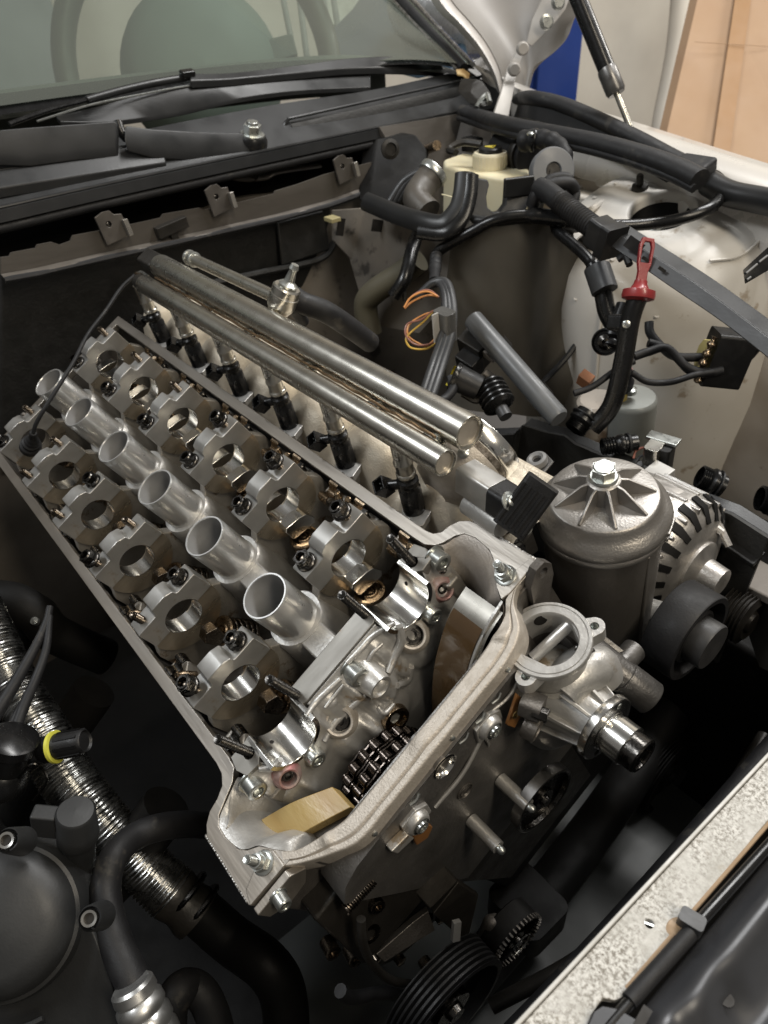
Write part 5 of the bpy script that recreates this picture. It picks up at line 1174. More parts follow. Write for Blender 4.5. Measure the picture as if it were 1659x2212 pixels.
# ================================================================ STRUT TOWER + INNER WING
tw = node('strut_tower', 'dirty white strut tower with a round opening and three studs', 'strut tower', pW(1429, 457, z=-.2))
tcn = pW(1429, 457, z=.128)
Ft = frame(tcn, (.08, -.36, 1), (1, 0, 0))
prof = [(.037, -.030), (.0385, -.004), (.0405, .0015), (.0430, .002), (.052, -.001), (.090, -.003), (.112, -.008), (.132, -.028), (.150, -.065), (.168, -.13), (.185, -.20), (.21, -.40)]
build('tower_skin', MB().lathe(prof, Ft, 72, cap=False), M_white, tw, smooth=70)
rw = random.Random(4)
for k in range(16):
    a_ = math.radians(150 + k * 11); r_w = .098 if k % 2 else .140
    zz = -.0045 if k % 2 else -.046
    build('spot_weld', MB().lathe([(.0032, 0), (.0026, .0007), (0, .0004)], Ft @ Tm((r_w * math.cos(a_), r_w * math.sin(a_), zz + .0006)), 12), M_white, tw)
for k in range(3):
    a0_ = 200 + 38 * k
    pr2 = [(.116, -.010), (.133, -.030), (.151, -.066), (.169, -.131), (.186, -.2)]
    build('seam_ridge', MB().tube([Ft @ V((r2 * math.cos(math.radians(a0_ + i2)), r2 * math.sin(math.radians(a0_ + i2)), z2)) for i2, (r2, z2) in enumerate(pr2)], .0022, 8), M_white, tw)
build('tower_recess', MB().lathe([(.0375, -.012), (.030, -.030), (.020, -.034), (0, -.034)], Ft, 40, cap=False), M_void, tw)
build('damper_nut', MB().lathe([(.013, -.034), (.013, -.018), (.0095, -.016), (.009, -.022), (0, -.022)], Ft @ Tm((-.006, -.004, 0)), 28, cap=False), M_bolt, tw)
for a in (150, 38, 262):
    Q = Ft @ Matrix.Rotation(math.radians(a), 4, 'Z') @ Tm((.064, 0, 0))
    build('tower_stud', MB().lathe([(.011, -.004), (.010, .003), (.0045, .003), (.0045, .016), (.003, .018), (0, .018)], Q, 16), M_grime, tw)
build('weld_mark', MB().tube([Ft @ V((.10, -.05, -.004)), Ft @ V((.118, -.02, -.012)), Ft @ V((.121, .02, -.014))], .0018, 6), M_white, tw)
build('id_sticker', quad_sheet([pW(1605, 583, d=.64), pW(1665, 528, d=.64), pW(1672, 575, d=.64), pW(1609, 612, d=.64)], .0008, (-.4, -.8, .5)), M_gloss, tw)
for (a, b, c, d_) in ((1612, 590, 1636, 570), (1640, 566, 1658, 552), (1614, 604, 1622, 598)):
    build('sticker_mark', MB().tube([pW(a, b, d=.6385), pW(c, d_, d=.6385)], .0010, 6, smooth=0), mat('sticker_print', (.20, .20, .20), 0, .5), tw)
sf = node('inner_wing', 'grimy white inner wing panel with pressed creases below the strut tower', 'inner wing', (.5, .7, -.1))
build('wing_shelf', quad_sheet([pW(1225, 383, z=.118), pW(1330, 386, z=.118), pW(1372, 398, z=.118), pW(1310, 450, z=.118), pW(1262, 500, z=.118), pW(1240, 520, z=.118)], .004), M_white, sf, bevel=.001)
build('pressed_rib', MB().tube([pW(1245, 402, z=.120), pW(1290, 400, z=.121), pW(1335, 404, z=.120)], .008, 12, flat=.4), M_white, sf)
build('shelf_fold', MB().tube([pW(1250, 470, z=.124), pW(1310, 432, z=.126), pW(1370, 402, z=.124)], .004, 8), M_white, sf)
build('shelf_plug', MB().lathe([(.0085, 0), (.0085, .002), (0, .003)], frame(pW(1299, 441, z=.1185), (0, 0, 1)), 24), M_plast, sf)
rows = []
for j in range(18):
    z = .13 - .38 * j / 17; row = []
    for k in range(70):
        x = .05 + 1.1 * k / 69
        y = .715 + .02 * math.sin(z * 9) - .05 * math.exp(-((x - .62 + .3 * z) / .02) ** 2) * .5 - .016 * math.exp(-((x - .70 + .35 * z) / .015) ** 2)
        row.append((x, y, z))
    rows.append(row)
build('wing_panel', MB().loft(rows, .006, (0, -1, 0)), M_white2, sf, smooth=80)
build('chassis_leg', MB().box(.30, 1.1, .46, .70, -.55, -.235), M_void, sf, bevel=.01)
# front right corner: grey ledges behind the alternator
cn = node('radiator_side_ledge', 'grey brown sheet metal ledge with a small pin beside the alternator', 'ledge', pW(1600, 1230, z=-.1))
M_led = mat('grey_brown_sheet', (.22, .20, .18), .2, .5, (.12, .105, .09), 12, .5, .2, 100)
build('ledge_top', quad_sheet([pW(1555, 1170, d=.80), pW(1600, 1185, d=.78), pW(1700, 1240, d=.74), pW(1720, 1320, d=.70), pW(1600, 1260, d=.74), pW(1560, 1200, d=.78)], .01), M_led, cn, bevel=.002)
build('ledge_face', quad_sheet([pW(1560, 1200, d=.78), pW(1600, 1255, d=.745), pW(1720, 1320, d=.70), pW(1720, 1480, d=.72), pW(1640, 1440, d=.76), pW(1590, 1290, d=.78)], .01, (0, -1, 0)), mat('shaded_grey_sheet', (.10, .095, .085), .2, .5, (.06, .055, .05), 12), cn)  # darker copy of the ledge sheet, the face's shade put into its colour
build('ledge_pin', MB().lathe([(.0015, 0), (.0015, .018), (.003, .019), (.003, .022), (0, .023)], frame(pW(1617, 1210, d=.775), (0, 0, 1)), 12), M_bolt, cn)
# black side shroud in front of the strut tower
sh_ = node('bay_side_shroud', 'long black plastic side shroud running diagonally behind the oil filter housing', 'shroud', pW(1400, 1010, z=-.05))
tp = [pW(990, 905, z=-.06), pW(1060, 925, z=-.055), pW(1130, 922, z=-.05), pW(1148, 902, z=-.045), pW(1200, 918, z=-.045), pW(1240, 925, z=-.04), pW(1262, 942, z=-.045), pW(1400, 1000, z=-.05), pW(1520, 1060, z=-.05), pW(1560, 1075, z=-.045), pW(1600, 1090, z=-.045), pW(1680, 1140, z=-.05)]
t2 = [p + V((.0, -.012, -.004)) for p in tp]
build('shroud_rim', MB().strip(tp, t2, .004), M_cowl, sh_, bevel=.0015)
build('shroud_face', MB().strip(t2, [p + V((0, -.02, -.16)) for p in t2], .004, (0, 1, 0)), M_ins, sh_)
build('shroud_step', MB().strip([p + V((0, .004, -.022)) for p in t2[6:]], [p + V((.0, -.016, -.026)) for p in t2[6:]], .004), M_plast, sh_, bevel=.001)
build('edge_clip', MB().box(-.012, .012, -.013, .010, -.009, .003, frame(pW(1425, 1018, z=-.046), (0, -.2, 1), (1, -.05, 0))), mat('pale_grey_clip', (.42, .41, .39), .3, .4), sh_, bevel=.001)
eb_ = node('grommet_bracket', 'grey rubber grommet on a small bracket left of the oil filter housing', 'bracket', pW(1162, 1003, d=.63))
Fg = frame(pW(1161, 996, d=.625), (-.15, -.35, .9))
build('grommet', MB().lathe([(.0036, 0), (.0040, .003), (.0062, .0045), (.0085, .0035), (.0090, .001), (.0085, -.002)], Fg, 28, cap=False), mat('grey_rubber', (.16, .16, .16), 0, .5), eb_)
build('grommet_eye', MB().lathe([(.0038, .0005), (0, .0005)], Fg, 20, cap=False), M_hole, eb_)
build('bracket_plate', quad_sheet([Fg @ V(p) for p in ((-.016, .006, -.003), (-.004, .013, -.003), (.010, .008, -.003), (.012, -.008, -.003), (-.006, -.013, -.003))], .002, (0, -.3, .9)), mat('bracket_grey_metal', (.22, .215, .21), .8, .4), eb_, bevel=.0005)
# ================================================================ THINGS ON THE RIGHT SIDE OF THE BAY
M_res = mat('yellowed_plastic', (.74, .69, .50), 0, .4, (.66, .58, .38), 14, .5, .1, 200, sss=.15, coat=.2)
M_cap_c = mat('cream_cap_plastic', (.74, .69, .52), 0, .4, (.64, .58, .42), 20, .5, .1, 200, sss=.1)
bm_ = node('brake_fluid_reservoir', 'yellowed plastic brake fluid reservoir with a ribbed cream cap', 'reservoir', pW(1050, 420, d=.93))
D = .93
tp = [pW(957, 336, d=1.0), pW(1010, 322, d=1.02), pW(1090, 332, d=1.0), pW(1142, 352, d=.95), pW(1145, 375, d=.92), pW(1122, 392, d=.90), pW(1075, 388, d=.90), pW(1005, 372, d=.93), pW(958, 352, d=.965)]
zt = .150
tp = [V((p.x, p.y, zt)) for p in [pW(957, 345, z=zt), pW(1000, 330, z=zt), pW(1075, 335, z=zt), pW(1140, 350, z=zt), pW(1146, 372, z=zt), pW(1120, 388, z=zt), pW(1070, 383, z=zt), pW(1005, 371, z=zt), pW(960, 358, z=zt)]]
n = len(tp); bt = [p + V((-.002, 0, -.125)) for p in tp]
build('tank', MB().add(tp + bt, [tuple(range(n)), tuple(range(2 * n - 1, n - 1, -1))] + [(i, (i + 1) % n, n + (i + 1) % n, n + i) for i in range(n)]), M_res, bm_, bevel=.006, seg=4)
Fcap = frame(pW(1058, 362, z=zt), (0, 0, 1))
mb = MB().lathe([(.0235, .000), (.0240, .002), (.0240, .018), (.0225, .0205), (.0170, .0205), (.0165, .019)], Fcap, 48, cap=False)
for k in range(30): mb.box(.0232, .0248, -.0010, .0010, .003, .018, Fcap @ Matrix.Rotation(2 * math.pi * k / 30, 4, 'Z'))
rc_ = build('ribbed_cap', mb, M_cap_c, bm_)
build('cap_insert', MB().lathe([(.0168, .018), (.0165, .0255), (.0150, .027), (0, .027)], Fcap, 36, cap=False), M_plast, bm_)
M_ym = mat('yellow_print', (.70, .58, .05), 0, .5)
def tri(b, c, s, a): 
    p = [(c[0] + s * math.cos(math.radians(a + 120 * k)), c[1] + s * math.sin(math.radians(a + 120 * k))) for k in range(3)]
    for i in range(3):
        b.tube([Fcap @ V((p[i][0], p[i][1], .0272)), Fcap @ V((p[(i + 1) % 3][0], p[(i + 1) % 3][1], .0272))], .0006, 6, smooth=0)
mk = MB(); tri(mk, (0, .001), .009, 90); mk.tube([Fcap @ V(p) for p in ((-.0035, -.001, .0272), (0, .003, .0272), (.0035, -.001, .0272))], .0006, 6, smooth=0)
build('cap_symbol', mk, M_ym, bm_)
build('level_seam', MB().tube([pW(955, 420, d=.965), pW(985, 428, d=.94)], .0010, 6, smooth=0), M_res, bm_)
hp_ = node('reservoir_bracket', 'black moulded bracket with curved arms holding the yellowed reservoir', 'bracket', pW(1030, 450, d=.88))
def ribbon(pts, w_, m, parent, nm, flat=.45, seg=12): return build(nm, MB().tube(pts, w_, seg, flat=flat), m, parent)
ribbon([pW(1005, 375, d=.885), pW(1000, 420, d=.885), pW(988, 455, d=.885), pW(955, 485, d=.89), pW(905, 478, d=.91), pW(850, 460, d=.95), pW(790, 435, d=1.0)], .0125, M_cowl, hp_, 'curved_arm', .55, 14)
ribbon([pW(1018, 378, d=.88), pW(1014, 425, d=.88), pW(1000, 468, d=.88), pW(960, 503, d=.885), pW(905, 500, d=.905)], .009, M_gloss, hp_, 'front_rib', .5)
out = [(1020, 382), (1055, 388), (1058, 400), (1052, 425), (1054, 448), (1066, 458), (1080, 456), (1092, 440), (1096, 400), (1100, 390), (1142, 395), (1145, 420), (1140, 450), (1100, 470), (1070, 480), (1020, 500), (1000, 500), (1015, 440)]
build('front_plate', quad_sheet([pW(a, b, d=.885) for a, b in out], .010, (1, -.3, .2)), M_plast, hp_, bevel=.002)
build('bracket_clip', MB().box(-.019, .019, -.003, .003, -.010, .012, frame(pW(1120, 405, d=.878), (0, 0, 1), (.4, .9, 0))), M_cowl, hp_, bevel=.002)
# cylinder behind, harness and grommet disc
ms = node('master_cylinder', 'matt black booster cylinder with a taped cable behind the brake reservoir', 'cylinder', pW(1130, 345, d=1.0))
build('cylinder_body', MB().cyl(pW(1085, 318, d=1.10), pW(1150, 340, d=1.03), .024, .024, 30), M_rub, ms)
build('cylinder_clamp', MB().lathe([(.0245, 0), (.0258, .002), (.0258, .010), (.0245, .012)], frame(pW(1128, 332, d=1.045), pW(1150, 345, d=.98) - pW(1085, 325, d=1.04)), 30), M_grime, ms)
build('taped_cable', MB().tube([pW(1130, 305, d=.98), pW(1165, 300, d=.96), pW(1200, 308, d=.94), pW(1222, 335, d=.93), pW(1225, 375, d=.93)], lambda t, L: .0135 * (1 - .45 * t) + .0006 * math.sin(L * 400), 14, smooth=12), M_rub, ms)
build('harness_tie', MB().lathe([(.0138, 0), (.0146, .001), (.0146, .004), (.0138, .005)], frame(pW(1150, 302, d=.965), V((.3, .2, -.05))), 20), M_gloss, ms)
build('bright_screw', MB().lathe([(.004, 0), (.005, .002), (.003, .004), (0, .004)], frame(pW(1146, 292, d=.95), (0, 0, 1)), 16), M_bolt, ms)
build('plug_block', MB().box(-.014, .014, -.010, .010, -.010, .010, frame(pW(1020, 312, d=1.12), (0, 0, 1))), M_gloss, ms, bevel=.002)
build('plug_lead', MB().tube([pW(985, 330, d=1.04), pW(970, 322, d=1.05), pW(1000, 308, d=1.05), pW(1040, 312, d=1.04)], .005, 8), M_grime, ms)
gd_ = node('firewall_grommet', 'grey round rubber grommet with a keyhole slot above the cable channel', 'grommet', pW(1195, 365, d=.9))
Fgr = frame(pW(1196, 368, d=.90), (.75, -.45, .35))
build('grommet_disc', MB().lathe([(.027, -.014), (.0275, -.003), (.0255, .0), (.010, .001), (.0085, -.002), (.0080, -.010)], Fgr, 40, cap=False), mat('mid_grey_rubber', (.13, .135, .14), 0, .45, (.10, .10, .105), 20), gd_)
build('grommet_slot', MB().lathe([(.0085, -.001), (0, -.001)], Fgr, 24, cap=False).box(-.0045, .0045, -.022, 0, -.001, .0012, Fgr @ Matrix.Rotation(math.radians(15), 4, 'Z')), M_hole, gd_)
for k, (w_, off) in enumerate(((.008, 0), (.006, 12))):
    build('hose_loop', MB().tube([pW(1150 + off, 445 - off, d=.87), pW(1160 + off, 420, d=.86), pW(1185, 402 - off, d=.86), pW(1225, 396 - off, d=.86), pW(1240 - off, 410, d=.87)], w_, 12), M_rub, gd_)
build('hose_loop', MB().tube([pW(1222, 388, d=.86), pW(1240, 400, d=.87), pW(1243, 425, d=.87), pW(1228, 450, d=.87), pW(1205, 455, d=.86)], .0055, 12), M_rub, gd_)

# ---- cable channel
ch = node('cable_channel', 'long dark grey square cable channel crossing in front of the strut tower', 'channel', pW(1450, 590, y=.44))
def C3(px, py, y): return pW(px, py, y=y)
tA = [(1318, 492), (1400, 545), (1500, 610), (1600, 683), (1700, 760)]
tB = [(1296, 516), (1374, 568), (1446, 618), (1566, 700), (1700, 806)]
d0, d1 = .775, .645
def CD(px): return d0 + (d1 - d0) * (px - 1300) / 400
M_chn = mat('dark_grey_channel', (.032, .033, .035), 0, .42, (.024, .025, .027), 20, .5, .1, 400)
A = smooth_path([pW(a, b, d=CD(a)) for a, b in tA], 5); B = smooth_path([pW(a, b, d=CD(a) - .004) for a, b in tB], 5)
Ab = [p + V((.006, .018, .002)) for p in A]
build('channel_face', MB().strip(A, B, .004, (.5, -.8, .3)), M_chn, ch, bevel=.001)
build('channel_top', MB().strip(A, Ab, .003, (0, 0, 1)), M_cowl, ch, bevel=.001)
build('channel_end', MB().prism(rrect(.030, .026, .003), -.012, .012, frame(pW(1302, 508, d=.78), A[-1] - A[0], (0, 0, 1))), M_cowl, ch, bevel=.002)
build('end_collar', MB().prism(rrect(.034, .030, .003), -.005, .007, frame(pW(1318, 520, d=.768), A[-1] - A[0], (0, 0, 1))), M_plast, ch, bevel=.001)
for a, b in (((1370, 530), .009), ((1395, 560), .004), ((1430, 582), .004)):
    build('channel_slot', MB().box(-b, b, -.0016 if b < .008 else -.006, .0016 if b < .008 else .006, .0015, .0035, frame(pW(a[0], a[1], d=CD(a[0]) - .005), (.5, -.8, .3), A[-1] - A[0])), M_hole if b < .008 else M_plast, ch)
build('channel_foot', MB().tube([pW(1335, 560, d=.765), pW(1350, 552, d=.76), pW(1360, 572, d=.755)], .004, 8), M_cowl, ch)
conduit = build('corrugated_conduit', MB().tube([pW(1165, 405, d=.86), pW(1190, 420, d=.845), pW(1240, 460, d=.815), pW(1300, 505, d=.785)], lambda t, L: .0118 + (.0011 * math.sin(L * 2 * math.pi / .0042) if t > .35 else 0), 16, smooth=36), M_rub, None, label='black corrugated conduit leading into the grey cable channel', cat='conduit')
# ---- hose that loops over the strut tower
lh = node('black_hose_line', 'glossy black hose looping over the top of the strut tower', 'hose', pW(1400, 480, d=.85))
pts = [pW(940, 560, d=.92), pW(943, 548, d=.91), pW(965, 530, d=.90), pW(1020, 500, d=.885), pW(1075, 473, d=.87), pW(1140, 465, d=.865), pW(1230, 475, d=.86), pW(1310, 486, d=.86), pW(1400, 484, d=.86), pW(1480, 470, d=.85), pW(1540, 445, d=.85), pW(1562, 410, d=.87), pW(1548, 382, d=.885), pW(1515, 374, d=.90)]
build('hose_body', MB().tube(pts, lambda t, L: .0068 + (.0022 if .30 < t < .44 else 0), 14), M_gloss, lh)
build('ribbed_end', MB().tube([pW(941, 550, d=.92), pW(940, 580, d=.925), pW(938, 615, d=.93)], lambda t, L: .0065 + .0010 * math.sin(L * 2 * math.pi / .0038), 12, smooth=16), M_rub, lh)
sb2 = node('curved_bracket_pipe', 'dark pipe with a grey clamp dropping beside the booster cover', 'pipe', pW(1290, 600, d=.83))
build('pipe_body', MB().tube([pW(1198, 480, d=.88), pW(1205, 500, d=.87), pW(1240, 530, d=.85), pW(1275, 565, d=.83), pW(1298, 610, d=.82), pW(1310, 670, d=.82), pW(1325, 700, d=.82)], lambda t, L: .0065 + .0035 * (t > .55), 12), M_gloss, sb2)
build('grey_clamp', MB().prism(rrect(.027, .026, .010), -.015, .015, frame(pW(1298, 603, d=.815), pW(1310, 670, d=.82) - pW(1275, 565, d=.83))), M_chn, sb2, bevel=.002)
build('hose_nozzle', MB().lathe([(.009, -.03), (.010, 0), (.013, .002), (.013, .008), (.0095, .010), (.0115, .013), (.0115, .018), (.009, .020)], frame(pW(1330, 715, d=.81), (pW(1320, 745, d=.81) - pW(1330, 715, d=.81))), 24), M_gloss, sb2)
build('hose_loop', MB().tube([pW(1325, 660, d=.82), pW(1312, 680, d=.82), pW(1315, 700, d=.82), pW(1335, 700, d=.82)], .0035, 8), M_rub, sb2)
Fn2 = frame(pW(1308, 738, d=.81), (.5, -.7, .3))
build('clip_ring', MB().lathe([(.0135, -.002), (.0150, 0), (.0150, .004), (.0135, .006), (.0120, .004)], Fn2, 26), M_gloss, sb2)
build('ring_core', MB().lathe([(.008, 0), (.0085, .006), (.004, .009), (0, .008)], Fn2, 20), M_dark, sb2)
# ---- dipstick
dp = node('dipstick', 'black dipstick tube topped by a red plastic pull handle', 'dipstick', pW(1290, 905, d=.80))
M_redp = mat('red_plastic', (.27, .028, .03), 0, .3, (.19, .018, .02), 30, .5, .05, 300, coat=.3)
d_ = [pW(1380, 636, d=.742), pW(1362, 690, d=.75), pW(1348, 770, d=.765), pW(1330, 850, d=.78), pW(1312, 890, d=.79), pW(1280, 925, d=.80)]
build('tube', MB().tube(d_, .0098, 18), M_gloss, dp)
ax2 = (pW(1400, 525, d=.735) - pW(1382, 632, d=.742)).normalized()
Fdp = frame(pW(1381, 628, d=.740), ax2, (1, .3, 0))
build('handle_collar', MB().lathe([(.0100, -.010), (.0158, -.008), (.0165, -.005), (.0160, .000), (.0095, .002), (.0070, .006), (.0062, .010)], Fdp, 36), M_redp, dp)
h_ = MB().prism([(-.0055, .004), (.0055, .004), (.0050, .018), (.0072, .026), (.0078, .044), (.0060, .051), (-.0060, .051), (-.0078, .044), (-.0072, .026), (-.0050, .018)], -.0022, .0022, Fdp @ Matrix.Rotation(math.radians(38), 4, 'Z') @ Matrix.Rotation(math.pi / 2, 4, 'X'), holes=[[(-.0045, .027), (.0045, .027), (.0048, .042), (.003, .047), (-.003, .047), (-.0048, .042)]])
build('pull_loop', h_, M_redp, dp, bevel=.0012, seg=3)
build('tube_clamp', MB().box(-.012, .012, -.014, .014, -.008, .008, frame(pW(1345, 700, d=.765), ax2)), M_gloss, dp, bevel=.003)
build('clamp_screw', MB().lathe([(.004, 0), (.004, .003), (.002, .004), (0, .004)], frame(pW(1353, 700, d=.745), (.5, -.7, .3)), 16), M_bolt, dp)
# ---- cylinder pump and canister
M_gcyl = mat('grey_zinc_housing', (.30, .31, .29), .3, .45, (.20, .205, .19), 16, .5, .15, 200)
av = node('air_pump', 'grey cylindrical air pump with a brass terminal at the foot of the strut tower', 'pump', pW(1350, 950, d=.88))
build('pump_can', MB().lathe([(.0, .002), (.026, .001), (.0285, -.002), (.029, -.006), (.029, -.09), (.027, -.095)], frame(pW(1366, 858, d=.875), (0, -.12, 1)), 44), M_gcyl, av)
build('pump_can', MB().lathe([(.014, .004), (.022, .004), (.026, .000), (.026, -.06)], frame(pW(1293, 868, d=.90), (0, -.12, 1)), 40), M_white2, av)
build('terminal', MB().lathe([(.008, 0), (.008, .005), (.005, .007), (0, .007)], frame(pW(1360, 848, d=.865), (0, -.12, 1)), 20), M_bolt, av)
build('plug', MB().lathe([(.010, 0), (.011, .012), (.008, .016), (.008, .026), (.005, .03)], frame(pW(1347, 840, d=.865), (.1, -.2, 1)), 20), M_rub, av)
build('pink_wires', MB().tube([pW(1350, 805, d=.86), pW(1358, 796, d=.86), pW(1364, 800, d=.86)], .0025, 8), mat('pink_wire', (.55, .25, .25), 0, .5), av)
build('yellow_block', MB().box(-.008, .008, -.005, .005, -.004, .004, frame(pW(1338, 856, d=.865), (0, 0, 1))), mat('ochre_plastic', (.45, .33, .06), 0, .5), av, bevel=.001)
# ---- grey bar
gbar = node('loose_grey_tube', 'loose dull grey round bar leaning across the bay to the shroud', 'bar', pW(1215, 905, d=.78))
g0, g1 = pW(1022, 690, d=.86), pW(1208, 905, d=.78)
build('bar_body', MB().lathe([(.0105, 0), (.0118, .001), (.0118, (g1 - g0).length - .003), (.0100, (g1 - g0).length)], frame(g0, g1 - g0), 28), mat('grey_bar_plastic', (.105, .110, .115), 0, .4, (.08, .085, .09), 30), gbar)
for a, b in ((.32, .0150), (.80, .0135)):
    build('bar_saddle', MB().lathe([(b, -.012), (b, .004)], frame(g0.lerp(g1, a), g1 - g0), 20, 180, 330, cap=False), M_led, gbar)
blk2 = node('wiring_block', 'dark connector blocks and pale tabs hanging under the loose grey bar', 'connector', pW(1040, 780, d=.87))
build('connector_block', MB().box(-.018, .018, -.014, .014, -.02, .02, frame(pW(1030, 750, d=.88), (.3, -.5, 1))), M_grime, blk2, bevel=.002)
build('connector_block', MB().box(-.014, .014, -.010, .010, -.015, .015, frame(pW(1015, 785, d=.88), (.3, -.5, 1))), M_plast, blk2, bevel=.002)
build('pale_tab', MB().box(-.010, .010, -.004, .004, -.006, .006, frame(pW(1055, 765, d=.86), (.3, -.5, 1))), M_led, blk2, bevel=.001)
build('pale_tab', MB().box(-.009, .009, -.004, .004, -.010, .010, frame(pW(1060, 815, d=.86), (.5, -.5, .6))), M_led, blk2, bevel=.002)
# ---- heat shield / booster cover
hs = node('booster_cover', 'large dark curved cover panel in the middle of the right bay side', 'cover', pW(1130, 800, d=.95))
M_shield = mat('dark_brown_shield', (.075, .068, .055), .2, .42, (.040, .036, .030), 10, .55, .15, 80)
gx = [[(985, 470, .90), (1060, 478, .88), (1150, 472, .88), (1230, 490, .90), (1290, 540, .93)],
      [(975, 560, .93), (1050, 560, .90), (1150, 560, .90), (1240, 590, .94), (1295, 650, .97)],
      [(965, 660, .96), (1040, 670, .93), (1140, 680, .93), (1200, 700, .97), (1275, 740, .99)],
      [(965, 760, .99), (1040, 770, .96), (1120, 790, .96), (1170, 800, .985), (1240, 820, 1.0)],
      [(975, 880, 1.0), (1040, 890, .98), (1110, 895, .98), (1150, 900, 1.0), (1210, 900, 1.02)]]
cols = [smooth_path([pW(a, b, d=d) for a, b, d in r], 6) for r in gx]
grid = list(zip(*[smooth_path([c[k] for c in cols], 5) for k in range(len(cols[0]))]))
build('cover_skin', MB().loft([list(r) for r in grid], .004, (1, 0, 0)), M_shield, hs, smooth=80)
build('cover_rim', MB().tube([cols[0][k] for k in range(0, len(cols[0]), 2)], .006, 10), M_plast, hs)
build('cover_edge', MB().tube([pW(1290, 545, d=.925), pW(1285, 650, d=.95), pW(1240, 750, d=.97), pW(1170, 830, d=.97)], .004, 8), M_plast, hs)
# stiffener sheet + pipes behind the fuel rail
bk2 = node('bulkhead_bracket', 'dusty brown sheet metal bracket with square holes between firewall and brake reservoir', 'bracket', pW(800, 480, d=1.05))
pl2 = [pW(720, 455, d=1.08), pW(790, 450, d=1.06), pW(900, 490, d=1.0), pW(985, 480, d=.98), pW(960, 660, d=1.0), pW(905, 720, d=1.04), pW(800, 700, d=1.1), pW(760, 560, d=1.1), pW(722, 520, d=1.09)]
build('bracket_sheet', quad_sheet(pl2, .006, (1, 0, 0)), M_wall, bk2, bevel=.002)
build('square_hole', MB().box(-.010, .010, -.008, .008, 0, .002, frame(pW(815, 487, d=1.04), (1, 0, 0), (0, 1, -.3))), M_hole, bk2)
build('square_hole', MB().box(-.006, .006, -.012, .012, 0, .002, frame(pW(735, 490, d=1.06), (1, 0, 0), (0, 1, -.3))), M_hole, bk2)
build('olive_pipe', MB().tube([pW(905, 560, d=.98), pW(870, 590, d=1.0), pW(810, 630, d=1.03), pW(790, 660, d=1.05), pW(800, 720, d=1.07)], .017, 16), mat('olive_dusty_pipe', (.105, .095, .065), .1, .5, (.06, .055, .04), 12), bk2)
build('black_pipe', MB().tube([pW(905, 500, d=.99), pW(890, 540, d=.97), pW(875, 600, d=.96), pW(850, 640, d=.97)], .009, 12), M_gloss, bk2)
build('stud_thread', MB().cyl(pW(872, 590, d=.97), pW(874, 650, d=.98), .003), M_grime, bk2)
build('yellow_clip', MB().box(-.008, .008, -.003, .003, -.010, .010, frame(pW(718, 473, d=1.05), (1, 0, 0), (0, 1, 0))), mat('faded_yellow', (.30, .26, .13), 0, .6), bk2, bevel=.001)
bgr = node('firewall_screw_block', 'dark firewall block with a round screw head under the cowl corner', 'block', pW(845, 350, d=1.12))
build('block_body', quad_sheet([pW(810, 300, d=1.12), pW(900, 290, d=1.12), pW(930, 330, d=1.12), (pW(905, 420, d=1.08)), pW(800, 440, d=1.08), pW(800, 390, d=1.10)], .03, (1, 0, 0)), M_void, bgr, bevel=.004)
build('screw_head', MB().lathe([(.014, 0), (.014, .003), (.009, .005), (.009, .001), (0, .001)], frame(pW(842, 322, d=1.09), (1, -.3, .2)), 24), M_grime, bgr)
build('rusty_stud', MB().cyl(pW(915, 325, d=1.15), pW(944, 314, d=1.10), .007), M_bronze, bgr)
cfp = node('firewall_corner_panel', 'brownish grey sheet under the right end of the cowl', 'panel', pW(950, 300, d=1.2))
build('corner_sheet', quad_sheet([pW(820, 275, x=-.155), pW(1000, 245, x=-.155), pW(1060, 268, x=-.10), pW(1160, 330, x=-.02), pW(1100, 460, x=.0), pW(940, 480, x=-.10), pW(820, 420, x=-.17)], .004, (1, 0, 0)), M_fl, cfp)
vh = node('servo_hose', 'bundle of ribbed grey hoses with a bright clamp left of the brake reservoir', 'hose', pW(900, 400, d=1.0))
for k in range(3):
    build('hose_strand', MB().tube([pW(840 + 10 * k, 440 - k * 3, d=1.0), pW(870 + 8 * k, 395 + k * 2, d=.99), pW(905 + 4 * k, 372 + k * 6, d=.98), pW(925 + k, 368 + k * 5, d=.98)], .0055, 10), M_chn, vh)
build('hose_elbow', MB().tube([pW(935, 375, d=.97), pW(915, 400, d=.97), pW(900, 430, d=.96), pW(925, 460, d=.95)], .018, 16), mat('brown_grey_rubber', (.07, .062, .052), 0, .5), vh)
build('hose_clamp', MB().lathe([(.0195, 0), (.0200, .001), (.0200, .009), (.0195, .010)], frame(pW(930, 380, d=.97), pW(935, 375, d=.97) - pW(915, 400, d=.97)), 28), M_bolt, vh)

# ---- loom with orange wires
lm = node('wire_loom', 'hanging black wire loom with loops of orange and brown wires', 'wires', pW(940, 800, d=.78))
for off, w_ in ((0, .0050), (12, .0045), (24, .0042)):
    build('loom_sleeve', MB().tube([pW(905 - off * .2, 640, d=.84), pW(935, 612, d=.83), pW(965 - off * .4, 612 + off * .3, d=.82), pW(978 - off * .7, 660, d=.80), pW(975 - off * .8, 720, d=.79), pW(958 - off * .9, 780, d=.78), pW(935 - off * .9, 850, d=.76), pW(915 - off * .6, 900, d=.75)], w_, 10), M_chn, lm)
build('ribbed_sleeve', MB().tube([pW(938, 610, d=.84), pW(940, 575, d=.88), pW(942, 555, d=.90)], lambda t, L: .007 + .0009 * math.sin(L * 2 * math.pi / .0035), 12, smooth=16), M_rub, lm)
M_or = mat('orange_wire', (.60, .26, .08), 0, .4); M_br = mat('brown_wire', (.24, .10, .07), 0, .4); M_yw = mat('ochre_wire', (.62, .40, .07), 0, .4)
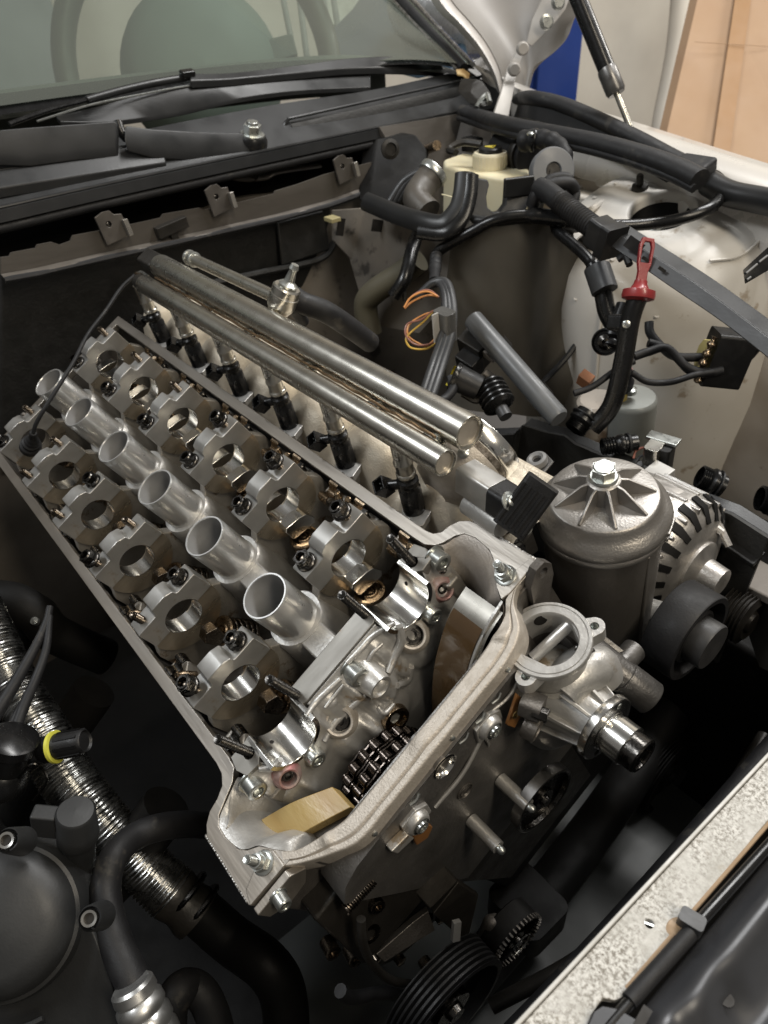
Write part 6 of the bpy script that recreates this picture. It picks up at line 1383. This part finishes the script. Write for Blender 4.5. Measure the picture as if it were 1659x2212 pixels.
wires = [([(873, 664), (885, 645), (905, 633), (925, 630), (945, 640)], M_or), ([(875, 662), (890, 640), (912, 628), (930, 628), (948, 642)], M_br), ([(874, 666), (890, 652), (915, 640), (935, 638), (948, 642)], M_or),
         ([(955, 673), (935, 672), (910, 690), (880, 700), (877, 725), (900, 745), (935, 740), (955, 715)], M_br), ([(955, 672), (935, 675), (915, 695), (885, 720), (877, 735), (890, 752), (925, 752), (950, 730), (955, 712)], M_yw), ([(950, 675), (920, 678), (885, 700), (882, 725), (905, 742), (925, 745), (950, 720)], M_or)]
for k, (w_, m) in enumerate(wires):
    build('loose_wire', MB().tube([pW(a, b, d=.80 + .004 * k) for a, b in w_], .0011, 8), m, lm)
build('clear_tape', MB().prism(rrect(.024, .016, .005), -.016, .016, frame(pW(962, 702, d=.79), (0, -.1, 1))), mat('grey_tape', (.07, .07, .068), 0, .25, (.05, .05, .05), 30), lm, bevel=.002)
build('tape_tab', MB().box(-.001, .001, -.004, .004, -.016, .016, frame(pW(942, 708, d=.785), (0, -.1, 1))), mat('pale_tab', (.35, .34, .32), 0, .5), lm)
build('pink_sleeve', MB().cyl(pW(912, 857, d=.755), pW(922, 850, d=.755), .003), mat('red_sleeve', (.5, .10, .12), 0, .5), lm)
yc = node('round_connector', 'black round connector with a yellow ring on a curved cable', 'connector', pW(985, 818, d=.78))
build('connector_barrel', MB().cyl(pW(980, 812, d=.78), pW(1035, 838, d=.78), .015, .013, 26), M_plast, yc)
build('barrel_mouth', MB().lathe([(.012, .0), (.0155, .001), (.0158, .004), (.0150, .006)], frame(pW(977, 811, d=.778), pW(1035, 838, d=.78) - pW(980, 812, d=.78)), 26, cap=False), M_gloss, yc)
build('yellow_ring', MB().lathe([(.0095, -.001), (.0115, -.001), (.0115, .001), (.0095, .001)], frame(pW(974, 811, d=.776), pW(1035, 838, d=.78) - pW(980, 812, d=.78)), 24, 90, 250), mat('bright_yellow_ring', (.75, .65, .05), 0, .4), yc)
build('cable', MB().tube([pW(972, 815, d=.776), pW(978, 840, d=.77), pW(960, 862, d=.765), pW(930, 872, d=.755), pW(900, 868, d=.75)], .005, 12), M_rub, yc)
sp2 = node('ribbed_boot', 'black ribbed rubber boot with a grey tip beside the shroud', 'boot', pW(1080, 890, d=.77))
F1 = frame(pW(1070, 860, d=.78), pW(1090, 895, d=.77) - pW(1070, 860, d=.78))
build('boot_body', MB().lathe([(.013, -.02)] + sum([[(.014, -.018 + k * .006), (.0175, -.016 + k * .006), (.0175, -.0145 + k * .006), (.014, -.0125 + k * .006)] for k in range(5)], []) + [(.010, .014)], F1, 30), M_gloss, sp2)
build('boot_tip', MB().lathe([(.007, .012), (.007, .026), (0, .026)], F1, 16), M_chn, sp2)
build('side_arm', MB().tube([pW(1000, 850, d=.79), pW(1030, 865, d=.785), pW(1050, 850, d=.78), pW(1065, 835, d=.78)], .004, 8), M_grime, sp2)
for nm, lab, a, b, r in (('hose_end', 'ribbed black hose end left of the dipstick tube foot', (1240, 930), (1270, 890), .013), ('hose_end', 'black hose connector lying right of the dipstick foot above the shroud', (1300, 965), (1375, 955), .010), ('hose_end', 'black tubular connector at the foot of the wing panel right of the oil filter', (1510, 1028), (1560, 1050), .013), ('hose_end', 'black round hose end at the right edge of the photograph', (1640, 1075), (1680, 1085), .014)):
    p0, p1 = pW(*a, d=.80 if a[0] < 1400 else .76), pW(*b, d=.80 if a[0] < 1400 else .76); L_ = (p1 - p0).length
    h = node(nm, lab, 'hose', p0, group=None)
    build('hose_body', MB().lathe([(r * .8, 0)] + sum([[(r * .8, L_ * .08 * k), (r * .95, L_ * .08 * k + .001), (r * .8, L_ * .08 * (k + 1) - .0005)] for k in range(5)], []) + [(r, L_ * .45), (r * 1.1, L_ * .5), (r * 1.1, L_ * .6), (r * .9, L_ * .65), (r * .9, L_), (r * .6, L_), (r * .6, L_ - .01), (0, L_ - .01)], frame(p0, p1 - p0), 26, cap=False), M_gloss, h)
    build('hose_band', MB().lathe([(r * 1.12, L_ * .72), (r * 1.15, L_ * .74), (r * 1.15, L_ * .78), (r * 1.1, L_ * .8)], frame(p0, p1 - p0), 24), M_plast, h)
# white/brass sensor above the shroud
ss = node('small_solenoid', 'small silver and black solenoid with a red wire above the shroud', 'solenoid', pW(1430, 990, d=.80))
build('solenoid_case', MB().prism(rrect(.026, .022, .004), -.016, .016, frame(pW(1425, 985, d=.80), (0, -.1, 1), (1, .2, 0))), M_plast, ss, bevel=.002)
build('silver_band', MB().prism(rrect(.016, .025, .004), -.017, .014, frame(pW(1412, 982, d=.795), (0, -.1, 1), (1, .2, 0))), M_steel, ss, bevel=.001)
build('silver_tab', MB().box(-.020, .014, -.004, .010, .016, .020, frame(pW(1432, 982, d=.80), (0, -.1, 1), (1, .2, 0))), M_bolt, ss, bevel=.001)
build('red_wire', MB().tube([pW(1368, 990, d=.80), pW(1375, 973, d=.80), pW(1395, 966, d=.80), pW(1418, 968, d=.80)], .0013, 8), mat('dull_red_wire', (.30, .10, .07), 0, .5), ss)
build('grey_wire', MB().tube([pW(1372, 1000, d=.80), pW(1385, 985, d=.80), pW(1400, 988, d=.80)], .0013, 8), M_chn, ss)
# fuse connector on the right
fc = node('wing_connector', 'black connector box with a pale yellow insert on the inner wing', 'connector', pW(1550, 770, d=.80))
Ff = frame(pW(1530, 770, d=.80), (-.6, -.75, .15), (.05, .1, 1))
build('connector_box', MB().prism(rrect(.060, .030, .004), -.040, .002, Ff), M_plast, fc, bevel=.002)
build('boot_sleeve', MB().tube([pW(1560, 772, d=.82), pW(1585, 775, d=.82), pW(1605, 765, d=.82), pW(1640, 745, d=.80)], lambda t, L: .020 * (1 - .75 * t), 16), M_rub, fc)
build('yellow_insert', MB().prism([(-.020, -.004), (.020, -.004), (.016, .008), (.006, .014), (-.006, .014), (-.016, .008)], .000, .008, Ff), mat('pale_yellow_plastic', (.62, .52, .20), 0, .4), fc, bevel=.001)
build('chain_link_strip', MB().tube([Ff @ V((-.026, -.010, .006)), Ff @ V((-.01, -.012, .009)), Ff @ V((.01, -.012, .009)), Ff @ V((.026, -.010, .006))], lambda t, L: .0035 + .0015 * math.sin(L * 600), 10, smooth=14), M_bronze, fc)
for k, pts_ in enumerate(([(1402, 695), (1405, 720), (1430, 750), (1460, 770), (1518, 772)], [(1400, 740), (1430, 750), (1465, 775), (1490, 800), (1530, 803)], [(1370, 770), (1400, 760), (1440, 752), (1480, 790), (1520, 805), (1560, 800)], [(1365, 805), (1400, 825), (1450, 825), (1500, 810), (1540, 803)], [(1370, 780), (1330, 800), (1280, 835), (1240, 850)])):
    build('cable', MB().tube([pW(a, b, d=.80 - .004 * k) for a, b in pts_], .0048 if k < 3 else .0035, 10), M_rub, fc)
build('orange_plug', MB().box(-.008, .008, -.006, .006, -.010, .010, frame(pW(1265, 820, d=.86), (.4, -.4, .8))), mat('faded_orange', (.35, .15, .07), 0, .6), fc, bevel=.001)
# pin on wing (spring clip)
build('wing_screw', MB().lathe([(.006, 0), (.007, .002), (.004, .006), (0, .006)], frame(pW(1390, 700, d=.9), (0, -1, .2)), 16), M_bolt, None, label='tiny bright clip screw above the cable channel', cat='screw')

# ================================================================ GARAGE BEHIND
M_gw = mat('off_white_wall', (.72, .67, .58), 0, .6, (.52, .47, .40), 3, .5, .1, 60)
gwl = build('garage_wall', MB().box(-.02, .0, -5, 6, -1.5, 3.0, Tm((-2.6, 1.2, 0)) @ Matrix.Rotation(math.radians(-38), 4, 'Z')), M_gw, label='plain off white garage wall behind the car', cat='wall')
gf = build('ground', MB().box(-8, 6, -8, 8, -.92, -.90), mat('garage_floor', (.14, .135, .13), 0, .6, (.10, .095, .09), 3), kind='structure')
pst = node('lift_post', 'saturated blue steel lift post behind the raised hood', 'post', pW(1180, 250, d=2.0))
M_blue = mat('blue_lift_paint', (.018, .055, .26), 0, .35, (.014, .040, .20), 6, .5, .05, 100, coat=.3)
for a, b, c, d in ((1075, 1130, 2.05, 2.0), (1130, 1178, 1.98, 2.02), (1178, 1275, 1.95, 1.95)):
    T0, T1 = pW(a, -80, d=c), pW(b, -80, d=d); B0, B1 = pW(a, 340, d=c), pW(b - 8, 340, d=d)
    T0.z = T1.z = .8; B0 = V((T0.x, T0.y, -.9)); B1 = V((T1.x, T1.y, -.9))
    build('post_face', quad_sheet([T0, T1, B1, B0], .03, (1, -.4, 0)), M_blue, pst, bevel=.004)
bx = node('cardboard_box', 'tall brown cardboard box with a strip of packing tape at the top right', 'box', pW(1560, 340, d=1.75))
M_card = mat('brown_cardboard', (.43, .285, .175), 0, .7, (.375, .24, .145), 8, .5, .1, 300)
q0, q1, q2, q3 = pW(1525, -80, d=1.80), pW(1760, -80, d=1.75), pW(1760, 400, d=1.72), pW(1430, 330, d=1.78)
build('box_face', quad_sheet([q0, q1, q2, q3], .04, (1, -.6, 0)), M_card, bx)
e = V((1, -.6, 0)).normalized() * .003
build('tape_strip', quad_sheet([pW(1598, -80, d=1.775) + e, pW(1632, -80, d=1.775) + e, pW(1572, 350, d=1.745) + e, pW(1535, 350, d=1.745) + e], .002, (1, -.6, 0)), mat('packing_tape', (.36, .205, .095), 0, .35, (.33, .19, .09), 10), bx)
build('box_crease', MB().tube([pW(1500, 90, d=1.765) + e, pW(1560, 94, d=1.76) + e, pW(1659, 100, d=1.755) + e], .0007, 6), M_card, bx)
cr = build('wall_conduit', MB().tube([pW(1485, -80, d=2.4), pW(1470, 100, d=2.4), pW(1440, 260, d=2.4), pW(1430, 340, d=2.4)], .045, 16), M_gw, label='pale round column standing against the garage wall beside the box', cat='column')
bag = node('plastic_bag', 'crumpled clear plastic wrap behind the windscreen pillar', 'plastic bag', pW(1010, 150, d=1.9))
rows = []; rb = random.Random(11)
for j in range(14):
    row = []
    for k in range(12):
        px = 925 + 160 * k / 11; py = -60 + 290 * j / 13
        row.append(pW(px, py, d=1.85 + .10 * rb.random() + .06 * math.sin(k * 1.3 + j)))
    rows.append(row)
M_bag = mat('crumpled_plastic', (.62, .61, .60), .1, .15, (.42, .42, .43), 4, .5, .4, 12, None, .08, coat=.6)
build('bag_skin', MB().loft(rows), M_bag, bag, smooth=80)
build('pink_print', MB().loft([[r_ + V((.012, -.01, 0)) for r_ in row[3:8]] for row in rows[1:6]]), mat('pink_bag_print', (.60, .22, .32), 0, .3, (.62, .50, .52), 10), bag, smooth=80)
mir = build('door_mirror', MB().lathe([(0, .10), (.06, .09), (.11, .05), (.13, 0), (.12, -.04)], frame(pW(960, 30, d=1.62), (.7, -.6, .3)) @ Matrix.Diagonal((1, .7, 1, 1)), 36), mat('silver_mirror_paint', (.55, .56, .58), .6, .25), label='smooth silver door mirror housing past the windscreen pillar', cat='mirror')

# ================================================================ FRONT PANEL (bottom right)
rp = node('radiator_support', 'dirty white slotted radiator support bar crossing the lower right corner', 'support bar', (.755, .05, 0))
def scuffed():
    m = bpy.data.materials.new('scuffed_white_paint'); m.use_nodes = True; nt = m.node_tree; N = nt.nodes; L = nt.links; b = N['Principled BSDF']
    b.inputs['Roughness'].default_value = .5
    tc = N.new('ShaderNodeTexCoord')
    def noise(sc, det=6, ro=.6):
        n_ = N.new('ShaderNodeTexNoise'); n_.inputs['Scale'].default_value = sc; n_.inputs['Detail'].default_value = det; n_.inputs['Roughness'].default_value = ro; L.new(tc.outputs['Object'], n_.inputs[0]); return n_.outputs[0]
    def ramp(i_, p0, c0, p1, c1):
        r = N.new('ShaderNodeValToRGB'); r.color_ramp.elements[0].position = p0; r.color_ramp.elements[1].position = p1; r.color_ramp.elements[0].color = c0; r.color_ramp.elements[1].color = c1; L.new(i_, r.inputs[0]); return r.outputs[0]
    def mix(f, a_, b_):
        x = N.new('ShaderNodeMix'); x.data_type = 'RGBA'; L.new(f, x.inputs[0]); L.new(a_, x.inputs[6])
        if isinstance(b_, tuple): x.inputs[7].default_value = b_
        else: L.new(b_, x.inputs[7])
        return x.outputs[2]
    base = ramp(noise(45, 8, .65), .38, (.29, .28, .25, 1), .60, (.45, .44, .415, 1))
    mask = ramp(noise(28, 5, .6), .40, (.15, .15, .15, 1), .56, (.95, .95, .95, 1))
    fine = ramp(noise(420, 10, .75), .43, (.13, .115, .09, 1), .56, (.52, .51, .48, 1))
    c = mix(mask, base, fine)
    c = mix(ramp(noise(150, 9, .7), .63, (0, 0, 0, 1), .67, (1, 1, 1, 1)), c, (.09, .07, .05, 1))
    c = mix(ramp(noise(22, 6, .6), .60, (0, 0, 0, 1), .70, (.6, .6, .6, 1)), c, (.30, .24, .16, 1))
    L.new(c, b.inputs['Base Color'])
    bp = N.new('ShaderNodeBump'); bp.inputs['Strength'].default_value = .5; bp.inputs['Distance'].default_value = .0006; L.new(noise(420, 8, .7), bp.inputs['Height']); L.new(bp.outputs[0], b.inputs['Normal'])
    return m
M_rp = scuffed()
xa, xb = .7455, .7640
y0, y1 = -.16, .30
inner_l = [(xa, y0), (xa, y1)]
outl = [(xa, y0), (xb + .006, y0), (xb + .006, -.045), (xb - .0005, -.040), (xb - .0015, -.030), (xb + .003, -.026), (xb + .005, -.020), (xb + .002, .10), (xb + .002, y1), (xa, y1)]
build('bar_top', MB().prism([(x, y) for x, y in outl], -.004, 0, holes=[circ(.7565, .0155, .0023, 18)]), M_rp, rp, bevel=.0006)
build('bar_flange', MB().box(xa - .0022, xa - .0002, y0, y1, -.030, .0022), mat('flange_white_paint', (.46, .45, .43), 0, .4, (.33, .32, .29), 60), rp, bevel=.0005)
build('bar_face', MB().box(xa - .004, xa - .0026, y0, .70, -.40, -.006), M_void, rp)
build('tan_edge', MB().tube([(xb + .0030, -.018, -.0008), (xb + .003, .05, -.0008), (xb + .003, .2, -.0008)], .0012, 8), mat('tan_stained_paint', (.34, .24, .15), 0, .5, (.25, .17, .10), 30), rp)
build('slot_stain', MB().lathe([(.0035, 0), (.0030, .0005), (0, .0006)], frame((.7655, .034 - .01, 0), (0, 0, 1)) @ Matrix.Diagonal((1, 1.6, 1, 1)), 24), mat('tan_stain', (.33, .23, .14), 0, .5), rp)
build('flat_spring', MB().box(-.0026, .0026, -.0005, .0005, -.0022, -.0006, frame((.7565, .0155, 0), (0, 0, 1)) @ Matrix.Rotation(.5, 4, 'Z')), M_bolt, rp)
cb = node('release_cable', 'black hood release cable with a square clip along the white support bar', 'cable', (.775, .05, 0))
build('cable_body', MB().tube([(.7712, y0, .001), (.7718, -.03, .001), (.7722, .02, .002), (.7735, .08, .002), (.776, .2, .001)], .0030, 14), M_gloss, cb)
build('cable_sleeve', MB().tube([(.7714, -.022, .0014), (.7722, .012, .002), (.7726, .026, .002)], .0040, 14), M_rub, cb)
build('cable_clip', MB().prism(rrect(.0125, .0085, .002), -.004, .0052, frame((.7700, .0305, .0018), (0, 0, 1), (1, .25, 0))), M_chn, cb, bevel=.001)
h1_, h2_ = pW(1583, 2138, z=.001), pW(1478, 2222, z=.001)
PH = ((h1_.x, h1_.y), (h2_.x, h2_.y))
fp = node('front_grille_panel', 'glossy black sheet metal front panel with a dimpled hole in the bottom right corner', 'front panel', (.80, .03, 0))
rows = []
def PZ(x, y):
        u = (x - .7765) / .17
        z = -.008 + .010 * math.exp(-((u - .08) / .06) ** 2) - .012 * math.exp(-((u - .22) / .07) ** 2) + .012 * min(1, max(0, (u - .25) * 3))
        z += .002 * math.sin(y * 25 + 1) * max(0, u - .25)
        for (cx, cy) in PH:
            z -= .0048 * math.exp(-(((x - cx) / .0080) ** 2 + ((y - cy) / .0090) ** 2))
        return z
for j in range(110):
    x = .7765 + .12 * j / 109
    rows.append([(x, y0 + (y1 - y0) * k / 199, PZ(x, y0 + (y1 - y0) * k / 199)) for k in range(200)])
M_fp = mat('satin_black_sheet', (.045, .046, .050), .3, .36, (.032, .033, .036), 20, .5, .05, 100, None, .05)
build('panel_skin', MB().loft(rows, .002), M_fp, fp, smooth=80)
for (cx, cy) in PH:
    build('panel_hole', MB().lathe([(.0036, -.0001), (.0034, .0004), (0, .0002)], frame((cx, cy, PZ(cx, cy) + .0006), (.0, 0, 1)), 24), M_hole, fp)
build('panel_slot', MB().box(-.0022, .0022, -.0060, .0060, -.001, .0012, frame((.7800, -.0245, .0028), (0, 0, 1), (1, .15, 0))), M_hole, fp)
build('panel_lip', MB().prism([(.7650, -.16), (.7650, -.045), (.7636, -.040), (.7650, -.0335), (.7690, -.030), (.7800, -.026), (.786, -.16)], -.002, .0035), M_fp, fp, bevel=.001)

# ================================================================ LOWER LEFT
M_shr = mat('matt_black_moulding', (.022, .023, .024), 0, .5, (.016, .0165, .017), 20, .5, .1, 400)
tk = node('expansion_tank', 'matt black moulded tank with curved ribs and bright ringed bolts in the lower left corner', 'tank', pW(60, 2050, d=.50))
cT = pW(0, 1998, d=.50); aT = V((.55, -.25, .80)).normalized(); FTk = frame(cT, aT)
build('tank_dome', MB().lathe([(0, .012), (.030, .011), (.041, .006), (.046, .000), (.0475, -.006), (.050, -.007), (.052, -.014), (.052, -.06)], FTk, 72, cap=False), M_shr, tk, smooth=35)
for k, r in enumerate((.068, .074, .080, .087)):
    pts = [FTk @ V((r * math.cos(math.radians(a)), r * math.sin(math.radians(a)), -.016 - .004 * k)) for a in range(-88, -10, 8)]
    build('curved_rib', MB().tube(pts, .0019, 8), M_shr, tk)
build('tank_skirt', quad_sheet([pW(-20, 2100, d=.515), pW(130, 2060, d=.515), pW(165, 1985, d=.515), pW(205, 2010, d=.515), pW(245, 2120, d=.515), pW(268, 2230, d=.515), pW(-20, 2230, d=.515)], .03, (.5, -.2, .8)), M_shr, tk, bevel=.004)
for px, py in ((14, 1815), (193, 1984)):
    Fb_ = frame(pW(px, py, d=.475), (.45, -.2, .9))
    b_ = build('bolt_boss', MB().lathe([(.0095, -.03), (.0080, -.004), (.0070, -.001)], Fb_, 26, cap=False), M_shr, tk)
    build('bright_sleeve', MB().lathe([(.0032, -.003), (.0034, .0012), (.0050, .0014), (.0054, .0004), (.0056, -.003)], Fb_, 26, cap=False), M_bore, b_)
    build('sleeve_hole', MB().lathe([(.0034, -.001), (0, -.001)], Fb_, 20, cap=False), M_hole, b_)
nk = node('filler_neck', 'dark cylindrical filler neck with a stepped cap beside the corrugated pipe', 'filler neck', pW(180, 1880, d=.52))
Fk = frame(pW(163, 1752, d=.515), (.10, .20, 1))
build('neck_cap', MB().lathe([(0, .001), (.0120, 0), (.0135, -.002), (.0135, -.018), (.0143, -.019), (.0145, -.030), (.0130, -.034)], Fk, 40, cap=False), M_shr, nk)
build('neck_cone', MB().lathe([(.0128, -.032), (.0115, -.045), (.0075, -.10), (.006, -.13)], Fk, 36, cap=False), M_shr, nk)
build('neck_tab', MB().box(-.030, -.012, -.006, .006, -.028, -.004, Fk @ Matrix.Rotation(.9, 4, 'Z')), M_shr, nk, bevel=.002)
# corrugated metal pipes
M_flex = mat('wrinkled_foil_pipe', (.50, .50, .49), 1, .26, (.34, .34, .33), 60, .55, .25, 300)
fx = node('corrugated_pipe', 'wide corrugated silver flexible pipe descending through the lower left', 'pipe', pW(200, 1750, d=.62))
pts = [pW(-90, 1240, d=.70), pW(-30, 1360, d=.68), pW(35, 1490, d=.66), pW(95, 1590, d=.64), pW(148, 1685, d=.63), pW(215, 1765, d=.62), pW(320, 1880, d=.62), pW(372, 1930, d=.62)]
rb2 = random.Random(9); ph = [rb2.random() * .0006 for _ in range(999)]
build('corrugated_body', MB().tube(pts, lambda t, L: .0215 + .0009 * math.sin(L * 2 * math.pi / .0034) + .0010 * math.sin(L * 37) , 40, smooth=56), M_flex, fx, smooth=70)
build('pipe_cuff', MB().tube([pW(362, 1920, d=.62), pW(395, 1948, d=.62), pW(428, 1978, d=.62)], lambda t, L: .0212 + .001 * math.sin(t * 9), 28), M_grime, fx)
for k in range(2): build('cuff_clamp', MB().lathe([(.0200, -.002), (.0212, 0), (.0200, .002)], frame(pW(405 + 28 * k, 1930 + 26 * k, d=.62), pW(432, 1955, d=.62) - pW(385, 1910, d=.62)), 30), M_dark, fx)
fx2 = node('silver_elbow', 'short bright silver corrugated pipe end at the bottom left edge', 'pipe', pW(320, 2180, d=.50))
F2 = frame(pW(283, 2125, d=.50), pW(330, 2230, d=.50) - pW(283, 2125, d=.50))
build('pipe_ribs', MB().lathe([(.0125, 0), (.0145, .002), (.0150, .008), (.0135, .010), (.0160, .013), (.0165, .018), (.0145, .021), (.0168, .024), (.0170, .030), (.0150, .033), (.0172, .036), (.0172, .06)], F2, 40), mat('bright_cast_pipe', (.55, .55, .54), .9, .35), fx2)
hz1 = build('coolant_hose', MB().tube([pW(560, 1815, d=.70), pW(455, 1784, d=.63), pW(360, 1784, d=.59), pW(290, 1808, d=.57), pW(247, 1850, d=.55), pW(229, 1910, d=.54), pW(234, 1975, d=.53), pW(254, 2045, d=.52), pW(284, 2115, d=.51), pW(300, 2155, d=.51)], lambda t, L: .0120 - .0015 * math.sin(math.pi * t), 20), M_rub, label='thick matt black coolant hose arching down the lower left', cat='hose')
hz2 = build('coolant_hose', MB().tube([pW(368, 2260, d=.56), pW(368, 2185, d=.56), pW(385, 2142, d=.56), pW(412, 2132, d=.57), pW(440, 2152, d=.57), pW(462, 2200, d=.57), pW(478, 2260, d=.57)], .013, 18), M_rub, label='dark bent coolant hose hump at the bottom edge', cat='hose')
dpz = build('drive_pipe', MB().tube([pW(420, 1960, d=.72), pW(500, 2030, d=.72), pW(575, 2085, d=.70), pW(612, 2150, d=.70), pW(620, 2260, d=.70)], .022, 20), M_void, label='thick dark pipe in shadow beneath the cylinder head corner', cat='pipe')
kc = node('coil_connector', 'black plug with a yellow ring lying on the corrugated silver pipe', 'connector', pW(120, 1615, d=.60))
c0_, c1_ = pW(62, 1625, d=.60), pW(185, 1600, d=.59)
Fc_ = frame(c0_, c1_ - c0_); Lc = (c1_ - c0_).length
build('plug_body', MB().lathe([(.006, -.008), (.0095, -.004), (.0110, .002), (.0110, .010), (.0095, .012), (.0115, .016), (.0115, Lc * .45)], Fc_, 30), M_gloss, kc)
build('yellow_ring', MB().lathe([(.0112, Lc * .44), (.0130, Lc * .45), (.0130, Lc * .50), (.0112, Lc * .51)], Fc_, 34), mat('lime_yellow_ring', (.62, .60, .08), 0, .4), kc)
build('plug_tip', MB().lathe([(.0105, Lc * .5), (.0102, Lc * .8), (.0098, Lc * .97), (.0085, Lc), (.007, Lc * .97), (0, Lc * .97)], Fc_, 24, cap=False), M_plast, kc)
for k in range(8): build('tip_rib', MB().box(.0096, .0110, -.0012, .0012, Lc * .56, Lc * .95, Fc_ @ Matrix.Rotation(math.pi / 4 * k, 4, 'Z')), M_gloss, kc)
k2 = node('coil_plug', 'black round cable plug at the left edge below the crossing cables', 'connector', pW(20, 1600, d=.58))
Fp2 = frame(pW(30, 1590, d=.58), (pW(30, 1590, d=.58) - pW(10, 1660, d=.59)))
build('plug_body', MB().lathe([(.020, -.05), (.020, -.035), (.016, -.03), (.0165, -.012), (.0195, -.010), (.0195, -.002), (.016, 0), (0, .001)], Fp2, 34), M_gloss, k2)
for pts_, r in (([(30, 1590), (50, 1530), (80, 1460), (100, 1400), (108, 1330)], .0052), ([(-20, 1560), (30, 1480), (75, 1400), (100, 1345), (108, 1310)], .0060), ([(20, 1590), (30, 1560), (60, 1500), (90, 1440)], .0045)):
    build('cable', MB().tube([pW(a, b, d=.60 + .0002 * (1590 - b)) for a, b in pts_], lambda t, L, r=r: r * (1 - .5 * t), 12), M_rub, k2)
build('lock_wire', MB().tube([pW(40, 1680, d=.58), pW(70, 1650, d=.575), pW(95, 1665, d=.58), pW(100, 1690, d=.58), pW(72, 1730, d=.585)], .0010, 6), M_dark, k2)
lh2 = node('left_heat_pipe', 'dark curved manifold pipe in the shadow left of the cylinder head', 'pipe', pW(100, 1330, d=.8))
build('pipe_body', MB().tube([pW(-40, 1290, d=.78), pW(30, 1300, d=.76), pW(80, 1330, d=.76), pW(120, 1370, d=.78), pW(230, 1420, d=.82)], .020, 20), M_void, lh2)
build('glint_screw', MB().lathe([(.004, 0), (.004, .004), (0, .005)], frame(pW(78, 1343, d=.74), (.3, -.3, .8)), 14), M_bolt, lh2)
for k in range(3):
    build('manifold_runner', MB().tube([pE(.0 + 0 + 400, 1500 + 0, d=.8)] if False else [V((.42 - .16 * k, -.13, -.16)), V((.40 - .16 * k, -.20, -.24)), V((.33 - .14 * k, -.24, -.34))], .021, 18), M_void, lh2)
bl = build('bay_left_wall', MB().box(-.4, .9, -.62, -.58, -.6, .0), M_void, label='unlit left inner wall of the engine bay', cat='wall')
